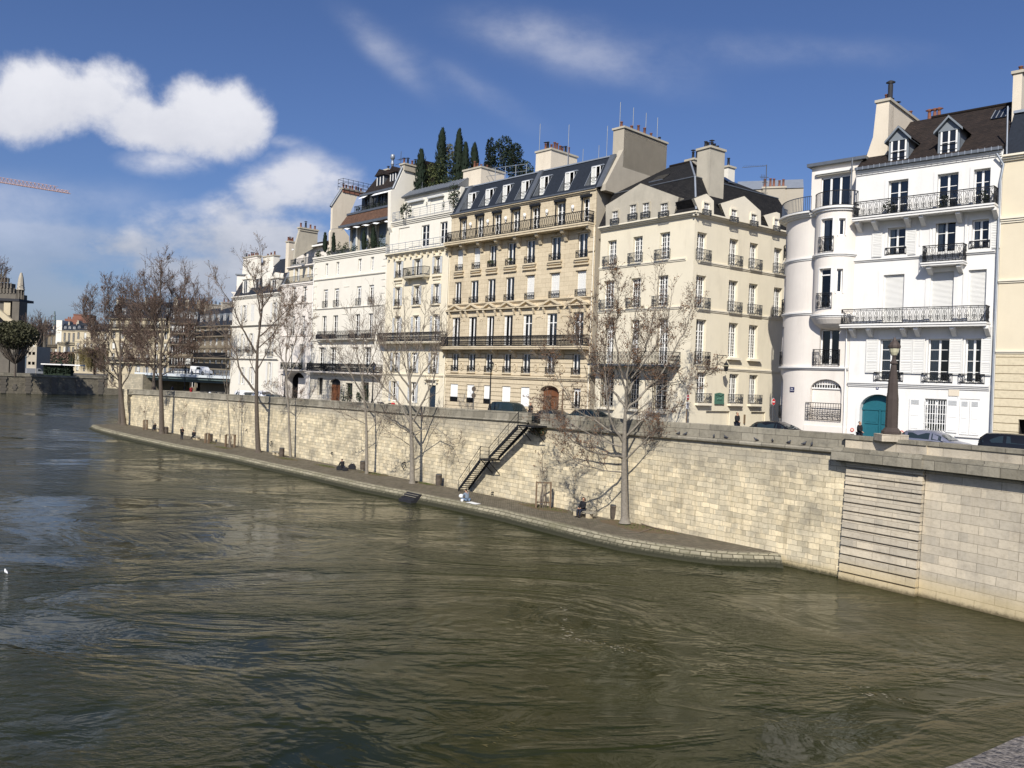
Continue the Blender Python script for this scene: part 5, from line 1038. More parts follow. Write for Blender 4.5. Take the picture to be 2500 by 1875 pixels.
# ================================================================== yellow house with grey shutters, two setback storeys and roof garden
def building_yellow():
    F = F1; rnd = random.Random(8); b = Bld(F, thing('apartment_building', 'pale yellow narrow building with grey shutters, set back white top floors and a roof garden', 'building', F.w(F.hit(1015, 900)[0], 0, 5.5)))
    s0 = b.S(8, 1262, 700); s1 = LS[0]-.02; zc = (b.Z(7, 1300, 1275)+b.Z(7, 2030, 1175))/2
    def sh(w, a, t, wd=.36, gap=.05): b.shutter(w[0]-wd-gap, w[0]-gap, a, t, mt='shutter_grey', n=12); b.shutter(w[1]+gap, w[1]+gap+wd, a, t, mt='shutter_grey', n=12)
    ws, a, t = b.row(7, [(1408, 1466), (1626, 1692), (1866, 1928)], (1437, 1358, 1548), (1897, 1303, 1500))
    for i, w in enumerate(ws):
        b.window(*w, a-(.2 if i == 1 else 0), t, 2, 1, curtain=('curtain', .4, 'r')); sh(w, a, t)
        if i != 1: b.rail(w[0]-.05, w[1]+.05, a, .75, .1, 'panel'); m = b.mb(); m.box(w[0]-.3, w[1]+.3, .003, .2, a-.35, a-.2, 'yellow_plaster'); m.box(w[0]-.2, w[1]+.2, .003, .1, a-.7, a-.55, 'yellow_plaster'); b.add(m, 'sill')
        m = b.mb(); m.box(w[0]-.15, w[1]+.15, .003, .14, t+.04, t+.18, 'yellow_plaster'); b.add(m, 'lintel')
    x0, x1 = b.S(7, 1500, 1530, .5), b.S(7, 1738, 1520, .8); zz = b.Z(7, 1610, 1530, .7); b.balcony(x0, x1, zz, .2, .85, 'yellow_plaster', .95, 'plain', (x0+.4, x1-.4), .25, .6)
    m = b.mb(); [foliage(m, (x0+q, .5, zz+.35), (.22, .2, .35), 70, .08, ['ivy'], rnd) for q in (.9, 1.7)]; b.add(m, 'potted_plant')
    ws, a, t = b.row(8, [(1397, 1453), (1618, 1680), (1852, 1914)], (1425, 105, 320), (1883, 70, 302))
    for w in ws: b.window(*w, a, t, 2, 1, curtain=('curtain', .8, 'b')); sh(w, a, t); b.rail(w[0]-.05, w[1]+.05, a, .75, .1, 'panel'); m = b.mb(); m.box(w[0]-.25, w[1]+.25, .003, .2, a-.2, a-.05, 'yellow_plaster'); m.box(w[0]-.12, w[1]+.12, .003, .12, t+.04, t+.2, 'yellow_plaster'); b.add(m, 'sill')
    zb = (b.Z(8, 1300, 765, .9)+b.Z(8, 1900, 765, .9))/2+.15
    ws, a, t = b.row(8, [(1388, 1446), (1608, 1666), (1838, 1900)], (1417, 455, 700), (1869, 435, 700))
    for w in ws: b.window(*w, zb, t, 2, 1, transom=.82, arch=.12, curtain=('curtain', .6, 'b')); sh(w, zb, t-.1); m = b.mb(); m.box(w[0]-.1, w[1]+.1, .003, .1, t+.05, t+.15, 'yellow_plaster'); b.add(m, 'lintel')
    ws, a, t = b.row(8, [(1366, 1427), (1580, 1646), (1820, 1888)], (1396, 882, 1112), (1854, 882, 1132))
    for w in ws: b.window(*w, a, t, 2, 3, transom=.85, curtain=('curtain', .7, 'b')); sh(w, a, t); b.rail(w[0]-.05, w[1]+.05, a, .7, .1, 'panel')
    zl = a-.25
    ws, a, t = b.row(8, [(1345, 1412), (1572, 1638)], (1378, 1222, 1460), (1605, 1232, 1478))
    for w in ws: b.window(*w, a, t, 2, 3, curtain=('curtain_brown', .5, 'r')); sh(w, a, t)
    d0, d1 = b.S(8, 1787, 1400), b.S(8, 1872, 1400); dt = b.Z(8, 1830, 1270); b.hole(d0, d1, 4.8, dt, .25, 0, False); m = b.mb(); m.box(d0, d1, -.24, -.18, 4.8, dt, 'door_navy'); [m.box(d0+.12, d1-.12, -.18, -.15, dt-.2-1.1*j-.9, dt-.2-1.1*j, 'door_navy') for j in range(3)]; b.add(m, 'door')
    m = b.mb(); m.box(d0-.7, d1+.5, .003, .35, dt+.55, dt+.7, 'yellow_plaster'); m.box(d0-.55, d0-.35, .003, .25, dt+.25, dt+.55, 'yellow_plaster'); m.box(d1+.2, d1+.4, .003, .25, dt+.25, dt+.55, 'yellow_plaster'); b.add(m, 'door_hood')
    b.ledge(s0, s1, zl-.12, zl+.1, .14, 'yellow_plaster')
    cx = [b.S(8, x, 820) for x in (1290, 1415, 1655, 1735, 1885)]; b.balcony(s0-.25, s1+.1, zb, .2, .95, 'yellow_plaster', 1.0, 'dense', cx, .28, .6)
    b.ledge(s0, s1, zc-.4, zc, .45, 'yellow_plaster', steps=3); m = b.mb()
    for i in range(11): q = s0+(s1-s0)*(i+.5)/11; m.box(q-.09, q+.09, .004, .34, zc-.68, zc-.42, 'yellow_plaster')
    b.add(m, 'cornice_brackets')
    b.wall(s0, s1, 4.5, zc, 'yellow_plaster', 12)
    # first setback storey
    d = Bld(Fr(F.w(0, -.25, 0), F.w(1, -.25, 0)), b.root); z1 = (d.Z(7, 1400, 875)+d.Z(7, 2050, 775))/2
    ws, a, t = d.row(7, [(1703, 1797), (1924, 2012)], (1750, 925, 1150), (1968, 885, 1112)); zc2 = zc+.35
    for w in ws: d.window(*w, zc2, t, 2, 3, d=.2)
    ws2, a, t = d.row(7, [(1432, 1560)], (1495, 955, 1165), (1496, 955, 1165)); d.hole(*ws2[0], zc2, t, .08, 0, False)
    d.wall(s0, s1, zc, z1, 'bright_plaster', 10); d.ledge(s0, s1, z1-.5, z1, .3, 'bright_plaster', steps=3)
    d.rail(s0+.1, s1-.1, zc+.02, 1.0, .55, 'cable', .5, 'zinc_pale'); z1_ = z1
    # second setback storey with zinc eaves
    e = Bld(Fr(F.w(0, -1.1, 0), F.w(1, -1.1, 0)), b.root); z2 = (e.Z(7, 1560, 600)+e.Z(7, 2140, 450))/2; a0 = e.S(7, 1500, 720)
    m = e.mb(); [m.box(e.S(7, p, 640-(p-1560)*.2), e.S(7, q, 640-(p-1560)*.2), .003, .3, e.Z(7, (p+q)/2, y+18), e.Z(7, (p+q)/2, y-2), 'shutter_grey') for p, q, y in ((1560, 1735, 632), (1795, 1975, 580))]; e.add(m, 'awning_box')
    e.hole(e.S(7, 1575, 750), e.S(7, 1740, 750), z1+.1, z1+2.2, .06, 0, False); e.hole(e.S(7, 1810, 700), e.S(7, 1975, 700), z1+.1, z1+2.2, .06, 0, False)
    e.wall(a0, s1, z1, z2, 'bright_plaster', 8); e.rail(s0+.9, s1-.3, z1, 1.0, 1.2, 'cable', .4, 'zinc_pale')
    m = e.mb(); m.prism([(.35, z2-.1), (.45, z2), (-.9, z2+1.0), (-1.2, z2+1.0), (-1.2, z2-.1)], a0-.1, s1, 's', 'zinc'); n = 18
    for i in range(n+1): q = a0+(s1-a0)*i/n; m.tube([(q, .47, z2+.03), (q, -.9, z2+1.04)], .03, 'zinc_pale', 4)
    e.add(m, 'roof'); zt = z2+1.0
    m = e.mb(); m.box(a0, s1-1, -9, -1.2, zt-.6, zt-.02, 'zinc'); e.add(m, 'terrace_floor')
    e.rail(a0+.8, a0+1.6, zt, 1.0, -1.3, 'scroll', 0, 'zinc_pale')
    # two small wall mounted bits on the upper terrace
    for k, x, y, h in ((7, 1768, 670, .7), (7, 1970, 690, 1.4)): m = e.mb(); s_ = e.S(k, x, y, .1); foliage(m, (s_, .15, e.Z(k, x, y)), (.12, .1, h*.5), 60, .08, ['ivy'], rnd); e.add(m, 'climbing_plant')
    # tall white hatched wall between the two roofs
    q = s0+.5; P = [F.side(*px(7, *p), q) for p in ((1335, 950), (1340, 515), (1390, 495), (1510, 225), (1655, 225), (1655, 460), (1560, 540), (1500, 720))]
    P = [(max(o, -9), z) for o, z in P]; m = b.mb(); m.prism(P+[(min(P[-1][0], -1), zc)], s0-.05, q, 's', 'bright_plaster')
    cz = P[3][1]; b.add(m, 'party_wall'); m = b.mb(); m.tube([(s0+.2, P[2][0]+.1, P[2][1]), (s0+.2, P[3][0]+.1, P[3][1])], .22, 'zinc', 4); b.add(m, 'flashing')
    b.chimney(s0-.2, s0+.7, P[3][0]+.2, P[4][0]-.2, cz-.5, cz+.35, 'party_render', 4, 'terracotta', ph=.55)
    pipe(b, s1-.15, 5, zc-.5, 'cream_trim')
    return b, s0, s1, zt, z1_, a0, z2
BY = building_yellow()
# ---- roof garden plants: cypresses and bushes standing on the yellow building's roof
def cypress(u, vt, vb, wpx, Y, lab, n=900, mt=('evergreen', 'evergreen'), lean=0, seed=1, grp='cypresses on the roof'):
    rnd = random.Random(seed); b0 = at(u, vb, Y); t0 = at(u+lean, vt, Y); h = (t0-b0).length; r = wpx/FPX*Y/2
    t = thing('cypress_tree', lab, 'tree', b0, grp); m = MB(); m.tube([b0, b0+(t0-b0)*.5], [.08, .03], 'bark_dark', 5); m.build('trunk', t); m = MB()
    for i in range(n):
        q = rnd.random()**1.05; c = b0+(t0-b0)*q; rr = r*1.6*min(1, 1.25*(1-q)**.5+.04)*min(1, .7+q*3); a = rnd.uniform(0, 6.283); d_ = rr*rnd.uniform(.35, 1)*(1+.25*noise.noise(Vector((a*1.2, q*7, seed))))
        c = c+Vector((math.cos(a)*d_, math.sin(a)*d_, 0)); s = .15*rnd.uniform(.6, 1.5); up = Vector((math.cos(a)*.25+rnd.uniform(-.2, .2), math.sin(a)*.25, 1))*s*1.5; sd = Vector((-math.sin(a), math.cos(a), rnd.uniform(-.3, .3)))*s*.6
        m.face([c-up, c+sd, c+up*1.1, c-sd], mt[0] if rnd.random() < .85 else mt[1], uv=[(0, 0)]*4)
    m.build('crown', t); return t
YR = 88.0
cypress(1029, 366, 492, 24, 96, 'small cypress leftmost on the roof terrace', 900, seed=2)
cypress(1072, 316, 480, 24, 97.5, 'tall dark cypress with bent tip on the roof garden', 1500, lean=9, seed=3)
cypress(1119, 318, 480, 22, 95, 'tall twin topped cypress in the middle of the roof garden', 1500, lean=3, seed=4)
cypress(1137, 350, 470, 18, 94, 'shorter cypress pressed against the right of a tall one', 900, seed=5)
cypress(1159, 352, 440, 16, 97, 'slim pointed cypress behind the roof railing', 800, seed=6)
def bush(u, v, wpx, hpx, Y, lab, n=500, mts=('evergreen', 'evergreen_light'), size=.13, seed=1, name='bush', cat='plant', grp=None, dpt=None):
    rnd = random.Random(seed); c = at(u, v, Y); r = wpx/FPX*Y/2; h = hpx/FPX*Y/2; t = thing(name, lab, cat, c-Vector((0, 0, h)), grp)
    m = MB(); m.tube([c-Vector((0, 0, h)), c+Vector((r*.1, 0, h*.3))], [.06, .02], 'bark_dark', 5)
    for i in range(5): m.tube([c-Vector((0, 0, h*.5)), c+Vector((rnd.uniform(-r, r)*.7, rnd.uniform(-r, r)*.5, rnd.uniform(0, h)*.8))], [.03, .01], 'bark_dark', 4)
    m.build('trunk', t); m = MB(); foliage(m, c, (r, dpt or r, h), n, size, list(mts), rnd, shell=.25); m.build('crown', t); return t
bush(1197, 392, 28, 120, 98, 'broad dark columnar conifer at the left of the bushy roof trees', 2600, ('evergreen',), seed=11, name='conifer_tree', cat='tree')
bush(1232, 380, 60, 96, 100, 'loose leafed dark roof tree with sky gaps', 2200, ('evergreen', 'ivy'), .16, seed=12, name='roof_tree', cat='tree')
bush(1260, 400, 44, 104, 99, 'dark round topped tree right of the loose leafed one', 2600, ('evergreen',), seed=13, name='roof_tree', cat='tree')
bush(1283, 415, 44, 44, 99, 'low dark shrub trailing off at the right end of the roof garden', 900, seed=14)
bush(1052, 440, 52, 84, 96.5, 'light green bush between the first two cypresses', 1800, ('evergreen_light', 'evergreen'), seed=15)
bush(1096, 425, 70, 100, 96, 'dense climber between the tall cypresses', 3000, ('evergreen', 'evergreen_light'), seed=16)
bush(1096, 372, 28, 46, 98, 'pale flowering climber on the roof wall', 350, ('willow_leaf', 'evergreen_light'), seed=17)
bush(1115, 452, 80, 44, 92.5, 'rounded low hedge on the edge of the roof garden', 1500, seed=18)
bush(1060, 455, 30, 20, 94, 'small dark mound of foliage beside the roof railing', 250, seed=19)
bush(992, 516, 30, 42, 93.4, 'conical evergreen in a tub on the left of the white terrace', 500, ('evergreen', 'ivy'), seed=20)
bush(1108, 478, 30, 60, 87.6, 'twining dark climber at the right end of the white terrace', 350, ('ivy', 'evergreen'), seed=21)
# ================================================================== white six bay building with blocky quoins
def building_bright():
    F = F1; rnd = random.Random(9); b = Bld(F, thing('apartment_building', 'bright cream building with quoins, dark iron balconies and a brown timber street door', 'building', F.w(F.hit(850, 900)[0], 0, 5.3)))
    s0 = b.S(8, 400, 700); s1 = BY[1]-.02; zc = (b.Z(7, 500, 1305)+b.Z(7, 1200, 1205))/2
    ws, a, t = b.row(7, [(558, 592), (688, 724), (948, 990), (1098, 1138)], (575, 1380, 1530), (1118, 1306, 1472))
    for w in ws: b.window(*w, a, t, 2, 4, d=.25, curtain=('curtain', .4, 'r'))
    zq = a-.4
    ws, a, t = b.row(8, [(535, 588), (665, 721), (930, 986), (1078, 1136)], (561, 128, 345), (1107, 80, 308))
    for w in ws: b.window(*w, a, t, 2, 4, d=.25, blind=.12); b.rail(w[0]-.08, w[1]+.08, a, .8, .1, 'plain')
    z2 = a-.15
    zb = (b.Z(8, 500, 722, .5)+b.Z(8, 1100, 715, .5))/2
    ws, a, t = b.row(8, [(517, 570), (648, 706), (908, 968), (1066, 1122)], (544, 445, 700), (1094, 415, 700))
    for i, w in enumerate(ws): b.window(*w, zb, t, 2, 4, d=.25, curtain=('curtain', .5, 'r')); m = b.mb(); m.box(w[0]-.5, w[1]+.25, .52, .56, zb+.03, zb+.62, 'cloth_black'); b.add(m, 'balcony_screen')
    b.balcony(b.S(8, 462, 660, .5), b.S(8, 1118, 660, .5), zb, .12, .62, 'bright_plaster', .98, 'lyre', [w[0]+.3 for w in ws], .5, .3, cshape=2)
    zd = (b.Z(8, 400, 1118, .9)+b.Z(8, 1100, 1130, .9))/2+.1
    ws, a, t = b.row(8, [(483, 546), (618, 684), (885, 946), (1025, 1100)], (515, 820, 1000), (1062, 822, 1010))
    for i, w in enumerate(ws): b.window(*w, zd, t, 2, 5, d=.25) if i != 2 else (b.hole(*w, t-.5, t, .1, 0, False)); m = b.mb(); m.box(w[0]-.06, w[1]+.06, .01, .1, t+.03, t+.2, 'pink_plaster'); b.add(m, 'lintel')
    bal = b.balcony(b.S(8, 335, 1060, .9), b.S(8, 1168, 1070, .9), zd, .16, 1.0, 'pink_plaster', 1.0, 'dense', [b.S(8, x, 1150) for x in (375, 510, 670, 780, 900, 1010, 1150)], .2, .4)
    for x in (520, 570, 700, 850, 380, 960): m = b.mb(); foliage(m, (b.S(8, x, 1030, .6), .6, zd+.6), (.5, .25, .65), 150, .1, ['ivy', 'evergreen'], rnd); b.add(m, 'potted_plant')
    for x0, x1, y0, y1 in ((465, 526, 1182, 1385), (800, 882, 1245, 1440), (980, 1076, 1235, 1452)): a_, b_ = b.S(8, x0, 1300), b.S(8, x1, 1300); b.window(a_, b_, b.Z(8, (x0+x1)/2, y1), b.Z(8, (x0+x1)/2, y0), 2, 1, d=.35, fm='iron_grey')
    for x in (770, 840, 960, 1040): m = b.mb(); foliage(m, (b.S(8, x, 1350, .4), .4, b.Z(8, x, 1380)), (.45, .3, 1.3), 240, .11, ['ivy', 'evergreen'], rnd); b.add(m, 'climbing_plant')
    d0, d1 = b.S(8, 612, 1350), b.S(8, 735, 1350); dt = b.Z(8, 672, 1195); b.hole(d0, d1, 4.6, dt, .35, .5, False); m = b.mb(); m.box(d0, d1, -.34, -.27, 4.6, dt-.75, 'door_brown'); m.box(d0, d1, -.34, -.3, dt-.75, dt, 'iron')
    for sg in (0, 1): m.box(d0+.12+sg*(d1-d0)*.5, d0+(d1-d0)*(.42+.5*sg), -.27, -.22, dt-1.9, dt-1.0, 'door_brown'); m.box(d0+.12+sg*(d1-d0)*.5, d0+(d1-d0)*(.42+.5*sg), -.27, -.22, dt-3.4, dt-2.1, 'door_brown')
    b.add(m, 'door')
    for z in (z2, b.Z(7, 800, 1540), zq): b.ledge(s0, s1-.2, z-.1, z+.05, .14, 'bright_plaster')
    b.ledge(s0, s1-.2, zb-.25, zb-.1, .1, 'bright_plaster'); b.ledge(s0-.05, s1-.1, zc-.55, zc, .32, 'bright_plaster', steps=3)
    n = 34; z_ = zd+.3
    for i in range(n):
        if i % 2: m = b.mb(); w_ = .55 if i % 4 == 1 else .8; zz = z_+(zc-1-z_)*i/n; h = (zc-1-z_)/n*1.5; m.box(s0, s0+w_, .003, .05, zz, zz+h*.9, 'bright_plaster'); b.add(m, 'quoin'); m = b.mb(); m.box(s1-w_-.2, s1-.2, .003, .05, zz, zz+h*.9, 'bright_plaster'); b.add(m, 'quoin')
    for x, y in ((820, 95), (800, 420)): s_ = b.S(8, x, y); m = b.mb(); m.box(s_-.7, s_+.5, .003, .05, b.Z(8, x, y)-.04, b.Z(8, x, y)+.04, 'bright_plaster'); b.add(m, 'trim')
    b.wall(s0, s1, 4.5, zc, 'bright_plaster', 12, [(4.5, zd-.3, 'quoin_white')])
    pipe(b, s0+.08, 5, zc-.6, 'white_paint')
    # terrace, glazed storey under awnings, rust coloured tile skirt
    d = Bld(Fr(F.w(0, -1.6, 0), F.w(1, -1.6, 0)), b.root); a0 = d.S(7, 850, 1100); z1 = (d.Z(7, 850, 960)+d.Z(7, 1300, 840))/2
    for x0, x1 in ((870, 940), (965, 1075), (1100, 1160), (1185, 1280)): d.hole(d.S(7, x0, 1080), d.S(7, x1, 1060), zc, z1-.35, .25)
    d.wall(a0, s1, zc-.1, z1, 'grey_render', 8); m = d.mb()
    for x0, x1 in ((870, 940), (965, 1075), (1100, 1160), (1185, 1280)): m.box(d.S(7, x0, 1080), d.S(7, x1, 1060), -.2, -.17, zc, z1-.4, 'cloth_grey')
    d.add(m, 'curtain')
    zt = z1+2.2
    for x in (955, 1088, 1175): m = d.mb(); q = d.S(7, x, 1000); m.box(q-.09, q+.09, .1, .3, zc, z1-.3, 'bright_plaster'); d.add(m, 'post')
    m = d.mb(); m.prism([(1.0, z1-.25), (1.1, z1-.1), (-.1, z1+1.55), (-.5, z1+1.6), (-.5, z1-.25)], a0-.9, s1-.1, 's', 'tile_rust'); m.box(a0-.9, s1-.1, .95, 1.22, z1-.28, z1-.02, 'zinc'); m.box(a0-.9, s1-.1, -.15, .05, z1+1.5, z1+1.75, 'zinc'); sk = d.add(m, 'roof'); zk = z1+1.6
    m = d.mb(); n = 14
    for (x0, x1) in ((a0-.3, a0+1.5), (a0+2.2, s1-1.8), (s1-1.3, s1-.5)):
        for i in range(n): p, q = x0+(x1-x0)*i/n, x0+(x1-x0)*(i+1)/n; zz = lambda x: z1-.55-.1*math.sin(x*3); m.face([(p, 1.35, zz(p)-.12), (q, 1.35, zz(q)-.12), (q, .8, zz(q)+.18), (p, .8, zz(p)+.18)], 'awning')
    d.add(m, 'awning')
    e = Bld(Fr(F.w(0, -3.0, 0), F.w(1, -3.0, 0)), b.root); z3 = e.Z(7, 1200, 570)+.2
    for i in range(5): q = a0+1.0+i*1.5; e.window(q, q+1.1, zk+.1, zk+2.1, 2, 1, fm='iron_grey', d=.2)
    e.wall(a0+.3, s1-.1, zk-.5, zk+2.5, 'iron_grey', 7); e.rail(a0+.3, s1-.2, zk, .95, 1.1, 'plain', .5)
    m = e.mb(); zt = zk+2.5; m.box(a0+.2, s1, -.6, .35, zt-.1, zt+.15, 'zinc')
    for (x0, x1) in ((a0+.6, a0+2), (a0+3.5, s1-.8)):
        m.face([(x0, .8, zt-.55), (x1, .8, zt-.55), (x1, .25, zt-.15), (x0, .25, zt-.15)], 'awning')
    m.prism([(.35, zt+.1), (-2.1, zt+3.3), (-5, zt+3.4), (-5, zt)], a0+1.2, s1, 's', 'tile_brown'); m.prism([(.37, zt+.1), (.37, zt+.3), (-2.1, zt+3.5), (-2.1, zt+3.3)], s1-.6, s1, 's', 'zinc'); rf = e.add(m, 'roof')
    
    for i in range(6): m = e.mb(); foliage(m, (a0+1+i*1.15, .9, zk+.45), (.5, .25, .5), 110, .1, ['ivy', 'evergreen'], rnd); e.add(m, 'terrace_plant')
    for (xa, xb, ya, yb) in ((905, 1000, 440, 610), (1110, 1190, 395, 520)):
        o = -.4; p, q = e.S('d5', xa, 520, o), e.S('d5', xb, 520, o); zt_, zb_ = e.Z('d5', (xa+xb)/2, ya, o), e.Z('d5', (xa+xb)/2, yb, o); m = e.mb(); m.box(p-.1, q+.1, -2.4, o-.02, zb_-.3, zt_, 'zinc'); m.prism([(p-.35, zt_), (q+.35, zt_), ((p+q)/2, zt_+.8)], -2.4, o+.25, 'o', 'tile_brown'); dm = e.add(m, 'dormer')
        m = e.mb(); m.box(p, q, o-.01, o+.01, zb_, zt_-.1, 'glass_dark'); [m.box(x-.06, x+.06, o+.01, o+.06, zb_, zt_-.1, 'white_paint') for x in (p, (p+q)/2, q)]; e.add(m, 'window', dm)
    e.chimney(e.S('d5', 960, 370, -2.5), e.S('d5', 1075, 370, -2.5), -2.5, -3.6, zt+2, e.Z('d5', 1010, 345, -2.5), 'brick', 1, 'pot_dark', ph=.3)
    q = e.S('d5', 1140, 250, -1.8); m = e.mb(); m.lathe((q, -1.8, zt+2.2), [(.16, 0), (.16, 1.6), (.22, 1.65), (.22, 1.8), (.16, 1.85), (.16, 2.3), (.27, 2.35), (.27, 2.8), (.2, 2.9)], 'zinc_pale', 10); e.add(m, 'vent_pipe')
    an = thing('television_antenna', 'thin television antenna above the tiled roof left of the cypresses', 'antenna', e.F.w(e.S('d5', 1265, 290, -2), -2, zt+3)); m = e.mb(); q = e.S('d5', 1270, 200, -2); zb_, zt_ = e.Z('d5', 1262, 300, -2)-.6, e.Z('d5', 1280, 60, -2)
    m.tube([(q, -2, zb_), (q, -2, zt_)], .035, 'iron_grey', 4); m.tube([(q-.5, -2, zt_-1), (q+.8, -2, zt_-.95)], .025, 'iron_grey', 4); m.tube([(q-1.1, -2, zb_+1), (q, -2, zb_+1.05)], .03, 'iron_grey', 4); [m.tube([(q-.5+.26*i, -2.3, zt_-1), (q-.5+.26*i, -1.7, zt_-1)], .015, 'iron_grey', 3) for i in range(6)]; m.build('antenna_rods', an)
    # slanting white party wall at the left end, with caged chimney stack
    q = s0+.35; P = [F.side(*px(7, *p), q) for p in ((640, 970), (648, 705), (785, 492), (958, 515), (940, 580), (860, 770), (848, 830), (770, 905), (775, 960))]; P = [(max(o, -10), z) for o, z in P]
    m = b.mb(); m.prism(P, s0-.1, q, 's', 'pale_render'); b.add(m, 'party_wall'); m = b.mb(); m.tube([(s0+.1, P[1][0]+.12, P[1][1]), (s0+.1, P[2][0]+.12, P[2][1])], .25, 'zinc', 4); b.add(m, 'flashing')
    P2 = [F.side(*px(7, *p), q) for p in ((635, 975), (770, 960), (845, 1060), (845, 1200), (620, 1230), (620, 1010))]; m = b.mb(); m.prism([(max(o, -10), z) for o, z in P2], s0-.1, q-.02, 's', 'pale_render'); b.add(m, 'party_wall')
    oF, oB = P[2][0]+.25, P[3][0]-.8; zz = P[2][1]; ch = b.chimney(s0-.2, q+.1, oF, oB, zz-.5, zz+.1, 'brick', 7, 'terracotta', ph=.6); m = b.mb()
    for i in range(7):
        o = oF+.2+(oB-1.4-oF)*i/6
        for s_ in (s0-.5, q+.4): m.tube([(s_, o, zz-.1), (s_, o, zz+1.3)], .03, 'iron', 4)
    for h in (.3, .75, 1.25):
        for s_ in (s0-.5, q+.4): m.tube([(s_, oF+.2, zz+h), (s_, oB-1.2, zz+h)], .025, 'iron', 4)
        m.tube([(s0-.5, oF+.2, zz+h), (q+.4, oF+.2, zz+h)], .025, 'iron', 4)
    b.add(m, 'railing', ch)
    for x, w_, h in ((480, .5, .8), (610, .6, .9), (730, 1.2, 1.2), (800, .9, 1.1), (900, .9, .7), (1040, .8, 1.0), (1130, .7, 1.0), (1230, .8, 1.3)):
        m = b.mb(); foliage(m, (b.S(7, x, 1150, -.5), -.5, zc+h*.5), (w_, .35, h), 230, .11, ['ivy', 'evergreen', ], rnd); b.add(m, 'terrace_plant')
    return b, s0, s1, zc
BB = building_bright()
for u, vt, vb, w, lab, sd in ((794, 571, 612, 9, 'dark little cypress in a tub on the far left of the cream terrace', 31), (815, 571, 612, 8, 'little cypress against the cream party wall on the terrace', 32), (889, 568, 606, 10, 'small cypress under the awning of the cream terrace', 33), (912, 556, 604, 12, 'taller shaggy cypress under the awning of the cream terrace', 34)):
    cypress(u, vt, vb, w*.8, 107 if u < 800 else 105.6 if u < 850 else 100.4 if u < 900 else 99.2, lab, 350, seed=sd, grp='terrace cypresses')
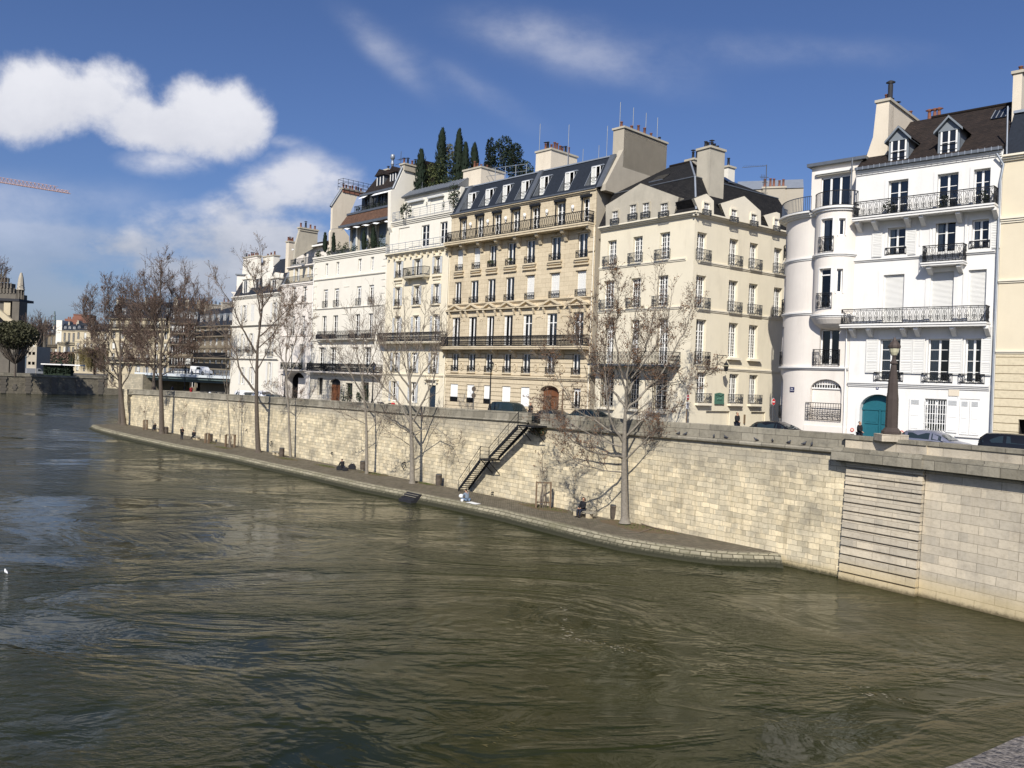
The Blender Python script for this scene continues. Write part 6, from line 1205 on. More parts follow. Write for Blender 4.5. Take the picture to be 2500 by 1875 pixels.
# ================================================================== narrow cream building with arch
def building_narrow():
    F = F1; rnd = random.Random(10); b = Bld(F, thing('apartment_building', 'narrow cream building with a wide ground floor arch and two railed roof terraces', 'building', F.w(F.hit(722, 900)[0], 0, 5.2)))
    s0 = F.hit(682, 860)[0]; s1 = BB[1]-.02; zA = b.Z('d3', 1300, 1045); zB = b.Z('d3', 1350, 722)
    for x0, x1, y0, y1 in ((1200, 1266, 1115, 1360), (1376, 1445, 1100, 1350)): w = (b.S('d3', x0, 1230), b.S('d3', x1, 1230)); a, t = b.Z('d3', (x0+x1)/2, y1), b.Z('d3', (x0+x1)/2, y0); b.window(*w, a, t, 2, 3, curtain=('curtain', .4, 'r')); b.rail(w[0], w[1], a, .7, .08, 'plain', mt='iron_grey')
    for x0, x1, y0, y1 in ((1185, 1245, 80, 410), (1360, 1415, 75, 405)): w = (b.S('d4', x0, 240), b.S('d4', x1, 240)); a, t = b.Z('d4', (x0+x1)/2, y1), b.Z('d4', (x0+x1)/2, y0); b.window(*w, a, t, 2, 4, curtain=('curtain', .9, 'b')); b.rail(w[0], w[1], a, .8, .08, 'plain', mt='iron_grey')
    zb = b.Z('d4', 1180, 985, .6)
    for x0, x1, y0 in ((1150, 1216, 555), (1325, 1392, 555)): w = (b.S('d4', x0, 700), b.S('d4', x1, 700)); t = b.Z('d4', (x0+x1)/2, y0); b.window(*w, zb, t, 2, 4)
    b.balcony(b.S('d4', 995, 930, .7), b.S('d4', 1385, 940, .7), zb, .15, .8, 'pink_plaster', .95, 'plain', ()); m = b.mb(); [foliage(m, (b.S('d4', x, 900, .5), .5, zb+.5), (.45, .25, .5), 160, .1, ['ivy', 'evergreen'], rnd) for x in (1040, 1130, 1230, 1330)]; b.add(m, 'potted_plant')
    a0, a1 = b.S('d4', 1072, 1250), b.S('d4', 1415, 1250); t = b.Z('d4', 1240, 1010); b.hole(a0, a1, 4.6, t, 1.2, 1.4); m = b.mb(); m.box(a0+(a1-a0)*.3, a0+(a1-a0)*.72, -1.3, -1.15, 4.6, t-.9, 'pink_plaster'); b.add(m, 'arch_pier')
    w = (b.S('d4', 1000, 1170), b.S('d4', 1046, 1170)); b.window(*w, b.Z('d4', 1022, 1280), b.Z('d4', 1022, 1050), 1, 3, arch=.15)
    for z in (b.Z('d4', 1300, 415), b.Z('d3', 1300, 1395), zb-.3): b.ledge(s0, s1, z-.08, z+.06, .1, 'pink_plaster')
    b.ledge(s0, s1, zA-.35, zA, .2, 'pink_plaster', top='iron_grey'); b.wall(s0, s1, 4.5, zA, 'pink_plaster', 12)
    d = Bld(Fr(F.w(0, -.9, 0), F.w(1, -.9, 0)), b.root); q0 = d.S('d3', 1140, 880)
    for x0, x1, y0, y1 in ((1255, 1308, 800, 1010), (1494, 1556, 765, 935)): w = (d.S('d3', x0, 900), d.S('d3', x1, 860)); a, t = max(zA+.05, d.Z('d3', (x0+x1)/2, y1)), d.Z('d3', (x0+x1)/2, y0); d.window(*w, a, t, 2, 2); d.shutter(w[0]-.42, w[0]-.05, a, t, n=8); d.shutter(w[1]+.05, w[1]+.42, a, t, n=8)
    d.wall(q0, s1, zA, zB, 'beige_stucco', 9); d.ledge(q0-.1, s1, zB-.3, zB, .35, 'pink_plaster', top='zinc'); d.rail(s0+.1, s1-.1, zA, 1.0, .75, 'plain', .3, 'iron_grey')
    m = d.mb(); m.box(s1-2.2, s1-1.2, .3, .75, zA+.72, zA+.78, 'white_paint'); [m.box(s, s+.05, .35, .4, zA, zA+.72, 'white_paint') for s in (s1-2.1, s1-1.3)]; d.add(m, 'terrace_table'); m = d.mb(); foliage(m, (s0+.5, .4, zA+.5), (.45, .25, .5), 170, .1, ['ivy', 'dry_leaf'], rnd); d.add(m, 'potted_plant')
    e = Bld(Fr(F.w(0, -1.8, 0), F.w(1, -1.8, 0)), b.root); zC = e.Z('d3', 1450, 450); q1 = e.S('d3', 1275, 540)
    w = (e.S('d3', 1395, 560), e.S('d3', 1446, 560)); e.window(*w, zB+.05, e.Z('d3', 1420, 475), 2, 1); e.wall(q1, s1, zB, zC, 'pink_plaster', 8); e.rail(e.S('d3', 1175, 650, .9), s1-.1, zB, 1.0, .9, 'plain', .5, 'iron_grey')
    m = e.mb(); m.prism([(.6, zC-.1), (.6, zC+.1), (-2, zC+1.1), (-2, zC-.1)], q1-.1, s1, 's', 'tile_brown'); m.box(q1-.1, s1, .5, .72, zC-.2, zC+.02, 'white_paint'); e.add(m, 'roof')
    m = e.mb(); [m.box(q1+.1+i*1.2, q1+.9+i*1.2, .45, .75, zB, zB+.35, 'white_paint') for i in range(3)]; [foliage(m, (q1+.5+i*1.2, .6, zB+.5), (.35, .2, .3), 80, .09, ['ivy', 'evergreen'], rnd) for i in range(3)]; e.add(m, 'planter_box')
    # party wall with grey patches, chimney
    q = s1-.2; P = [F.side(*px('d3', *p), q-2.6) for p in ((1240, 640), (1260, 400), (1340, 118), (1635, 140), (1635, 340), (1280, 440))]; P = [(max(o, -10), z) for o, z in P]; m = b.mb(); m.prism([P[0], P[1], P[2], P[3], (P[3][0], zC)], q-3.0, q-2.6, 's', 'grey_render'); b.add(m, 'party_wall')
    b.chimney(q-3.1, q-2.5, P[2][0]+.1, P[3][0], P[2][1]-.3, P[2][1]+.15, 'grey_render', 4, 'brick', ph=.6)
    oF = -1.6; a_, c_ = b.S('d3', 1095, 450, oF), b.S('d3', 1145, 450, oF); b.chimney(a_, c_, oF, b.F.side(*px('d3', 1245, 360), c_)[0], zA, b.Z('d3', 1120, 335, oF), 'pale_render', 4, 'terracotta', ph=.5)
    m = b.mb(); m.prism([(.0, zA), (-.9, zA), (-1.7, zB+.2), (-1.3, zB+.2)], s0+.02, s0+.4, 's', 'zinc_pale'); b.add(m, 'flashing')
    return b, s0, s1
BN = building_narrow()
# ================================================================== leftmost white house with gabled dormers
def building_left():
    F = F1; b = Bld(F, thing('corner_house', 'white house at the far left of the row with gabled dormers and tall chimneys', 'house', F.w(F.hit(620, 900)[0], 0, 5)))
    s0 = F.hit(566, 820)[0]; s1 = BN[1]-.02; zc = (b.Z('d3', 260, 1275)+b.Z('d3', 980, 1200))/2
    for k, L_ in (('d3', ((362, 416, 1420, 1690), (500, 560, 1408, 1690), (868, 925, 1372, 1690))), ('d4', ((340, 378, 380, 700), (482, 532, 372, 700), (828, 865, 350, 740))), ('d4', ((330, 380, 945, 1230), (480, 530, 940, 1230), (788, 838, 860, 1230)))):
        for i, (x0, x1, y0, y1) in enumerate(L_):
            ym = (y0+y1)/2; w = (b.S(k, x0, ym), b.S(k, x1, ym)); a, t = b.Z(k, (x0+x1)/2, y1), b.Z(k, (x0+x1)/2, y0)
            if k == 'd3' and i == 1: b.hole(*w, a, t, .1, 0, False); b.shutter(w[0], (w[0]+w[1])/2, a, t, o=-.06); b.shutter((w[0]+w[1])/2, w[1], a, t, o=-.06)
            else: b.window(*w, a, t, 2, 4, curtain=('curtain', .5, 'l')); b.shutter(w[0]-.52, w[0]-.04, a, t); b.shutter(w[1]+.04, w[1]+.52, a, t)
            if k == 'd4' and y0 < 500: b.rail(w[0]-.5, w[1]+.5, a, .85, .5, 'lyre', .45)
    for k, y, x in (('d4', 240, 500), ('d4', 800, 500)): z = b.Z(k, x, y); b.ledge(s0+.1, s1-.1, z-.12, z+.12, .3, 'bright_plaster', steps=2, top='iron_grey')
    b.ledge(s0, s1, zc-.45, zc, .35, 'bright_plaster', steps=3, top='zinc')
    b.wall(s0, s1, 4.5, zc, 'bright_plaster', 11, closed=False)
    # return facing up river with a chamfer
    e0 = F.w(s0, 0, 0); e1 = e0+(-F.n*.6-F.d*.8).normalized()*3.4; G = Fr((e1.x, e1.y), (e0.x, e0.y)); g = Bld(G, b.root); zg = g.Z('d3', 200, 1190)
    for z in (7.2, 10.5, 14): g.window(.9, 1.9, z, z+1.9, 2, 3)
    g.wall(0, 3.4, 4.5, zg, 'warm_stucco', 8); g.ledge(-.2, 3.4, zg-.3, zg, .3, 'bright_plaster', top='zinc'); g.rail(0, 3, zg, .9, -.3, 'plain', mt='iron_blue')
    m = g.mb(); m.box(1.2, 3.2, -3, -.4, zg, zg+2.6, 'warm_stucco'); m.box(.9, 3.4, -3.2, -.2, zg+2.6, zg+2.8, 'zinc'); g.add(m, 'penthouse')
    # roof
    zr = b.Z('d3', 860, 650, -3.6); m = b.mb(); m.prism([(.1, zc), (-1.2, zc+2.6), (-4.2, zr), (-8, zr), (-11, zc)], s0+.3, s1, 's', 'slate'); b.add(m, 'roof')
    for x0, x1, yt, ym, yb, mt in ((365, 475, 905, 980, 1235, 'bright_plaster'), (838, 965, 862, 965, 1185, 'bright_plaster')):
        o = -.15; a_, b_ = b.S('d3', x0, 1080, o), b.S('d3', x1, 1080, o); zt, zm = b.Z('d3', (x0+x1)/2, yt, o), b.Z('d3', (x0+x1)/2, ym, o); m = b.mb(); m.prism([(a_, zc), (b_, zc), (b_, zm), ((a_+b_)/2, zt), (a_, zm)], -3, o, 'o', mt)
        m.box(a_-.15, b_+.15, -1, o+.18, zm-.05, zm+.08, mt); dm = b.add(m, 'dormer'); m = b.mb(); p, q = a_+(b_-a_)*.25, b_-(b_-a_)*.25; m.box(p, q, o+.003, o+.02, zc+.4, zm-.25, 'glass_dark'); [m.box(x-.05, x+.05, o+.02, o+.05, zc+.4, zm-.25, 'white_paint') for x in (p, (p+q)/2, q)]; b.add(m, 'window', dm)
    # big gable between the dormers
    o = -.5; P = [b.F.hit(*px('d3', *q), o) for q in ((480, 1215), (770, 1185), (800, 960), (640, 740), (480, 940))]; m = b.mb(); m.prism(P, -4, o, 'o', 'bright_plaster'); gb = b.add(m, 'gable')
    m = b.mb(); p, q = b.S('d3', 590, 1080, o), b.S('d3', 700, 1080, o); m.box(p, q, o+.003, o+.02, zc+.5, zc+2.4, 'glass_dark'); [m.box(x-.05, x+.05, o+.02, o+.05, zc+.5, zc+2.4, 'white_paint') for x in (p, (p+q)/2, q)]; b.add(m, 'window', gb)
    oF = -1.6; a_, c_ = b.S('d3', 372, 800, oF), b.S('d3', 560, 800, oF); zt = b.Z('d3', 500, 602, oF); m = b.mb(); m.prism([(b.S('d3', 335, 1000, oF), zc+1), (c_+.9, zc+1), (c_+.9, zt), (a_+.1, zt), (a_-.1, zt-1.2)], oF-.6, oF, 'o', 'bright_plaster'); b.add(m, 'party_wall')
    b.chimney(a_+.1, c_+.9, oF+.05, oF-.65, zt-.4, zt+.1, 'pink_plaster', 6, 'terracotta', 's', .4); 
    a_, c_ = b.S('d3', 710, 620, -3), b.S('d3', 885, 620, -3); b.chimney(a_, c_, -3, -4, zc+3, b.Z('d3', 790, 580, -3), 'bright_plaster', 3, 'terracotta', 's', .5)
    return b, s0, s1
BL = building_left()
# ================================================================== quay: wall, parapet, promenade, water, street
PZ = .7
class BowFr(Fr):
    def bow(self, s): return -.95*math.sin(math.pi*max(0, min(1, s/121))**1.25)
    def w(self, s, o, z): return Fr.w(self, s, o+self.bow(s), z)
    def hit(self, u, v, o=0):
        s = 60
        for _ in range(4): s, z = Fr.hit(self, u, v, o+self.bow(s))
        return s, z
FW = BowFr(onz(309, 1036, PZ), (18.97, 46.3)); BAT = .45; SW1 = FW.hit(2049, 1118, -BAT)[0]
def loft(mb, F, st, prof, mt, close=False):
    """st: [(s, z)]; prof: [(o, dz)] carried along the stations"""
    acc = [0]
    for i in range(1, len(prof)): acc.append(acc[-1]+math.hypot(prof[i][0]-prof[i-1][0], prof[i][1]-prof[i-1][1]))
    for (sa, za), (sb, zb) in zip(st[:-1], st[1:]):
        for i in range(len(prof)-1):
            (o0, d0), (o1, d1) = prof[i], prof[i+1]
            mb.face([(sa, o0, za+d0), (sb, o0, zb+d0), (sb, o1, zb+d1), (sa, o1, za+d1)], mt, [(sa, acc[i]), (sb, acc[i]), (sb, acc[i+1]), (sa, acc[i+1])])
    for (s, z), rv in ((st[0], 0), (st[-1], 1)):
        q = [(s, o, z+d) for o, d in prof]; mb.face(q[::-1] if rv else q, mt)
ptL = [(309, 949.5), (420, 954.5), (554.5, 961.4), (760, 974), (1079.7, 996.4), (1286, 1005.5)]; ptR = [(1317, 1008.3), (1450, 1018), (1600, 1028.8), (1700, 1034), (1850, 1045), (2047, 1060)]
stL = [FW.hit(u, v, -.3) for u, v in ptL]; stR = [FW.hit(u, v, -.3) for u, v in ptR]; stL[0] = (0, stL[0][1])
ALLST = stL+stR
def smooth_st(st):
    n = len(st); mx = sum(a[0] for a in st)/n; my = sum(a[1] for a in st)/n; k = sum((a[0]-mx)*(a[1]-my) for a in st)/sum((a[0]-mx)**2 for a in st); return lambda s: my+k*(s-mx)
fit = smooth_st(ALLST)
def PTOP(s):   # parapet top height along the wall
    if s <= ALLST[0][0]: return ALLST[0][1]
    for (a, za), (b, zb) in zip(ALLST[:-1], ALLST[1:]):
        if s <= b: return (za+(zb-za)*(s-a)/(b-a))*.5+fit(s)*.5
    return ALLST[-1][1]*.5+fit(ALLST[-1][0])*.5
stL = [(s, PTOP(s)) for s, z in stL]; stR = [(s, PTOP(s)) for s, z in stR]; stR[-1] = (SW1+.6, stR[-1][1])
den = lambda a, b: [(a+(b-a)*i/24, PTOP(a+(b-a)*i/24)) for i in range(25)]
stL = den(stL[0][0], stL[-1][0]); stR = den(stR[0][0], SW1+.6)
def SZ(p):   # street surface height
    s = (Vector((p.x, p.y, 0))-FW.p).dot(FW.d); return PTOP(max(0, min(SW1, s)))-1.02
qw = thing('quay_wall', 'long pale stone quay wall in rough courses below the street parapet', 'wall', FW.w(30, 0, 0))
m = MB(FW); N_ = 40
sg = stL[-1][0]; sh_ = stR[0][0]
hL, hR = .86, 1.12
for i in range(N_):
    a, b = (SW1+.7)*i/N_, (SW1+.7)*(i+1)/N_
    za, zb = [PTOP(q)-(hL if (a+b)/2 < sg else hR) for q in (a, b)]
    fa = lambda z, zt: -BAT*(z+1.5)/(zt+1.5)
    for j in range(6):
        q0, q1 = j/6, (j+1)/6; A0, A1, B0, B1 = -1.5+(za+1.5)*q0, -1.5+(za+1.5)*q1, -1.5+(zb+1.5)*q0, -1.5+(zb+1.5)*q1
        m.face([(a, fa(A0, za), A0), (b, fa(B0, zb), B0), (b, fa(B1, zb), B1), (a, fa(A1, za), A1)], 'quay_stone', [(a, A0), (b, B0), (b, B1), (a, A1)])
m.face([(0, 0, -1.5), (0, -BAT, PTOP(0)-hL), (0, -14, PTOP(0)-hL), (0, -14, -1.5)], 'quay_stone'); m.build('wall', qw)
m = MB(FW); 
loft(m, FW, stL, [(-BAT-.02, -hL-.02), (-BAT+.10, -hL-.02), (-BAT+.18, -hL+.08), (-BAT+.12, -hL+.18), (-BAT+.02, -hL+.2)], 'parapet_stone'); loft(m, FW, stR, [(-BAT-.02, -hR-.06), (-BAT+.12, -hR-.06), (-BAT+.26, -hR+.03), (-BAT+.28, -hR+.14), (-BAT+.2, -hR+.26), (-BAT+.03, -hR+.28)], 'parapet_stone')
m.build('moulding', qw)
m = MB(FW); loft(m, FW, stL, [(-BAT, -hL+.15), (-BAT, -.03), (-BAT-.04, 0), (-BAT-.42, 0), (-BAT-.45, -.03), (-BAT-.45, -1.1)], 'parapet_stone'); loft(m, FW, stR, [(-BAT, -hR+.2), (-BAT, -.03), (-BAT-.04, 0), (-BAT-.46, 0), (-BAT-.5, -.03), (-BAT-.5, -1.2)], 'parapet_stone'); m.build('parapet', qw)
# return of the wall at the far end
FE = Fr(FW.w(0, -14, 0)+FW.d*6-FW.n*0, FW.w(0, 0, 0)); m = MB(FE); z_ = PTOP(0); m.face([(0, 0, -1.5), (FE.len, 0, -1.5), (FE.len, -.3, z_-hL), (0, -.3, z_-hL)], 'quay_stone'); m.box(0, FE.len, -.75, -.2, z_-hL, z_, 'parapet_stone'); m.build('return_wall', qw)
# bridge abutment at the right: channelled pier and smooth wall
A = onz(2052, 1412, 0); Bp = onz(2238, 1456, 0); Cp = onz(2500, 1521, 0)
F2 = Fr(A, Bp); F3 = Fr(Bp, Cp); ab = thing('abutment_wall', 'bridge abutment of smooth ashlar with a channelled corner pier and stained parapet', 'wall', A)
zc2 = (F2.hit(2100, 1131, .3)[1]+F2.hit(2230, 1152, .3)[1])/2; ztop2 = F2.hit(2150, 1069, -.3)[1]; LA = F2.len
zcor = F2.hit(2150, 1114, .45)[1]
m = MB(F2); n = 14; hh = (zc2+.25)/n; ob = lambda z: -.42*max(z, 0)/zc2
for i in range(-1, n):
    z0, z1 = hh*i, hh*(i+1)-.095
    for (o_, a_, b_, zz0, zz1) in ((.24, 0, LA, z0, z1), (.02, .03, LA-.03, z1, z1+.095)):
        oa, ob_ = o_+ob(zz0), o_+ob(zz1)
        m.face([(a_, oa, zz0), (b_, oa, zz0), (b_, ob_, zz1), (a_, ob_, zz1)], 'abutment_stone'); m.face([(a_, -1, zz0), (a_, oa, zz0), (a_, ob_, zz1), (a_, -1, zz1)], 'abutment_stone'); m.face([(b_, oa, zz0), (b_, -1, zz0), (b_, -1, zz1), (b_, ob_, zz1)], 'abutment_stone')
        if o_ > .2: m.face([(a_, ob_, zz1), (b_, ob_, zz1), (b_, ob_-.22, zz1), (a_, ob_-.22, zz1)], 'abutment_stone'); m.face([(a_, oa, zz0), (b_, oa, zz0), (b_, oa-.22, zz0), (a_, oa-.22, zz0)], 'abutment_stone')
m.build('pier', ab)
m = MB(F3); L3 = F3.len+14; m.face([(0.02, -.02, -1.5), (L3, -.02, -1.5), (L3, -.44, zc2), (0.02, -.44, zc2)], 'abutment_stone'); m.build('wall', ab)
for F_, a_, b_, e_ in ((F2, -.55, LA+.15, .12), (F3, -.1, L3, 0)):
    m = MB(F_); m.box(a_, b_, -1.2, -.15+e_, zc2-.02, zc2+.12, 'parapet_stone'); m.box(a_-.1, b_, -1.2, .22+e_, zc2+.12, zcor+.12, 'parapet_stone'); m.box(a_-.1, b_, -1.2, .10+e_, zcor+.12, zcor+.26, 'parapet_stone'); m.build('cornice', ab)
    m = MB(F_); m.box(a_+.45 if F_ is F2 else a_, b_, -1.0, -.28+e_, zcor+.26, ztop2-.2, 'abutment_stone'); m.box(a_+.35 if F_ is F2 else a_, b_, -1.05, -.2+e_, ztop2-.2, ztop2, 'parapet_stone'); m.box(a_+.3 if F_ is F2 else a_, b_, -1.1, -.14+e_, ztop2-.02, ztop2+.05, 'parapet_stone') if False else None; m.build('parapet', ab)
def text_part(txt, F, s, o, z, size, mt, name, parent, ext=.004):
    cu = bpy.data.curves.new(name, 'FONT'); cu.body = txt; cu.size = size; cu.extrude = ext; cu.align_x = 'CENTER'; cu.align_y = 'CENTER'; ob = bpy.data.objects.new(name, cu); COL.objects.link(ob)
    bpy.context.view_layer.update(); me = bpy.data.meshes.new_from_object(ob); bpy.data.objects.remove(ob)
    mb = MB(F); 
    for p in me.polygons: mb.face([(s+me.vertices[v].co.x, o+me.vertices[v].co.z, z+me.vertices[v].co.y) for v in p.vertices], mt, uv=[(0, 0)]*len(p.vertices))
    return mb.build(name, parent)
s_, z_ = F2.hit(*px('e5', 2015, 890), .0); text_part('sboyb', F2, s_, -.15, z_, .32, 'sign_grey', 'graffiti', ab)
# ---- promenade and its sloping stone edge
inn = [(228, 1034), (233, 1036.5), (245, 1042), (276, 1050), (341.8, 1065), (427.9, 1083), (503.9, 1097), (579.8, 1110.8), (655.8, 1127.3), (760, 1148.8), (900.7, 1179.5), (1020, 1202), (1100, 1217), (1230, 1243), (1338.7, 1268.7), (1452.6, 1295.8), (1534, 1313.4), (1600, 1323.8), (1680, 1335), (1754.6, 1343.4), (1830, 1347), (1880.8, 1348.2)]
I_ = [onz(u, v, PZ) for u, v in inn]; I_ = [Vector((p.x, p.y, 0)) for p in I_]
I_[0] = I_[1]+Vector((1.2, 3.5, 0)); back = [I_[0]+Vector((4, 4.5, 0)), I_[0]+Vector((12, 7, 0)), I_[0]+Vector((26, 12, 0))]
path = list(reversed(back))+I_
def offset(P, d):
    out = []
    for i, p in enumerate(P):
        t = (P[min(i+1, len(P)-1)]-P[max(i-1, 0)]).normalized(); out.append(p+Vector((t.y, -t.x, 0))*-d)
    return out
side = -1
O1 = offset(path, -.38); O2 = offset(path, -.95); O3 = offset(path, -1.3)
endw = FW.w(FW.hit(1888, 1349, 0)[0]+.3, 0, 0)
def strip(P, Q, za, zb, mt, mb):
    acc = 0
    for i in range(len(P)-1):
        L_ = (P[i+1]-P[i]).length; h = ((P[i]-Q[i]).length**2+(za-zb)**2)**.5
        mb.face([(P[i].x, P[i].y, za), (Q[i].x, Q[i].y, zb), (Q[i+1].x, Q[i+1].y, zb), (P[i+1].x, P[i+1].y, za)], mt, [(acc, 1), (acc, 1-h), (acc+L_, 1-h), (acc+L_, 1)]); acc += L_
for Q in (path, O1, O2, O3): Q.append(endw+FW.n*{id(path): .0, id(O1): .25, id(O2): .7, id(O3): 1.0}[id(Q)]+FW.d*{id(path): .0, id(O1): .35, id(O2): .8, id(O3): 1.1}[id(Q)])
m = MB(); strip(path, O1, PZ, PZ-.03, 'curb_stone', m); strip(O1, O2, PZ-.03, .05, 'curb_stone', m); strip(O2, O3, .05, -1.2, 'curb_stone', m); kerb = m.build('quay_kerb'); struct(kerb)
m = MB(); poly = [(p.x, p.y, PZ-.004) for p in path]; wl = [FW.w(s, -.3, 0) for s in (FW.hit(1890, 1349, 0)[0]+.2, 0)]+[FE.w(0, -.4, 0)]
poly += [(p.x, p.y, PZ-.004) for p in wl]; m.face(poly, 'paving', [(p[0], p[1]) for p in poly]); prom = m.build('promenade'); struct(prom)
# steps set on the edge, near-black colour standing in for a niche's shade
st_ = thing('water_steps', 'short steps on the quay edge, coloured dark for the shade of a niche', 'steps', onz(1018, 1212, .4)); c = onz(1020, 1203, PZ); fr = Fr((c.x, c.y), (c.x+FW.d.x, c.y+FW.d.y)); m = MB(fr)
for i in range(4): m.box(-.9, .9, .25+i*.26, .5+i*.26, -.5, PZ+.01-.12*i-.04*i*(i>1), 'pot_dark')
[m.box(-.9, .9, .3+i*.26, .36+i*.26, PZ-.12*i, PZ+.03-.12*i, 'parapet_stone') for i in range(3)]; m.build('steps', st_)
# ---- water, ground, street
m = MB(); m.face([(-900, -60, 0), (300, -60, 0), (300, 1500, 0), (-900, 1500, 0)], 'river_water'); struct(m.build('river'))
m = MB(); stn = [0, 10, 20, 30, 40, 50, 60, SW1, SW1+10, SW1+40]
for a, b in zip(stn[:-1], stn[1:]):
    za, zb = PTOP(min(a, SW1))-1.02, PTOP(min(b, SW1))-1.02; m.face([(a, -BAT-.3, za), (b, -BAT-.3, zb), (b, -22, zb), (a, -22, za)], 'asphalt')

m2 = MB(FW)
for a, b in zip(stn[:-1], stn[1:]):
    za, zb = PTOP(min(a, SW1))-1.02, PTOP(min(b, SW1))-1.02; m2.face([(a, -BAT-.3, za), (b, -BAT-.3, zb), (b, -26, zb), (a, -26, za)], 'asphalt')
struct(m2.build('street'))
m = MB(FW)
for a, b in zip(stn[:-1], stn[1:]):
    za, zb = PTOP(min(a, SW1))-.9, PTOP(min(b, SW1))-.9
    for o0, o1 in ((-2.4, -BAT-.3),): m.face([(a, o0, za), (b, o0, zb), (b, o1, zb), (a, o1, za)], 'paving'); m.face([(a, o0, za-.13), (b, o0, zb-.13), (b, o0, zb), (a, o0, za)], 'curb_stone')
struct(m.build('pavement'))
m = MB(); gp = [FE.w(0, -.4, 0)-FW.n*2, FW.w(0, -3.5, 0), FW.w(SW1+40, -3.5, 0), Vector((200, 60, 0)), Vector((200, 400, 0)), Vector((-20, 400, 0)), Vector((-45, 190, 0))]
m.face([(p.x, p.y, 4.9) for p in gp], 'asphalt'); struct(m.build('island_ground'))
m = MB(); m.box(-20, 200, 100, 400, -1, 4.8, 'quay_stone'); 
# ---- iron stairs on the wall
stz = PTOP(sg)-1.0; sB, _ = FW.hit(*px(12, 100, 915), .9); zB = PZ; sM0, zM = FW.hit(*px(12, 300, 622), .9); sM1 = FW.hit(*px(12, 372, 625), .9)[0]; sT, _ = FW.hit(*px(12, 640, 325), .9); sT2 = FW.hit(*px(12, 783, 330), .9)[0]; zT = FW.hit(*px(12, 700, 325), .9)[1]
sr = thing('iron_stairs', 'black iron staircase running down the quay wall in two flights', 'stairs', FW.w((sB+sT)/2, .5, PZ)); iw0, iw1 = .12, 1.25
def flight(s0, z0, s1, z1, nm):
    m = MB(FW)
    for o in (iw0, iw1):
        m.face([(s0, o, z0-.05), (s1, o, z1-.36), (s1, o, z1+.04), (s0, o, z0+.28)], 'iron'); m.face([(s0, o+.04, z0-.05), (s1, o+.04, z1-.28), (s1, o+.04, z1+.02), (s0, o+.04, z0+.25)], 'iron'); m.face([(s0, o, z0+.25), (s1, o, z1+.02), (s1, o+.04, z1+.02), (s0, o+.04, z0+.25)], 'iron'); m.face([(s0, o, z0-.05), (s1, o, z1-.28), (s1, o+.04, z1-.28), (s0, o+.04, z0-.05)], 'iron')
    m.build('stringer', sr); n = max(3, int((z1-z0)/.19))
    for i in range(n): s = s0+(s1-s0)*(i+.5)/n; z = z0+(z1-z0)*(i+1)/n-.06; m = MB(FW); m.box(s-.13, s+.13, iw0+.04, iw1, z-.02, z+.015, 'iron'); m.build('tread', sr)
    for o in (iw1+.02,):
        m = MB(FW); m.tube([(s0, o, z0+1.0), (s1, o, z1+1.0)], .024, 'iron', 4); m.tube([(s0, o, z0+.65), (s1, o, z1+.65)], .012, 'iron', 4); m.tube([(s0, o, z0+.4), (s1, o, z1+.4)], .012, 'iron', 4); k = max(2, int(abs(s1-s0)/1.0))
        for i in range(k+1): q = i/k; m.tube([(s0+(s1-s0)*q, o, z0+(z1-z0)*q), (s0+(s1-s0)*q, o, z0+(z1-z0)*q+1.0)], .02, 'iron', 4)
        m.build('handrail', sr)
flight(sB, zB, sM0, zM, ''); flight(sM1, zM, sT, zT, '')
for a, b, z in ((sM0-.1, sM1+.1, zM), (sT-.05, sT2, zT)):
    m = MB(FW); m.box(a, b, -.45 if z == zT else .05, iw1+.05, z-.12, z, 'iron'); m.build('landing', sr)
    m = MB(FW)
    for q in (a, b): m.tube([(q, iw1+.02, z), (q, iw1+.02, z+1.0)], .02, 'iron', 4)
    for h in (.4, .65, 1.0): m.tube([(a, iw1+.02, z+h), (b, iw1+.02, z+h)], .02 if h == 1 else .012, 'iron', 4)
    m.build('handrail', sr); m = MB(FW); 
    for q in (a+.15, b-.15): m.tube([(q, iw1, z-.1), (q, -.1, z-1.3)], .04, 'iron', 4)
    m.build('brace', sr)
m = MB(FW)
for h in (.4, .65, 1.0): m.tube([(sT2, iw1, zT+h), (sT2, -.4, zT+h)], .02, 'iron', 4)
m.tube([(sT2, -.4, zT), (sT2, -.4, zT+1)], .02, 'iron', 4); m.build('handrail', sr)
rnd = random.Random(4); iv = thing('wall_ivy', 'tuft of dark ivy hanging under the top landing of the iron stairs', 'plant', FW.w(sT+1, .2, zT-.6)); m = MB(FW); foliage(m, (sT+1.0, .1, zT-.45), (1.0, .35, .42), 420, .09, ['ivy', 'dry_leaf'], rnd); m.build('leaves', iv)
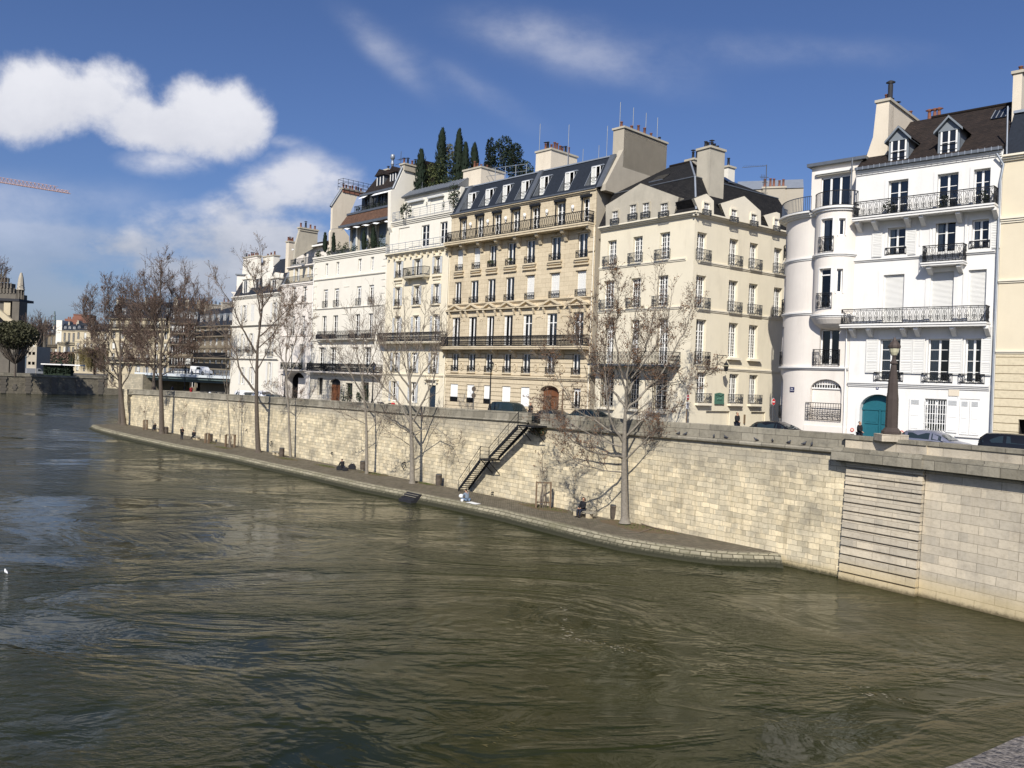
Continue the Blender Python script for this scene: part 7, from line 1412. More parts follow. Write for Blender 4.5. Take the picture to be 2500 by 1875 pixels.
# ---- mooring rings, grass patches, benches, bins
for i, (u, v) in enumerate(((663.5, 1083), (988, 1136), (603, 1051), (1204, 1205), (812, 1107))):
    s, z = FW.hit(u, v, -.05); m = MB(FW); r = (.26, .3, .1, .12, .12)[i]; m.tube([(s+r*math.cos(a*.7), .06, z+r*math.sin(a*.7)) for a in range(10)], .035, 'iron', 4); m.tube([(s, -.1, z+r), (s, .08, z+r)], .05, 'iron', 4)
    o = m.build('mooring_ring', origin=FW.w(s, 0, z)); tag(o, ['iron ring on the quay wall by the big trunk of the leftmost wall tree', 'large iron mooring ring left of the twin trunk tree shadow', 'tiny iron stub far left on the quay wall', 'small iron eye low on the wall right of the stairs', 'small dark iron stub above the person with the black bags'][i], 'ring', 'iron rings fixed to the quay wall')
def bench(u, v, lab, L_=1.7):
    p = onz(u, v, PZ); f = Fr((p.x, p.y), (p.x+FW.d.x, p.y+FW.d.y)); t = thing('stone_bench', lab, 'bench', p, 'stone benches on the promenade'); m = MB(f); m.box(-L_/2, L_/2, -.25, .25, .38, .47, 'parapet_stone'); m.build('seat', t)
    for q in (-L_*.28, L_*.28): m = MB(f); m.box(q-.18, q+.18, -.2, .2, 0, .38, 'abutment_stone'); m.build('leg', t)
    for o in t.children: o.data.transform(Matrix.Translation((0, 0, PZ)))
    return p
bench(384.5, 1053, 'stone bench behind the second big trunk with a person drinking on it'); bench(480, 1074, 'stone bench beside the standing person in the long coat'); bench(676, 1112, 'empty stone bench right of the tall forked tree'); bench(1424, 1262, 'stone bench under the person in the fur hooded coat', 2.2)
def bin_(u, v, lab, h=1.0):
    p = onz(u, v, PZ); t = thing('litter_bin', lab, 'bin', p, 'grey litter bins on the promenade'); m = MB(); m.lathe(p, [(.24, 0), (.27, .06), (.30, h*.5), (.29, h*.85), (.31, h*.87), (.31, h*.93), (.2, h)], 'bark_dark', 10); m.build('body', t); m = MB(); m.lathe(p+Vector((0, 0, h)), [(.31, -.02), (.25, .03), (.05, .05)], 'iron_grey', 10); m.build('lid', t)
bin_(1071, 1185, 'litter bin just left of the foot of the iron stairs'); bin_(1499, 1266, 'litter bin between the bench and the largest tree'); bin_(514, 1078, 'litter bin beside the thin staked sapling'); bin_(886, 1147, 'litter bin hugging the slim pale trunk', .9); bin_(688, 1115, 'litter bin behind the leaning slender tree'); bin_(406, 1059, 'litter bin right of the second big trunk')
rnd = random.Random(14)
for i, (u, v, a_, b_) in enumerate(((640, 1106, 0, 0), (545, 1093, 2.2, .7), (700, 1120, 2.2, .7), (795, 1138, 2.0, .5), (915, 1157, 2.2, .8), (1040, 1181, 1.4, .5), (1330, 1240, 2.6, 1.0), (1560, 1286, 3.2, 1.5), (512, 1081, 2.0, .6))):
    if not a_: continue
    p = onz(u, v, PZ); f = Fr((p.x, p.y), (p.x+FW.d.x, p.y+FW.d.y)); m = MB(f); P = [(a_*math.cos(q*.42)*(1+.15*math.sin(q*3+i)), b_*math.sin(q*.42)*(1+.2*math.cos(q*2)), PZ+.004) for q in range(15)]; m.face(P, 'soil', [(0, 0)]*15)
    for k in range(260): x, y = rnd.gauss(0, a_*.45), rnd.gauss(0, b_*.4); h = rnd.uniform(.04, .12); m.face([(x-.03, y, PZ), (x+.03, y, PZ), (x+rnd.uniform(-.05, .05), y+rnd.uniform(-.05, .05), PZ+h)], 'grass', [(0, 0)]*3)
    o = m.build('grass_patch', origin=p); o['kind'] = 'stuff'
# pale repair patches and fallen branch by the largest tree
t = thing('fallen_branch', 'thin pale fallen branch lying on the quay right of the largest tree', 'branch', onz(1590, 1285, PZ)); m = MB(); z = PZ+.06
m.tube([onz(1535, 1268, z), onz(1580, 1283, z), onz(1640, 1300, z)], [.05, .04, .015], 'twig', 5); m.tube([onz(1592, 1290, z), onz(1560, 1300, z), onz(1520, 1301, z)], [.03, .02, .01], 'twig', 4); m.build('branch', t)
# near parapet of the bridge the photograph was taken from
zb_ = EYE-.8; q0, q1 = onz(2306, 1875, zb_), onz(2500, 1797, zb_); FN = Fr((q0.x, q0.y), (q1.x, q1.y)); m = MB(FN); rnd = random.Random(5); n = 160
pr = []
for i in range(n+1):
    s = -5+i*.09; j = .012*noise.noise(Vector((s*6, 0, 0)))+.004*rnd.uniform(-1, 1); pr.append((s, j, .008*noise.noise(Vector((s*9, 5, 0)))))
FN2 = FN
side_ = 1 if (Vector((0, 0, 0))-FN.p).dot(FN.n) > 0 else -1
for (a, ja, ka), (b, jb, kb) in zip(pr[:-1], pr[1:]):
    I = side_*.5; m.face([(a, ja*side_, zb_+ka), (b, jb*side_, zb_+kb), (b, I, zb_), (a, I, zb_)], 'granite', [(a, 0), (b, 0), (b, .5), (a, .5)]); m.face([(a, ja*side_, zb_+ka), (b, jb*side_, zb_+kb), (b, jb*side_+.02*side_, zb_-.35), (a, ja*side_+.02*side_, zb_-.35)], 'granite')
m.box(-5, 9.4, side_*.05, side_*.45, zb_-1.15, zb_-.33, 'granite'); o = m.build('bridge_parapet', origin=q0); tag(o, 'rough grey granite coping of the bridge in the near right corner', 'parapet')
m = MB(FN); m.box(-5, 9.4, side_*-.2, side_*9, zb_-2.2, zb_-1.16, 'granite'); o = m.build('bridge_deck'); struct(o)

rnd = random.Random(77); fm = MB()
for (u0, v0, u1, v1, n, w) in ((1370, 1480, 1395, 1560, 60, 9), (1400, 1560, 1560, 1590, 90, 9), (2030, 1660, 2230, 1720, 60, 14), (1140, 1800, 1290, 1790, 14, 25), (480, 1420, 700, 1440, 20, 20)):
    for i in range(n):
        q = rnd.random(); p = onz(u0+(u1-u0)*q+rnd.gauss(0, w), v0+(v1-v0)*q+rnd.gauss(0, w*.5), .012); L_ = rnd.uniform(.02, .14); a = rnd.gauss(-.5, .35); d = Vector((math.cos(a), math.sin(a), 0))*L_; e = Vector((-d.y, d.x, 0)).normalized()*rnd.uniform(.008, .022)
        fm.face([p-d, p-e, p+d, p+e], 'willow_leaf' if rnd.random() < .75 else 'pale_render', uv=[(0, 0)]*4)
o = fm.build('river_foam'); o['kind'] = 'stuff'
# ================================================================== trees
def tree(lab, name, Y, trunk, r0, limbs, seed, k, lean_mts=('bark', 'twig', 'dry_leaf'), dens=1.0, leafs=1.0, twl=1.0, rt=None, grp='bare trees along the promenade', leafsize=.13, far=False, droop=.0, rmin=.011):
    rnd = random.Random(seed); bm_, tm, lm = lean_mts
    P = lambda x, y, dy=0: at(*px(k, x, y), Y+dy)
    base = P(*trunk[0]); t = thing(name, lab, 'tree', base, grp); tk = MB(); cr = MB(); lf = MB()
    pts = [P(*p) for p in trunk]; n = len(pts); rt = rt or r0*.35
    rs = [r0*1.35]+[r0+(rt-r0)*(i/(n-1)) for i in range(1, n)]
    # flare at the foot
    tk.tube([pts[0]-Vector((0, 0, .15)), pts[0]+(pts[1]-pts[0])*.03, pts[0]+(pts[1]-pts[0])*.12]+pts[1:], [r0*1.7, r0*1.25, r0*1.03]+rs[1:], bm_, 9)
    def leaves(p, d):
        for _ in range(rnd.choice((1, 1, 2, 3))):
            q = p+Vector((rnd.uniform(-.1, .1), rnd.uniform(-.1, .1), rnd.uniform(-.1, .06))); s = leafsize*rnd.uniform(.5, 1.2); a = Vector((rnd.uniform(-1, 1), rnd.uniform(-1, 1), rnd.uniform(-1, .6))).normalized()*s; b = a.cross(Vector((rnd.uniform(-1, 1), rnd.uniform(-1, 1), rnd.uniform(-1, 1)))).normalized()*s*.5
            lf.face([q-a*.5, q+b*.6, q+a*.6, q-b*.6], lm, uv=[(0, 0)]*4)
    def grow(p, d, L_, r, lv):
        ns = 4 if lv < 3 else 3; pp = [p]; dd = d.normalized()
        for i in range(ns):
            dd = (dd+Vector((rnd.gauss(0, .16), rnd.gauss(0, .16), rnd.gauss(0, .12)+.10-droop*(.3 if lv > 1 else 0)))).normalized(); pp.append(pp[-1]+dd*L_/ns)
        rr = [max(rmin*.7, r*(1-.75*i/ns)) for i in range(ns+1)]
        (tk if r > .05 else cr).tube(pp, rr, bm_ if r > .05 else tm, 5 if r > .05 else 3)
        if lv >= 3 or L_ < .5:
            for q in pp[1:]:
                if rnd.random() < .55*leafs: leaves(q, dd)
            return
        nb = int((3.2 if lv < 2 else 4)*dens*(rnd.random()*.5+.75))
        for j in range(nb):
            q = rnd.uniform(.25, 1); i = min(ns-1, int(q*ns)); a = pp[i].lerp(pp[i+1], q*ns-i); ax = (pp[i+1]-pp[i]).normalized(); sd = ax.cross(Vector((rnd.uniform(-1, 1), rnd.uniform(-1, 1), rnd.uniform(-1, 1)))).normalized(); an = rnd.uniform(.45, .95)
            grow(a, ax*math.cos(an)+sd*math.sin(an)+Vector((0, 0, .12-droop)), L_*rnd.uniform(.42, .68)*(.9), max(rmin, r*.45), lv+1)
        if rnd.random() < .6*leafs: leaves(pp[-1], dd)
    def limb(pl, ra, sub=1.0):
        q = [P(*p) for p in pl]; m_ = len(q); rb = max(rmin*1.3, ra*.18); tot = sum((q[i+1]-q[i]).length for i in range(m_-1))
        # densify with a slight wobble
        fine = []
        for i in range(m_-1):
            for j in range(3):
                f = j/3; v = q[i].lerp(q[i+1], f)
                if j: v += Vector((rnd.gauss(0, .05), rnd.gauss(0, .05), rnd.gauss(0, .05)))*min(1, tot*.1)
                fine.append(v)
        fine.append(q[-1]); M_ = len(fine); rr = [ra+(rb-ra)*(i/(M_-1))**.8 for i in range(M_)]
        tk.tube(fine, rr, bm_, 6); nb = int(tot*1.9*dens*sub)+3
        for j in range(nb):
            f = rnd.uniform(.18, 1)**.85; x = f*(M_-1); i = min(M_-2, int(x)); a = fine[i].lerp(fine[i+1], x-i); ax = (fine[i+1]-fine[i]).normalized(); sd = ax.cross(Vector((rnd.uniform(-1, 1), rnd.uniform(-1, 1), rnd.uniform(-1, 1)))).normalized(); an = rnd.uniform(.5, 1.0)
            grow(a, ax*math.cos(an)+sd*math.sin(an)+Vector((0, 0, .25-droop)), rnd.uniform(.9, 2.1)*twl*(1.15-.45*f), max(rmin, rr[i]*.4), 2 if rnd.random() < .75 else 1)
        grow(fine[-1], fine[-1]-fine[-2], 1.3*twl, rb, 2)
    for L_ in limbs:
        ra = L_[0]; limb(L_[1:], ra)
    tk.build('trunk', t); cr.build('crown', t); lf.build('dry_leaves', t)
    return t
YT = lambda u, v: onz(u, v, PZ).y
# largest tree, right of centre
tree('largest bare tree with dry seed clusters, standing right of the seated person', 'bare_tree', YT(1526, 1280), [(600, 1590), (597, 1400, 0), (595, 1200, 0), (598, 1050, 0), (603, 920, 0)], .27, [
    (.13, (603, 920, 0), (618, 830, 0), (650, 760, .3), (700, 620, .6), (745, 500, .8), (775, 350, 1), (805, 120, 1.2)),
    (.10, (603, 925, 0), (612, 800, -.3), (620, 680, -.6), (640, 560, -.8), (658, 430, -1), (682, 230, -1)),
    (.11, (600, 910, 0), (560, 850, .4), (505, 790, .8), (450, 700, 1.2), (425, 560, 1.6), (440, 380, 2), (428, 250, 2)),
    (.11, (590, 1120, 0), (515, 990, -.4), (492, 850, -.8), (478, 640, -1), (492, 480, -1), (492, 180, -1)),
    (.10, (592, 1215, 0), (500, 1195, -.8), (400, 1178, -1.4), (290, 1115, -2), (215, 1030, -2.2), (150, 900, -2.5)),
    (.08, (600, 1230, 0), (670, 1160, -.7), (740, 1090, -1.2), (800, 1060, -1.4)),
    (.09, (600, 1090, 0), (690, 1000, .5), (770, 955, .8), (850, 935, 1)),
    (.10, (605, 940, 0), (700, 840, .4), (800, 740, .8), (900, 560, 1.1), (975, 420, 1.3), (1008, 260, 1.3)),
    (.06, (602, 1000, 0), (720, 900, -.5), (860, 772, -1), (1000, 742, -1.3), (1100, 700, -1.5)),
    (.08, (590, 1100, 0), (450, 1010, .8), (310, 930, 1.4), (210, 760, 1.8), (150, 640, 1.8)),
    (.07, (590, 1150, 0), (430, 1100, 1), (280, 1010, 1.7), (100, 960, 2)), (.06, (590, 1300, 0), (470, 1290, -1), (330, 1250, -1.6), (230, 1180, -1.9)),
    (.08, (612, 830, 0), (560, 640, .3), (540, 480, .5), (560, 300, .6), (545, 150, .6)),
    (.07, (640, 740, 0), (780, 560, -.6), (850, 420, -.8), (880, 250, -1)), (.06, (470, 740, 1), (380, 640, 1.4), (320, 520, 1.6), (280, 380, 1.7))], 21, 'd7', dens=1.7, leafs=.62, twl=1.05, leafsize=.13)
# pale twin forked tree left of the stairs
tree('pale bare tree with a low crown of many straight limbs, left of the iron stairs', 'bare_tree', YT(1006.5, 1180), [(706, 1545), (705, 1350), (700, 1200), (694, 1060), (690, 900)], .24, [
    (.12, (690, 900, 0), (686, 800, 0), (672, 650, 0), (655, 450, 0), (642, 230, 0)),
    (.11, (700, 1130, 0), (625, 1000, .4), (520, 885, .8), (440, 800, 1), (340, 700, 1.2), (300, 600, 1.2)),
    (.12, (712, 1110, 0), (765, 1000, -.4), (845, 860, -.8), (878, 700, -1), (900, 540, -1), (910, 400, -1)),
    (.10, (690, 930, 0), (755, 810, .5), (840, 690, .9), (920, 560, 1.2), (985, 470, 1.3)),
    (.09, (690, 880, 0), (610, 770, -.5), (545, 660, -.9), (500, 520, -1), (490, 420, -1)),
    (.08, (695, 1000, 0), (560, 780, .3), (480, 600, .5), (450, 420, .6), (440, 300, .6)), (.07, (690, 820, 0), (750, 640, -.5), (790, 440, -.9), (800, 300, -1)),
    (.06, (700, 1200, 0), (580, 1120, -1), (450, 1050, -1.6), (330, 1010, -2)), (.06, (704, 1230, 0), (800, 1150, .8), (900, 1120, 1.2), (960, 1180, 1.5)),
    (.05, (704, 1290, 0), (620, 1230, -.8), (540, 1190, -1.3)), (.05, (700, 1190, 0), (860, 1150, -1), (960, 1220, -1.8), (990, 1290, -2)), (.06, (690, 860, 0), (650, 700, .7), (600, 520, 1), (560, 330, 1.1))], 22, 'd8', dens=1.25, leafs=.0, twl=1.3, rmin=.013)
# slim pale tree
tree('slim pale bare tree beside the person with black bags', 'bare_tree', YT(895.7, 1156), [(388, 1477), (388, 1250), (384, 1100), (372, 960), (362, 850)], .16, [
    (.07, (362, 850, 0), (420, 700, .3), (470, 560, .4), (500, 420, .4)), (.07, (365, 880, 0), (330, 700, -.3), (300, 500, -.5), (275, 340, -.5)), (.06, (375, 980, 0), (285, 790, .4), (200, 650, .7), (130, 560, .8)),
    (.05, (383, 1130, 0), (300, 1090, -.6), (170, 1035, -1)), (.06, (384, 1060, 0), (450, 950, -.4), (520, 800, -.7), (560, 640, -.8)), (.05, (370, 930, 0), (240, 720, -.5), (90, 600, -.9)), (.05, (362, 850, 0), (370, 650, 0), (360, 420, 0)), (.04, (385, 1200, 0), (440, 1130, .7), (530, 1090, 1))], 23, 'd8', dens=1.3, leafs=.0, twl=1.2, rmin=.013)
# tall dark forked tree
tree('tall dark forked tree with a strong left limb in front of the white house', 'bare_tree', YT(630, 1104), [(447, 1615), (437, 1400), (434, 1200), (437, 1000), (443, 850), (458, 720)], .30, [
    (.14, (458, 720, 0), (458, 600, 0), (440, 470, 0), (405, 340, 0), (325, 230, 0)), (.12, (458, 720, 0), (478, 560, .4), (476, 400, .6), (458, 130, .6)),
    (.15, (430, 1175, 0), (350, 1075, .4), (308, 1000, .7), (290, 900, .9), (222, 790, 1.2), (170, 690, 1.4), (120, 560, 1.5), (90, 460, 1.5)),
    (.13, (438, 900, 0), (372, 790, -.5), (312, 680, -.9), (262, 550, -1.2), (190, 450, -1.4), (120, 330, -1.5)), (.09, (442, 1010, 0), (505, 900, .5), (552, 800, .9), (570, 690, 1)),
    (.10, (450, 780, 0), (540, 700, -.6), (640, 600, -1), (720, 510, -1.2)), (.08, (446, 860, 0), (560, 760, .8), (620, 640, 1.2), (600, 480, 1.3)), (.07, (300, 950, .8), (150, 860, 1.2), (60, 800, 1.5)), (.06, (430, 1050, 0), (390, 960, -.4), (370, 880, -.5)),
    (.07, (230, 800, 1.2), (110, 700, 1), (20, 560, .9)), (.07, (460, 600, 0), (540, 480, .5), (600, 400, .7))], 24, 'd0' if False else 'e3', ('bark_dark', 'twig', 'dry_leaf'), dens=1.4, leafs=.4, twl=1.25, leafsize=.13, rmin=.014)
tree('leaning slender tree full of dry leaf clusters in front of the arch', 'bare_tree', YT(709, 1115), [(682, 1655), (672, 1450), (662, 1230), (652, 1100), (648, 950)], .16, [
    (.08, (648, 950, 0), (655, 800, 0), (650, 640, 0), (655, 480, 0)), (.07, (650, 1060, 0), (610, 900, .4), (590, 740, .6), (600, 560, .7)), (.07, (650, 1000, 0), (700, 860, -.4), (740, 720, -.6), (760, 560, -.7)), (.06, (652, 1090, 0), (740, 930, .5), (810, 760, .8), (830, 620, 1)),
    (.06, (650, 980, 0), (560, 880, -.5), (500, 780, -.8)), (.05, (664, 1260, 0), (600, 1200, .5), (540, 1170, .8)), (.05, (664, 1290, 0), (730, 1230, -.5), (780, 1200, -.8)), (.06, (650, 900, 0), (690, 720, .8), (700, 540, 1))], 25, 'e3', dens=1.5, leafs=.8, twl=1.0, leafsize=.12, rmin=.013)
# the two far big trees at the point
tree('big reddish bare tree second from the point, tallest crown over the river bend', 'bare_tree', YT(395.5, 1059), [(812, 1582), (808, 1300), (800, 1100), (800, 900), (815, 740)], .36, [
    (.17, (815, 740, 0), (812, 560, 0), (800, 380, 0), (802, 180, 0), (800, 30, 0)), (.14, (800, 1000, 0), (700, 770, .8), (610, 620, 1.4), (560, 460, 1.8), (540, 250, 2)), (.14, (812, 760, 0), (740, 560, -.8), (670, 400, -1.4), (650, 120, -1.8)), (.14, (806, 880, 0), (880, 710, .9), (960, 560, 1.6), (1010, 350, 2), (1030, 110, 2.2)),
    (.12, (800, 1010, 0), (900, 880, -.9), (1040, 720, -1.7), (1110, 500, -2.3), (1110, 300, -2.5)), (.10, (800, 1090, 0), (740, 980, -1), (660, 920, -1.8), (560, 900, -2.5)), (.11, (812, 800, 0), (850, 600, 1.5), (900, 400, 2.4), (900, 260, 2.7)), (.10, (800, 950, 0), (700, 860, 1.5), (600, 780, 2.6), (520, 700, 3)), (.10, (802, 1050, 0), (920, 980, 1.5), (1050, 880, 2.6), (1180, 760, 3)),
    (.10, (812, 780, 0), (760, 680, 1.9), (720, 520, 3), (760, 300, 3.2)), (.09, (1040, 720, -1.7), (1180, 560, -2), (1230, 420, -2.2))], 26, 'e4', ('bark_dark', 'twig_far', 'dry_leaf_far'), dens=1.9, leafs=.5, twl=1.7, leafsize=.16, rmin=.02, droop=-.03)
tree('big reddish bare tree nearest the point of the promenade', 'bare_tree', YT(302, 1038), [(462, 1502), (446, 1300), (430, 1150), (430, 980), (432, 820)], .40, [
    (.17, (432, 820, 0), (425, 640, 0), (415, 480, 0), (440, 230, 0)), (.14, (425, 1080, 0), (310, 890, .9), (215, 680, 1.5), (150, 500, 1.9), (150, 340, 2)), (.14, (430, 920, 0), (350, 680, -.9), (330, 450, -1.4), (320, 240, -1.6)), (.14, (440, 1150, 0), (520, 1010, .9), (590, 860, 1.6), (670, 720, 2)),
    (.12, (432, 850, 0), (500, 640, -1), (530, 460, -1.6), (500, 300, -1.8)), (.10, (430, 1100, 0), (330, 1020, -1.4), (220, 920, -2.4), (130, 850, -3)), (.10, (432, 980, 0), (260, 820, 1.7), (160, 650, 2.6), (90, 450, 3)), (.11, (435, 1000, 0), (540, 880, -1.6), (640, 700, -2.5)), (.10, (440, 1180, 0), (350, 1120, 1.2), (270, 1000, 2)), (.1, (432, 880, 0), (540, 720, 2), (600, 520, 3))], 27, 'e4', ('bark_dark', 'twig_far', 'dry_leaf_far'), dens=1.9, leafs=.5, twl=1.7, leafsize=.16, rmin=.02, droop=-.01)
tree('dark trunked tree half hidden behind the tree nearest the point', 'bare_tree', YT(292, 1032)+4, [(424, 1478), (424, 1300), (420, 1120), (400, 950)], .24, [(.12, (400, 950, 0), (330, 800, 0), (280, 600, 0), (290, 430, 0)), (.1, (410, 1050, 0), (480, 900, .5), (500, 740, .8)), (.1, (405, 980, 0), (260, 900, -1), (180, 760, -1.5))], 28, 'e4', ('bark_dark', 'twig_far', 'dry_leaf_far'), dens=1.4, leafs=1., twl=1.6, leafsize=.24, rmin=.022)
tree('street tree rising behind the far parapet between the two big trees', 'bare_tree', 138, [(738, 1180), (738, 1080), (745, 960)], .36, [(.16, (745, 960, 0), (760, 800, 0), (740, 600, 0), (720, 420, 0)), (.12, (742, 1000, 0), (650, 880, .6), (560, 740, 1)), (.12, (742, 1000, 0), (840, 900, .6), (960, 800, 1), (1060, 640, 1.2))], 29, 'e4', ('bark_dark', 'twig_far', 'dry_leaf_far'), dens=1.3, leafs=1., twl=1.9, leafsize=.28, rmin=.024, grp='street trees behind the parapet')
# saplings
def sapling(u, v, top, lab, seed, r=.05, guard=0, lean=0, k=0, side=6):
    Y = YT(u, v); h = v-top
    t = tree(lab, 'sapling', Y, [(u, v), (u+lean*.3, v-h*.3), (u+lean*.6, v-h*.55)], r, [(r*.6, (u+lean*.6, v-h*.55, 0), (u+lean, top, 0)), (r*.4, (u+lean*.5, v-h*.45, 0), (u+lean*.5+side, v-h*.75, .3)), (r*.4, (u+lean*.5, v-h*.4, 0), (u+lean*.5-side, v-h*.7, -.3))], seed, 0, dens=.8, leafs=.35, twl=.5, grp='young trees on the promenade', rmin=.012)
    if guard:
        p = onz(u, v, PZ); g = thing('tree_guard', 'wooden stake guard round the '+lab, 'tree guard', p, 'wooden tree guards'); f = Fr((p.x, p.y), (p.x+1, p.y)); H = guard; w = .55 if guard > 1.5 else .22
        for i, q in enumerate((-w, w)):
            m = MB(f); m.box(q-.06, q+.06, -.25, -.13, PZ, PZ+H, 'wood_post'); m.build('stake', g)
            m = MB(f); m.box(q-.05, q+.05, .2, .3, PZ, PZ+H*.97, 'wood_post'); m.build('stake', g)
        m = MB(f); [m.box(-w, w, -.24, -.16, PZ+H*z-.05, PZ+H*z+.05, 'wood_post') for z in (.96, .2)]; [m.box(q-.03, q+.03, -.14, .22, PZ+H*.93, PZ+H*.98, 'wood_post') for q in (-w, w)]; m.build('rail', g)
        if guard > 1.5:
            m = MB(f); 
            for i in range(11): a = i*.57; m.tube([(.28*math.cos(a), .28*math.sin(a), PZ), (.22*math.cos(a+.5), .22*math.sin(a+.5), PZ+H*.5), (.13*math.cos(a+.8), .13*math.sin(a+.8), PZ+H*.9)], .02, 'twig', 3)
            m.build('brushwood', g)
sapling(1326, 1240, 1120, 'thin sapling between the stairs and the seated person', 41, .045, 2.0, -2)
sapling(355, 1049, 985, 'small sapling by the two posts at the point', 42, .05, 1.5)
sapling(506, 1082, 985, 'tiny staked sapling right of the stone bench', 43, .04, 1.3)
sapling(562, 1092, 820, 'leaning young tree crossing the parapet left of the forked tree', 44, .11, 1.6, -12, side=14)
sapling(582, 1090, 960, 'straight young tree just left of the tall forked tree', 45, .06, 0, 3, side=10)
sapling(449, 1070, 985, 'bare whip of a sapling behind the standing person', 46, .03)
sapling(730, 1117, 955, 'dark young tree right of the leaning slender tree', 47, .0, 0, 0) if False else None
# ================================================================== far bank
FB = Fr((-1450/2000*245, 245), ((290-1250)/2000*284, 284)); fw = thing('embankment_wall', 'dark far embankment wall with pale stone chains across the river', 'wall', FB.w(40, 0, 0)); zt = FB.hit(100, 912)[1]
m = MB(FB); LB = FB.len+70; m.face([(0, 0, -1), (LB, 0, -1), (LB, -.3, zt-1), (0, -.3, zt-1)], 'far_wall'); m.build('wall', fw); m = MB(FB); m.box(0, LB, -1, .0, zt-1.1, zt-.8, 'parapet_stone'); m.box(0, LB, -.9, -.3, zt-.8, zt, 'parapet_stone'); m.build('parapet', fw); m = MB(FB)
for i, x in enumerate((38, 320, 610, 885, 1135)):
    s = FB.hit(*px('d1', x, 1500))[0]; 
    for j in range(6): w = 1.0 if j % 2 else .7; z0 = .15+(zt-1.4)*j/6; m.box(s-w, s+w, -.2, .06, z0, z0+(zt-1.4)/6-.05, 'cathedral')
for x in (165, 465, 745, 1010):
    s, z = FB.hit(*px('d1', x, 1497)); m.box(s-.4, s+.4, -.2, .06, z-1, z+1, 'cathedral'); m.box(s-.75, s+.75, -.2, .05, z-.35, z+.35, 'cathedral')
m.build('stone_chain', fw)
m = MB(FB); m.face([(-400, -.5, zt-1), (LB, -.5, zt-1), (LB, -900, zt-1), (-400, -900, zt-1)], 'asphalt'); struct(m.build('far_bank_ground')); ZG = zt-1
def far_block(u0, u1, vt, Y, lab, wall='far_cream', roof='slate', floors=6, cols=6, mans=4.0, zg=None, dep=14, Y1=None, skip=(), blind=.3, rust=False, bal=(2, 5), winw=1.1):
    Y1 = Y1 or Y; f = Fr(((u0-1250)/2000*Y, Y), ((u1-1250)/2000*Y1, Y1)); b = Bld(f, thing('apartment_building', lab, 'building', f.w(f.len/2, 0, zg or ZG), 'buildings beyond the river')); zt_ = f.hit((u0+u1)/2, vt)[1]; z0 = zg if zg is not None else ZG; L_ = f.len; zw = zt_-mans; H = (zw-z0)/floors; rnd = random.Random(int(u0))
    for j in range(floors):
        wm = MB(f)
        for i in range(cols):
            s = L_*(i+.5)/cols
            if (i, j) in skip: continue
            a, z = s-winw/2, z0+H*j+H*.18
            b.hole(a, a+winw, z, z+H*.66, .3); m = b.mb(); lit = rnd.random() < blind
            for q in (a, s-.06, a+winw-.1): m.box(q, q+.1, -.28, -.2, z, z+H*.66, 'white_paint')
            if lit: m.box(a, a+winw, -.3, -.27, z+H*.1, z+H*.66, 'curtain')
            b.add(m, 'window')
    b.wall(0, L_, z0-1, zw, wall, dep)
    for j in range(1, floors): b.ledge(0, L_, z0+H*j-.1, z0+H*j+.1, .15, wall, steps=1)
    b.ledge(0, L_, zw-.3, zw, .4, wall, steps=2)
    for j in bal:
        if j < floors: b.rail(.3, L_-.3, z0+H*j+.1, 1.0, .7, 'plain', .6, th=.03); m = b.mb(); m.box(.3, L_-.3, 0.003, .8, z0+H*j-.1, z0+H*j+.1, wall); b.add(m, 'balcony')
    m = b.mb(); m.prism([(.2, zw), (-1.6, zt_-.5), (-3, zt_), (-dep, zt_), (-dep, zw)], 0, L_, 's', roof); r = b.add(m, 'roof')
    for i in range(cols):
        s = L_*(i+.5)/cols; m = b.mb(); m.box(s-.6, s+.6, -2.2, -.35, zw+.4, zw+mans*.62, 'dormer_grey'); m.box(s-.42, s+.42, -.35, -.33, zw+.55, zw+mans*.55, 'glass_dark'); [m.box(s+q-.05, s+q+.05, -.34, -.3, zw+.55, zw+mans*.55, 'white_paint') for q in (-.4, 0, .4)]; b.add(m, 'dormer')
    for q in (0.02, .5, .98): s = min(max(.4, L_*q), L_-.4); b.chimney(s-.35, s+.35, -1.5, -5, zt_-2, zt_+1.0, 'party_render', 4, ph=.6)
    return b
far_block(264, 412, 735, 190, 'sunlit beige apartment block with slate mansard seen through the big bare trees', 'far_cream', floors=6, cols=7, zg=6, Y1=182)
far_block(411, 476, 742, 172, 'brown shaded apartment block left of the darkest one above the far bridge', 'far_brown_shaded', floors=6, cols=5, zg=6, bal=(1, 2, 4, 5))
far_block(476, 562, 748, 172, 'darkest shaded brown apartment block with continuous balconies above the far bridge', 'far_brown_shaded', floors=6, cols=6, zg=6, bal=(1, 2, 3, 5), Y1=160)
b_ = far_block(138, 182, 790, 420, 'distant cream house with grey mansard left of the willow', 'far_cream', floors=3, cols=4, mans=3.5, bal=(2,)); far_block(180, 262, 788, 400, 'distant pale house half hidden by the willow and branches', 'far_cream', floors=4, cols=5, mans=4)
f = b_.F; m = MB(f); z_ = f.hit(150, 770)[1]; q0, q1 = f.hit(138, 800)[0], f.hit(152, 800)[0]; m.box(q0, q1, -9, .2, z_-14, f.hit(145, 782)[1], 'bright_plaster'); m.build('gable_wall', b_.root)
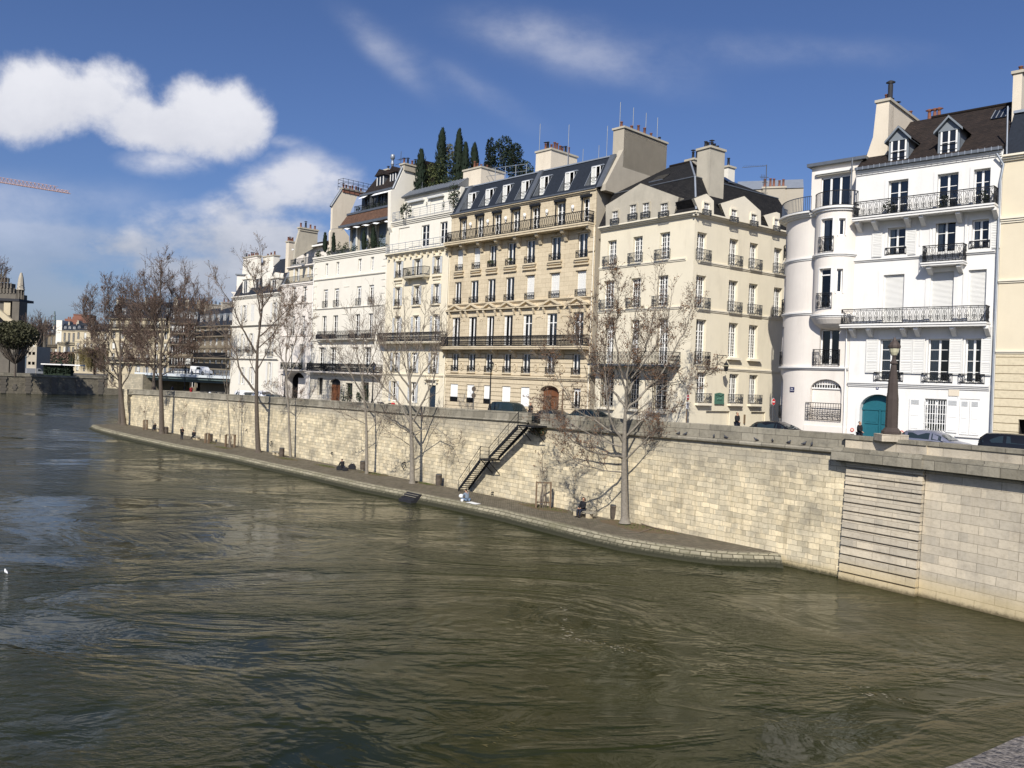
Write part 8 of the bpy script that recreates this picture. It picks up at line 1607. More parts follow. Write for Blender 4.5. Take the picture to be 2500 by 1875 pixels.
t = thing('brick_building', 'red brick rooftop block beyond the distant cream house', 'building', at(180, 880, 450)); f = Fr(((153-1250)/2000*450, 450), ((212-1250)/2000*450, 450)); m = MB(f); m.box(0, 6, -8, 0, ZG, f.hit(165, 778)[1], 'brick'); m.box(5, f.len, -8, .5, ZG, f.hit(190, 769)[1], 'brick'); m.box(4.9, f.len+.2, -8, .7, f.hit(190, 769)[1], f.hit(190, 769)[1]+.4, 'terracotta'); m.build('wall', t); m = MB(f); [m.lathe((q, -2, f.hit(165, 778)[1]), [(.4, 0), (.3, 1.2)], 'terracotta', 6) for q in (1, 2, 3.5)]; m.build('chimney_pot', t)
far_block(106, 140, 800, 470, 'distant shaded brown house right of the bare far tree', 'far_brown_shaded', floors=3, cols=3, mans=4)
far_block(66, 112, 795, 520, 'distant pale grey buildings between the far trees', 'far_cream', floors=4, cols=5, mans=3, bal=())
# glazed pavilion
f = Fr(((64-1250)/2000*270, 270), ((88-1250)/2000*270, 270)); b = Bld(f, thing('pavilion', 'white flat roofed pavilion behind the round olive tree', 'building', f.w(4, 0, ZG))); zt_ = f.hit(80, 846)[1]; 
for j in range(3):
    for i in range(2): s = .5+i*1.3; b.hole(s, s+.9, ZG+.5+j*(zt_-ZG)/3, ZG+.5+j*(zt_-ZG)/3+1.0, .2)
b.wall(0, f.len, ZG, zt_, 'party_render', 8)
# hedge, low brick wall, kiosk, van, lamp posts along the far quay
def hedge(u0, u1, vt, vb, Y, lab, mts, seed, name='hedge', n=1800):
    rnd = random.Random(seed); p0, p1 = at(u0, vb, Y), at(u1, vb, Y); zt_ = at(u0, vt, Y).z; t = thing(name, lab, 'hedge', (p0+p1)/2); m = MB(); L_ = (p1-p0)
    for i in range(n):
        q = p0+L_*rnd.random()+Vector((0, rnd.uniform(-1.2, 1.2), (zt_-p0.z)*rnd.random())); s = .45*rnd.uniform(.5, 1.3); a = Vector((rnd.uniform(-1, 1), rnd.uniform(-1, 1), rnd.uniform(-1, 1))).normalized()*s; c = Vector((rnd.uniform(-1, 1), rnd.uniform(-1, 1), rnd.uniform(-1, 1))).normalized()*s*.7; m.face([q-a, q-c, q+a, q+c], mts, uv=[(0, 0)]*4)
    m.box(p0.x, p1.x, p0.y-.8, p0.y+.8, p0.z-.5, zt_-.6, 'evergreen'); m.build('foliage', t)
hedge(110, 176, 891, 911, 256, 'clipped dark green hedge on the far quay', 'evergreen', 61); hedge(88, 180, 860, 888, 300, 'russet brown hedge in front of the distant houses', 'dry_leaf_far', 62, n=2200)
m = MB(); p0, p1 = at(100, 889, 254), at(196, 889, 254); m.box(p0.x, p1.x, p0.y, p1.y+3, p0.z-.1, p0.z+.25, 'white_stucco'); o = m.build('canopy', origin=p0); tag(o, 'long thin white canopy above the clipped far hedge', 'canopy')
# olive round tree, bare far tree, left edge tree, willow
def round_tree(u, v, vb, wpx, hpx, Y, lab, mts, n, size, seed, name, flat=.9, fan=True, shell=.3):
    rnd = random.Random(seed); base = at(u, vb, Y); base.z = ZG; c = at(u, v, Y); r = wpx/FPX*Y/2; h = hpx/FPX*Y/2; t = thing(name, lab, 'tree', base); m = MB(); m.tube([base, base+(c-base)*.3], [.35, .25], 'bark_dark', 6)
    for i in range(70): a = rnd.uniform(0, 6.28); q = base+(c-base)*.3; e = c+Vector((math.cos(a)*r*rnd.uniform(.5, 1.05), math.sin(a)*r*.7, rnd.uniform(-1.1, .5)*h)); m.tube([q, q.lerp(e, .5)+Vector((math.cos(a)*r*.15, 0, -h*.05)), e], [.13, .09, .03], 'bark_dark', 4)
    m.build('trunk', t); m = MB(); foliage(m, c, (r, r, h), n, size, mts, rnd, shell=shell); m.build('crown', t); return t
round_tree(38, 818, 900, 104, 72, 252, 'round headed olive green tree on the far quay, dark and dense', ['olive_leaf', 'olive_leaf', 'evergreen'], 6500, .42, 71, 'olive_tree')
t = tree('distant bare street tree between the olive green one and the cream house', 'bare_tree', 300, [(430, 1230), (430, 1100), (420, 1000)], .35, [(.2, (420, 1000, 0), (400, 900, 0), (380, 780, 0)), (.18, (422, 1020, 0), (470, 900, 1), (540, 800, 2)), (.15, (425, 1040, 0), (350, 920, -1), (320, 800, -2)), (.15, (425, 1000, 0), (440, 850, 2), (430, 760, 2)), (.12, (425, 1060, 0), (500, 960, -2), (560, 900, -2))], 72, 'd1', ('bark_dark', 'twig_far', 'dry_leaf_far'), dens=1.0, leafs=.5, twl=3, leafsize=.4, rmin=.05, grp='trees on the far bank')
t = tree('bare branches of a tree leaning in at the left edge', 'bare_tree', 230, [(-60, 700), (-60, 560), (-50, 450)], .3, [(.15, (-50, 450, 0), (-10, 330, 0), (25, 150, 0)), (.12, (-50, 480, 0), (10, 350, 0), (55, 190, 0)), (.12, (-50, 400, 0), (-20, 250, 0), (0, 120, 0))], 73, 'd1', ('bark_dark', 'twig_far', 'dry_leaf_far'), dens=.9, leafs=.4, twl=2.2, leafsize=.35, rmin=.04, grp='trees on the far bank')
t.children[0].data.update()
wt = thing('willow_tree', 'brownish weeping willow overhanging the far embankment', 'tree', at(232, 900, 286)); wt.location.z = 5; ORI[wt.name] = Vector(wt.location); rnd = random.Random(74); m = MB(); cr = MB(); wb = Vector(wt.location); top = at(232, 862, 286)
m.tube([wb-Vector((0, 0, 5)), wb, top], [.5, .45, .3], 'bark_dark', 7)
for i in range(34):
    a = rnd.uniform(0, 6.28); R = rnd.uniform(2, 9); e = top+Vector((math.cos(a)*R, math.sin(a)*R*.8, rnd.uniform(-.5, 2.6)-R*.12)); m.tube([top-Vector((0, 0, 1)), (top+e)/2+Vector((0, 0, .8)), e], [.16, .1, .04], 'bark_dark', 4)
    for j in range(44):
        q = (top+e)/2+(e-top)*rnd.uniform(-.2, .6)+Vector((rnd.uniform(-.8, .8), rnd.uniform(-.8, .8), .4)); h = rnd.uniform(2, 7); pp = [q, q+Vector((rnd.uniform(-.3, .3), 0, -h*.4)), q+Vector((rnd.uniform(-.5, .5), 0, -h))]; cr.tube(pp, [.03, .03, .015], 'willow_leaf', 3)
        for k in range(7): w = pp[0].lerp(pp[2], rnd.random()); s = .28; d = Vector((rnd.uniform(-.5, .5), rnd.uniform(-.5, .5), -1)).normalized()*s; cr.face([w, w+Vector((.07, 0, 0))+d*.5, w+d, w+Vector((-.07, .05, 0))+d*.5], 'willow_leaf', uv=[(0, 0)]*4)
m.build('trunk', wt); cr.build('crown', wt)
# cathedral choir turret and flying buttress
cY = 300; ct = thing('cathedral', 'gothic cathedral choir with a pinnacled turret and flying buttress at the left edge', 'church', at(25, 900, cY)); f = Fr(((-60-1250)/2000*cY, cY), ((60-1250)/2000*cY, cY)); Z = lambda v, u=30: f.hit(u, v)[1]; S_ = lambda u: f.hit(u, 780)[0]
m = MB(f); m.box(S_(-60), S_(22), -9, -1, ZG, Z(735), 'cathedral'); m.box(S_(29), S_(46), -5, 0, ZG, Z(735), 'cathedral'); m.box(S_(6), S_(22), -1, -.6, Z(770), Z(738), 'far_cream'); m.box(S_(-60), S_(46), -9, .2, Z(735), Z(729), 'pot_dark'); m.build('wall', ct); m = MB(f)
for j in range(4): m.box(S_(-60), S_(33-j*11), -8+j, -1-j*.3, Z(729-j*14), Z(716-j*13), 'cathedral'); [m.lathe((S_(x), -1, Z(716-j*13)), [(.35, 0), (.3, .8), (.05, 2.2)], 'cathedral', 6) for x in range(-20, 30-j*8, 8)]
m.build('balustrade', ct); m = MB(f); cx_ = S_(40)
for a in range(8): an = a*math.pi/4; m.lathe((cx_+1.05*math.cos(an), -2+1.05*math.sin(an), Z(729)), [(.22, 0), (.2, Z(706)-Z(729))], 'cathedral', 6)
m.lathe((cx_, -2, Z(706)), [(1.5, 0), (1.35, .3), (1.25, .5), (1.1, 2.2), (.8, 4.6), (.35, 6.3), (.05, Z(663)-Z(706))], 'party_render', 8, False); m.build('turret', ct); m = MB(f)
for i in range(30): q = i/30; a = i*1.9; r = 1.3-q*1.1; m.ball((cx_+r*math.cos(a), -2+r*math.sin(a), Z(704)+q*(Z(666)-Z(704))), .2, 'cathedral', 5, 3)
m.build('crocket', ct); m = MB(f); P = [(S_(-10), Z(745)), (S_(42), Z(785)), (S_(42), Z(793)), (S_(20), Z(785)), (S_(5), Z(772)), (S_(-10), Z(770))]; m.prism(P, 1, 2.2, 'o', 'far_cream'); m.build('flying_buttress', ct)
for i, (u, vt, w) in enumerate(((52, 755, .5), (56, 768, .35), (65, 765, .7), (68, 772, .4))): m = MB(f); m.lathe((S_(u), -12, ZG), [(w*1.3, 0), (w*1.2, Z(795)-ZG), (w*1.4, Z(794)-ZG), (w*.5, Z(780)-ZG), (.05, Z(vt)-ZG)], 'cathedral', 6); m.build('pinnacle', ct)
m = MB(); p = at(134, 790, 900); m.tube([p-Vector((0, 0, 12)), p, at(134, 760, 900)], [1.6, 1.2, .6], 'bridge_steel', 6); [m.ball(at(134, v, 900), 1.6, 'zinc_pale', 6, 4, (1, 1, .4)) for v in (770, 782)]; o = m.build('radio_mast', origin=p); tag(o, 'tiny distant lattice mast on the skyline', 'mast')
# crane jib
ck = thing('tower_crane', 'pale red lattice jib of a tower crane against the sky', 'crane', at(60, 445, 330)); m = MB(); a0, a1 = at(-250, 405, 330), at(170, 472, 330); d = a1-a0; n = 44
for i in range(n):
    q0, q1 = a0+d*i/n, a0+d*(i+1)/n; hh = 2.0 if i < n-3 else 1.0; up = Vector((0, 0, hh)); k = Vector((0, .8, 0))
    for q in (k, -k): m.tube([q0+q, q1+q], .16, 'crane_red', 3); m.tube([q0+q, q0+up], .1, 'crane_red', 3); m.tube([q0+up, q1+q], .1, 'crane_red', 3)
    m.tube([q0+up, q1+up], .12, 'crane_red', 3)
m.build('jib', ck)
m = MB(); q = a0; m.box(q.x-1, q.x+1, q.y-1, q.y+1, ZG, q.z+6, 'crane_red'); m.build('mast', ck)
# far bridge
bf_ = Fr(((330-1250)/2000*158, 158), ((640-1250)/2000*140, 140)); br = thing('steel_bridge', 'low grey steel bridge with a white edge band beyond the end of the quay', 'bridge', bf_.w(10, 0, 5)); zd = bf_.hit(450, 914)[1]; L_ = bf_.len+8
m = MB(bf_); m.box(0, L_, -12, -.2, zd-.9, zd-.45, 'bridge_steel'); m.box(0, L_, -1.5, -.8, zd-1.35, zd-.4, 'bridge_steel'); m.build('girder', br); m = MB(bf_); m.box(0, L_, -12, .15, zd-.45, zd, 'bridge_white'); m.build('deck', br); m = MB(bf_); n = 34
for i in range(n+1): m.box(L_*i/n-.04, L_*i/n+.04, -.1, -.02, zd, zd+1, 'zinc_pale')
for h in (.3, .55, .8, 1.0): m.box(0, L_, -.09, -.03, zd+h-.025, zd+h+.025, 'zinc_pale')
m.build('railing', br); m = MB(bf_); s1_ = bf_.hit(355, 930)[0]; m.box(s1_-5.5, s1_+.1, -10, .6, -1, zd-.3, 'quay_stone'); s2 = bf_.hit(450, 940)[0]; m.box(s2, L_, -12, -3.5, 2, zd-1.4, 'far_brown_shaded'); m.box(s1_, L_, -12.5, -11.8, 2, zd-.5, 'interior'); m.build('abutment', br)  # near-black back sheet paints the shade under the deck
# ================================================================== vehicles
RD = FW.d
def solve_street(u, v, h, omax=16):
    """point on the street whose height h above ground is seen at (u,v)"""
    r = ray(u, v); best = None
    for i in range(200, 1600):
        Y = i*.1; p = Vector((0, 0, EYE))+r*Y; o = (Vector((p.x, p.y, 0))-FW.p).dot(FW.n)
        if o > -1.6 or o < -8.0: continue
        e = abs(p.z-h-SZ(p))
        if best is None or e < best[0]: best = (e, p)
    p = best[1]; return Vector((p.x, p.y, SZ(p)))
def car(u, vroof, kind, paint, lab, flip=False, Lw=4.2, H=1.45, fixo=-3.6):
    p = solve_street(u, vroof, H)
    if fixo is not None:
        s, z_ = FW.hit(u, vroof, fixo); p = FW.w(s, fixo, 0); p.z = z_-H
    d = -RD if flip else RD; f = Fr((p.x, p.y), (p.x+d.x, p.y+d.y)); t = thing('parked_car', lab, 'car', p, 'cars along the quay street'); zb = p.z; a = Lw/2
    # stations along the length: x, sill, belt, roof, half width belt, half width roof
    st = {'hatch': [(-1, .45, .62, .62, .62, .62), (-.97, .3, .95, .96, .78, .70), (-.90, .25, .98, 1.05, .83, .62), (-.70, .22, .98, H-.08, .85, .60), (-.35, .22, .96, H, .86, .62), (.0, .22, .94, H-.02, .86, .62), (.22, .22, .93, H-.16, .86, .60), (.50, .22, .92, .96, .86, .72), (.75, .24, .86, .88, .84, .66), (.93, .3, .74, .76, .76, .6), (1, .4, .58, .58, .6, .5)],
          'estate': [(-1, .45, .75, .75, .7, .66), (-.98, .3, 1.0, 1.02, .82, .75), (-.93, .25, 1.05, H-.2, .88, .70), (-.84, .25, 1.06, H-.04, .9, .72), (-.4, .25, 1.06, H, .92, .74), (.05, .25, 1.05, H-.02, .92, .74), (.25, .25, 1.05, H-.15, .92, .7), (.47, .25, 1.04, 1.08, .92, .8), (.8, .28, 1.0, 1.02, .9, .74), (.96, .32, .85, .88, .84, .66), (1, .42, .6, .6, .7, .6)]}[kind]
    m = MB(f); rings = []
    for x, zs, zb_, zr, wb, wr in st:
        X = x*a; rings.append([(X, -wb*.94, zb+zs), (X, -wb, zb+(zs+zb_)/2), (X, -wb*.97, zb+zb_), (X, -wr, zb+zr-.03 if zr > zb_+.1 else zb+zr), (X, -wr*.6, zb+zr+.02), (X, wr*.6, zb+zr+.02), (X, wr, zb+zr-.03 if zr > zb_+.1 else zb+zr), (X, wb*.97, zb+zb_), (X, wb, zb+(zs+zb_)/2), (X, wb*.94, zb+zs)])
    for A_, B_ in zip(rings[:-1], rings[1:]):
        for k in range(9): m.face([A_[k], B_[k], B_[k+1], A_[k+1]], paint, smooth=True)
        m.face([A_[9], B_[9], B_[0], A_[0]], 'rubber')
    m.face(rings[0][::-1], paint); m.face(rings[-1], paint); ob = m.build('body', t); 
    bmm = bmesh.new(); bmm.from_mesh(ob.data); bmesh.ops.remove_doubles(bmm, verts=bmm.verts, dist=.001); bmesh.ops.recalc_face_normals(bmm, faces=bmm.faces); bmm.to_mesh(ob.data); bmm.free()
    # glass
    def sg(i, j, s, trim0=.12, trim1=.12):
        A_, B_ = rings[i], rings[j]; k0, k1 = (2, 3) if s < 0 else (7, 6)
        def L_(P, Q, q): return tuple(P[n]+(Q[n]-P[n])*q for n in range(3))
        a0, a1 = L_(A_[k0], A_[k1], .12), L_(A_[k0], A_[k1], .86); b0, b1 = L_(B_[k0], B_[k1], .12), L_(B_[k0], B_[k1], .86)
        q = [L_(a0, b0, trim0), L_(a0, b0, 1-trim1), L_(a1, b1, 1-trim1), L_(a1, b1, trim0)]; mm = MB(f); mm.face([(x, y+s*.012, z) for x, y, z in q], 'car_glass'); mm.build('window', t)
    roof = [i for i, s in enumerate(st) if s[3] > H-.25]
    for s in (-1, 1):
        i0, i1 = roof[0], roof[-1]; mid = roof[len(roof)//2]; sg(i0, mid, s, .1, .06); sg(mid, i1, s, .06, .02); sg(i1, i1+1, s, 0, .25); sg(i0-1, i0, s, .45, .1)
    for i, j in ((roof[-1], roof[-1]+1), (roof[0], roof[0]-1)):
        A_, B_ = rings[i], rings[j]; mm = MB(f); L3 = lambda P, Q, q: tuple(P[n]+(Q[n]-P[n])*q for n in range(3)); e = .02
        q = [L3(A_[3], B_[3], .1), L3(A_[6], B_[6], .1), L3(A_[6], B_[6], .92), L3(A_[3], B_[3], .92)]; c = [L3(A_[4], B_[4], .1), L3(A_[5], B_[5], .1), L3(A_[5], B_[5], .92), L3(A_[4], B_[4], .92)]
        dx = e if j > i else -e
        mm.face([(x+dx, y, z+.02) for x, y, z in c], 'car_glass'); mm.face([(x+dx, y, z+.02) for x, y, z in (q[0], c[0], c[3], q[3])], 'car_glass'); mm.face([(x+dx, y, z+.02) for x, y, z in (c[1], q[1], q[2], c[2])], 'car_glass'); mm.build('windscreen', t)
    for x in (-.62, .62):
        for s in (-1, 1):
            w = MB(f); w.tube([(x*a, s*.68, zb+.31), (x*a, s*.87, zb+.31)], .31, 'rubber', 14, True); wo = w.build('wheel', t); w = MB(f); w.tube([(x*a, s*.80, zb+.31), (x*a, s*.885, zb+.31)], .19, 'chrome', 10, True); w.build('rim', wo)
    for s in (-1, 1):
        m = MB(f); m.box(a*.93, a*.985, s*.45-.13, s*.45+.13, zb+.58, zb+.72, 'headlight_clear'); m.build('headlight', t); m = MB(f); m.box(-a*.99, -a*.93, s*.62-.1, s*.62+.1, zb+.7, zb+.9, 'tail_red'); m.build('tail_light', t)
        m = MB(f); m.ball((a*.33, s*.95, zb+1.0), .09, paint, 6, 4, (.8, 1, .8)); m.build('wing_mirror', t)
    return t
car(2286, 1052, 'hatch', 'car_silver', 'silver hatchback passing in front of the white town house', Lw=4.0, H=1.47)
car(1908, 1030, 'hatch', 'car_black', 'black hatchback in front of the rounded corner house', Lw=4.1, H=1.42)
car(1252, 982, 'estate', 'car_green', 'tall black off road car above the iron stairs', Lw=4.6, H=1.86)
car(1362, 1001, 'hatch', 'car_black', 'low black car in front of the brown timber door', Lw=4.2, H=1.4)
car(1452, 1000, 'hatch', 'car_green', 'dark green car behind the crown of the largest tree', Lw=4.4, H=1.45)
car(2512, 1062, 'estate', 'car_black', 'black car cut off by the right edge of the view', Lw=4.4, H=1.6)
car(645, 954, 'hatch', 'car_white', 'white hatchback behind the parapet at the foot of the white far left house', Lw=4.2, H=1.5)
car(675, 963, 'hatch', 'car_green', 'dark car right of the white hatchback by the narrow arch house', Lw=4.3, H=1.4)
car(603, 954, 'estate', 'car_white', 'white van standing by the corner of the far left house', Lw=4.8, H=1.9)
# van on the far bridge
p = bf_.w(bf_.hit(458, 905)[0], -3, zd); f = Fr((p.x, p.y), (p.x+bf_.d.x, p.y+bf_.d.y)); t = thing('delivery_van', 'white delivery van crossing the steel bridge', 'van', p); m = MB(f); m.prism([(-2.1, zd+.35), (2.1, zd+.35), (2.1, zd+.8), (1.3, zd+1.0), (.8, zd+1.55), (-1.9, zd+1.6)], -.9, .9, 'o', 'car_white'); m.build('body', t); m = MB(f); m.prism([(.7, zd+1.45), (1.15, zd+1.0), (-.2, zd+1.0), (-.2, zd+1.45)], -.92, .92, 'o', 'car_glass'); m.build('window', t)
for x in (-1.4, 1.6):
    for s in (-.9, .9): w = MB(f); w.tube([(x, s-.1, zd+.35), (x, s+.1, zd+.35)], .35, 'rubber', 12, True); w.build('wheel', t)
p = FB.w(FB.hit(96, 903)[0], -5, ZG); f = Fr((p.x, p.y), (p.x+FB.d.x, p.y+FB.d.y)); t = thing('delivery_van', 'grey van parked on the far quay left of the clipped hedge', 'van', p); m = MB(f); m.prism([(-2.6, ZG+.4), (2.8, ZG+.4), (2.8, ZG+1.2), (2, ZG+1.6), (1.3, ZG+2.6), (-2.6, ZG+2.6)], -1, 1, 'o', 'sign_grey'); m.build('body', t); m = MB(f); m.prism([(1.3, ZG+2.4), (1.9, ZG+1.7), (.6, ZG+1.7), (.6, ZG+2.4)], -1.02, 1.02, 'o', 'car_glass'); m.build('window', t)
# motorcycles near the far end
def moto(u, v, lab, paint='pot_dark'):
    p = solve_street(u, v, 1.0); f = Fr((p.x, p.y), (p.x+.8, p.y-.6)); t = thing('motorcycle', lab, 'motorcycle', p, 'motorcycles parked at the end of the quay'); z = p.z
    for x in (-.7, .7): m = MB(f); m.tube([(x+.3*math.cos(a*.6), 0, z+.32+.3*math.sin(a*.6)) for a in range(12)], .06, 'rubber', 5); m.build('wheel', t)
    m = MB(f); m.tube([(-.7, 0, z+.32), (-.2, 0, z+.55), (.35, 0, z+.85), (.7, 0, z+.32)], [.05, .12, .06, .04], paint, 6); m.ball((.1, 0, z+.78), .2, paint, 8, 5, (1.4, .8, .8)); m.build('frame', t); m = MB(f); m.ball((-.4, 0, z+.82), .18, 'rubber', 8, 4, (2, .8, .4)); m.build('seat', t); m = MB(f); m.tube([(.42, -.35, z+1.05), (.38, 0, z+1.0), (.42, .35, z+1.05)], .025, 'chrome', 4); m.build('handlebar', t)
for i, (u, lab) in enumerate(((512, 'leftmost motorcycle with a white fairing behind the parapet'), (528, 'middle motorcycle by the corner of the far left house'), (543, 'rightmost motorcycle against the far left house'))): moto(u, 949, lab, 'car_white' if i == 0 else 'pot_dark')
moto(958.6, 975, 'red scooter parked behind the twin forked pale tree', 'cloth_red'); moto(932, 966, 'dark scooter with a windscreen left of the red one')
# ================================================================== people
def person(p, face, pose, lab, coat='cloth_black', legs='cloth_navy', hair='hair_dark', H=1.72, hood=None, long=False, grp=None, shoes='rubber'):
    """p: ground point, face: heading angle; local x forward, y left"""
    t = thing('person', lab, 'person', p, grp); k = H/1.72; c, s = math.cos(face), math.sin(face)
    J = dict(pelvis=(0, 0, .93), waist=(0, 0, 1.08), chest=(.01, 0, 1.30), neck=(0, 0, 1.46), jaw=(.02, 0, 1.53), head=(.01, 0, 1.62), top=(0, 0, 1.70))
    for sg, n in ((1, 'l'), (-1, 'r')): J.update({'hip'+n: (0, .09*sg, .90), 'knee'+n: (.02, .10*sg, .49), 'ank'+n: (-.02, .10*sg, .08), 'toe'+n: (.16, .11*sg, .03), 'sh'+n: (0, .18*sg, 1.40), 'elb'+n: (-.02, .23*sg, 1.14), 'wr'+n: (.06, .23*sg, .90)})
    if pose == 'walk': J.update(kneel=(.20, .1, .50), ankl=(.26, .1, .10), toel=(.42, .11, .06), kneer=(.0, -.1, .49), ankr=(-.30, -.1, .14), toer=(-.14, -.11, .03), elbl=(-.12, .23, 1.16), wrl=(-.02, .25, .93), elbr=(.06, -.23, 1.16), wrr=(.26, -.20, 1.06))
    if pose == 'hold': J.update(elbl=(.06, .23, 1.14), wrl=(.26, .10, 1.16), elbr=(.06, -.23, 1.14), wrr=(.26, -.10, 1.18))
    if pose in ('sit', 'drink', 'lean'):
        dz = -.43
        for n in ('pelvis', 'waist', 'chest', 'neck', 'jaw', 'head', 'top', 'shl', 'shr', 'elbl', 'elbr', 'wrl', 'wrr', 'hipl', 'hipr'): x, y, z = J[n]; J[n] = (x+(z-.93)*(-.06 if pose != 'lean' else .28), y, z+dz)
        J.update(kneel=(.42, .12, .50), ankl=(.44, .12, .08), toel=(.60, .13, .03), kneer=(.42, -.12, .50), ankr=(.44, -.12, .08), toer=(.60, -.13, .03), wrl=(.34, .10, .62), wrr=(.34, -.10, .62), elbl=(.10, .24, .70), elbr=(.10, -.24, .70))
        if pose == 'drink': J.update(elbr=(.24, -.22, .90), wrr=(.20, -.05, 1.10))
        if pose == 'lean': J.update(ankl=(.66, .1, .10), toel=(.80, .1, .16), kneel=(.44, .1, .42))
    if pose in ('ground', 'kneel'):
        dz = -.82 if pose == 'ground' else -.62
        for n in ('pelvis', 'waist', 'chest', 'neck', 'jaw', 'head', 'top', 'shl', 'shr', 'hipl', 'hipr'): x, y, z = J[n]; J[n] = (x+(z-.93)*.28, y, z+dz)
        J.update(elbl=(.30, .24, .30), elbr=(.30, -.24, .30), wrl=(.46, .06, .32), wrr=(.46, -.06, .32), kneel=(.34, .30, .16), ankl=(.44, -.06, .07), toel=(.42, -.2, .05), kneer=(.34, -.30, .14), ankr=(.40, .10, .07), toer=(.40, .24, .05))
        if pose == 'kneel': J.update(kneel=(.34, .16, .08), ankl=(-.06, .14, .07), toel=(-.2, .14, .03), kneer=(.34, -.16, .08), ankr=(-.06, -.14, .07), toer=(-.2, -.14, .03), elbl=(.40, .2, .42), elbr=(.40, -.2, .42), wrl=(.56, .08, .36), wrr=(.56, -.08, .36))
    def wp(q): return Vector((q[0]*c-q[1]*s, q[0]*s+q[1]*c, q[2]))*k
    def skin(name, chains, mt, sub=1, parent=None):
        fat = 1.18 if name in ('coat', 'trousers', 'hair') else 1
        vs, es, rs = [], [], []
        idx = {}
        for ch in chains:
            pr = None
            for nm, q, r in ch:
                key = nm
                if key not in idx: idx[key] = len(vs); vs.append(tuple(wp(q))); rs.append(r*k*fat)
                if pr is not None and pr != idx[key]: es.append((pr, idx[key]))
                pr = idx[key]
        me = bpy.data.meshes.new(name); me.from_pydata(vs, es, []); ob = bpy.data.objects.new(name, me); COL.objects.link(ob)
        md = ob.modifiers.new('skin', 'SKIN'); md.use_smooth_shade = True
        if not me.skin_vertices: 
            bmm = bmesh.new(); bmm.from_mesh(me); bmm.verts.layers.skin.verify(); bmm.to_mesh(me); bmm.free()
        for i, sv in enumerate(me.skin_vertices[0].data): sv.radius = (rs[i], rs[i]); sv.use_root = (i == 0)
        ob.modifiers.new('sub', 'SUBSURF').levels = sub; ob.modifiers['sub'].render_levels = sub
        bpy.context.view_layer.update(); ev = ob.evaluated_get(bpy.context.evaluated_depsgraph_get()); m2 = bpy.data.meshes.new_from_object(ev); bpy.data.objects.remove(ob)
        m2.materials.clear(); m2.materials.append(MATS[mt]); m2.name = name; o2 = bpy.data.objects.new(name, m2); COL.objects.link(o2); o2.parent = parent or t
        for pl in m2.polygons: pl.use_smooth = True; pl.material_index = 0
        ORI[o2.name] = Vector(p); return o2
    R = dict(pelvis=.12, waist=.11, chest=.13, neck=.05, jaw=.068, head=.088, top=.06)
    def N_(n, r=None): return (n, J[n], r if r else R.get(n, .05))
    body = [[N_('pelvis'), N_('waist'), N_('chest'), N_('neck'), N_('jaw'), N_('head'), N_('top')]]
    hx = Vector(J['head']); body.append([N_('jaw'), ('nose', (J['head'][0]+.10, 0, J['head'][2]-.03), .014)])
    for n, sg in (('l', 1), ('r', -1)):
        body.append([N_('chest'), N_('sh'+n, .055), N_('elb'+n, .038), N_('wr'+n, .026)]); body.append([N_('pelvis'), N_('hip'+n, .08), N_('knee'+n, .052), N_('ank'+n, .036), N_('toe'+n, .03)])
        w = Vector(J['wr'+n]); e = Vector(J['elb'+n]); d = (w-e).normalized(); sd = d.cross(Vector((0, 0, 1)));
        if sd.length < .2: sd = Vector((0, 1, 0))
        sd.normalize(); palm = w+d*.07; body.append([('wr'+n, J['wr'+n], .026), ('palm'+n, tuple(palm), .032)])
        for fi in range(4): q = palm+d*(.045+.012*(1.5-abs(fi-1.5)))+sd*(fi-1.5)*.02+Vector((0, 0, -.02)); body.append([('palm'+n, tuple(palm), .032), ('f%s%d' % (n, fi), tuple(q), .009)])
        th = palm-sd*.05*sg+d*.01; body.append([('palm'+n, tuple(palm), .032), ('t'+n, tuple(th), .01)])
        body.append([N_('head'), ('ear'+n, (J['head'][0]-.005, .085*sg, J['head'][2]-.02), .018)])
    skin('body', body, 'skin', 1)
    ct = [[N_('pelvis', .165), N_('waist', .15), N_('chest', .17), ('neck', tuple(Vector(J['neck'])*.9+Vector(J['chest'])*.1), .075)]]
    for n in 'lr': ct.append([('chest', J['chest'], .17), N_('sh'+n, .078), N_('elb'+n, .06), N_('wr'+n, .044)])
    if long:
        for n in 'lr': h_, k_ = Vector(J['hip'+n]), Vector(J['knee'+n]); ct.append([('pelvis', J['pelvis'], .165), ('h'+n, tuple(h_*.4+k_*.6), .12)])
    skin('coat', ct, coat, 1)
    lg = [[N_('pelvis', .135)]]+[[('pelvis', J['pelvis'], .135), N_('hip'+n, .095), N_('knee'+n, .068), N_('ank'+n, .052)] for n in 'lr']; skin('trousers', lg[1:], legs, 1)
    for n in 'lr': skin('shoe', [[('a', J['ank'+n], .055), ('b', tuple(Vector(J['ank'+n])*.3+Vector(J['toe'+n])*.7), .048), ('c', J['toe'+n], .036)]], shoes, 1)
    hd = J['head']; skin('hair', [[('a', (hd[0]-.055, 0, hd[2]-.06), .06), ('b', (hd[0]-.03, 0, hd[2]+.02), .088), ('c', (hd[0]+.01, 0, hd[2]+.065), .07)]], hair, 1)
    if hood: skin('hood', [[('a%d' % i, (hd[0]-.03+.13*math.cos(a)*.3, .13*math.sin(a), hd[2]-.02+.13*math.cos(a)), .045) for i, a in enumerate([x*.5-2.4 for x in range(11)])]], hood, 1)
    return t
PN = math.atan2(FW.n.y, FW.n.x); PD = math.atan2(FW.d.y, FW.d.x)
onp = lambda u, v: onz(u, v, PZ)
person(onp(444, 1074), PD, 'hold', 'person standing in a long dark coat near the second stone bench', long=True, H=1.74)
pb = onp(474, 1073.5); person(pb, PD+math.pi, 'lean', 'person sitting on the second stone bench with one leg stretched out', hair='hair_dark')
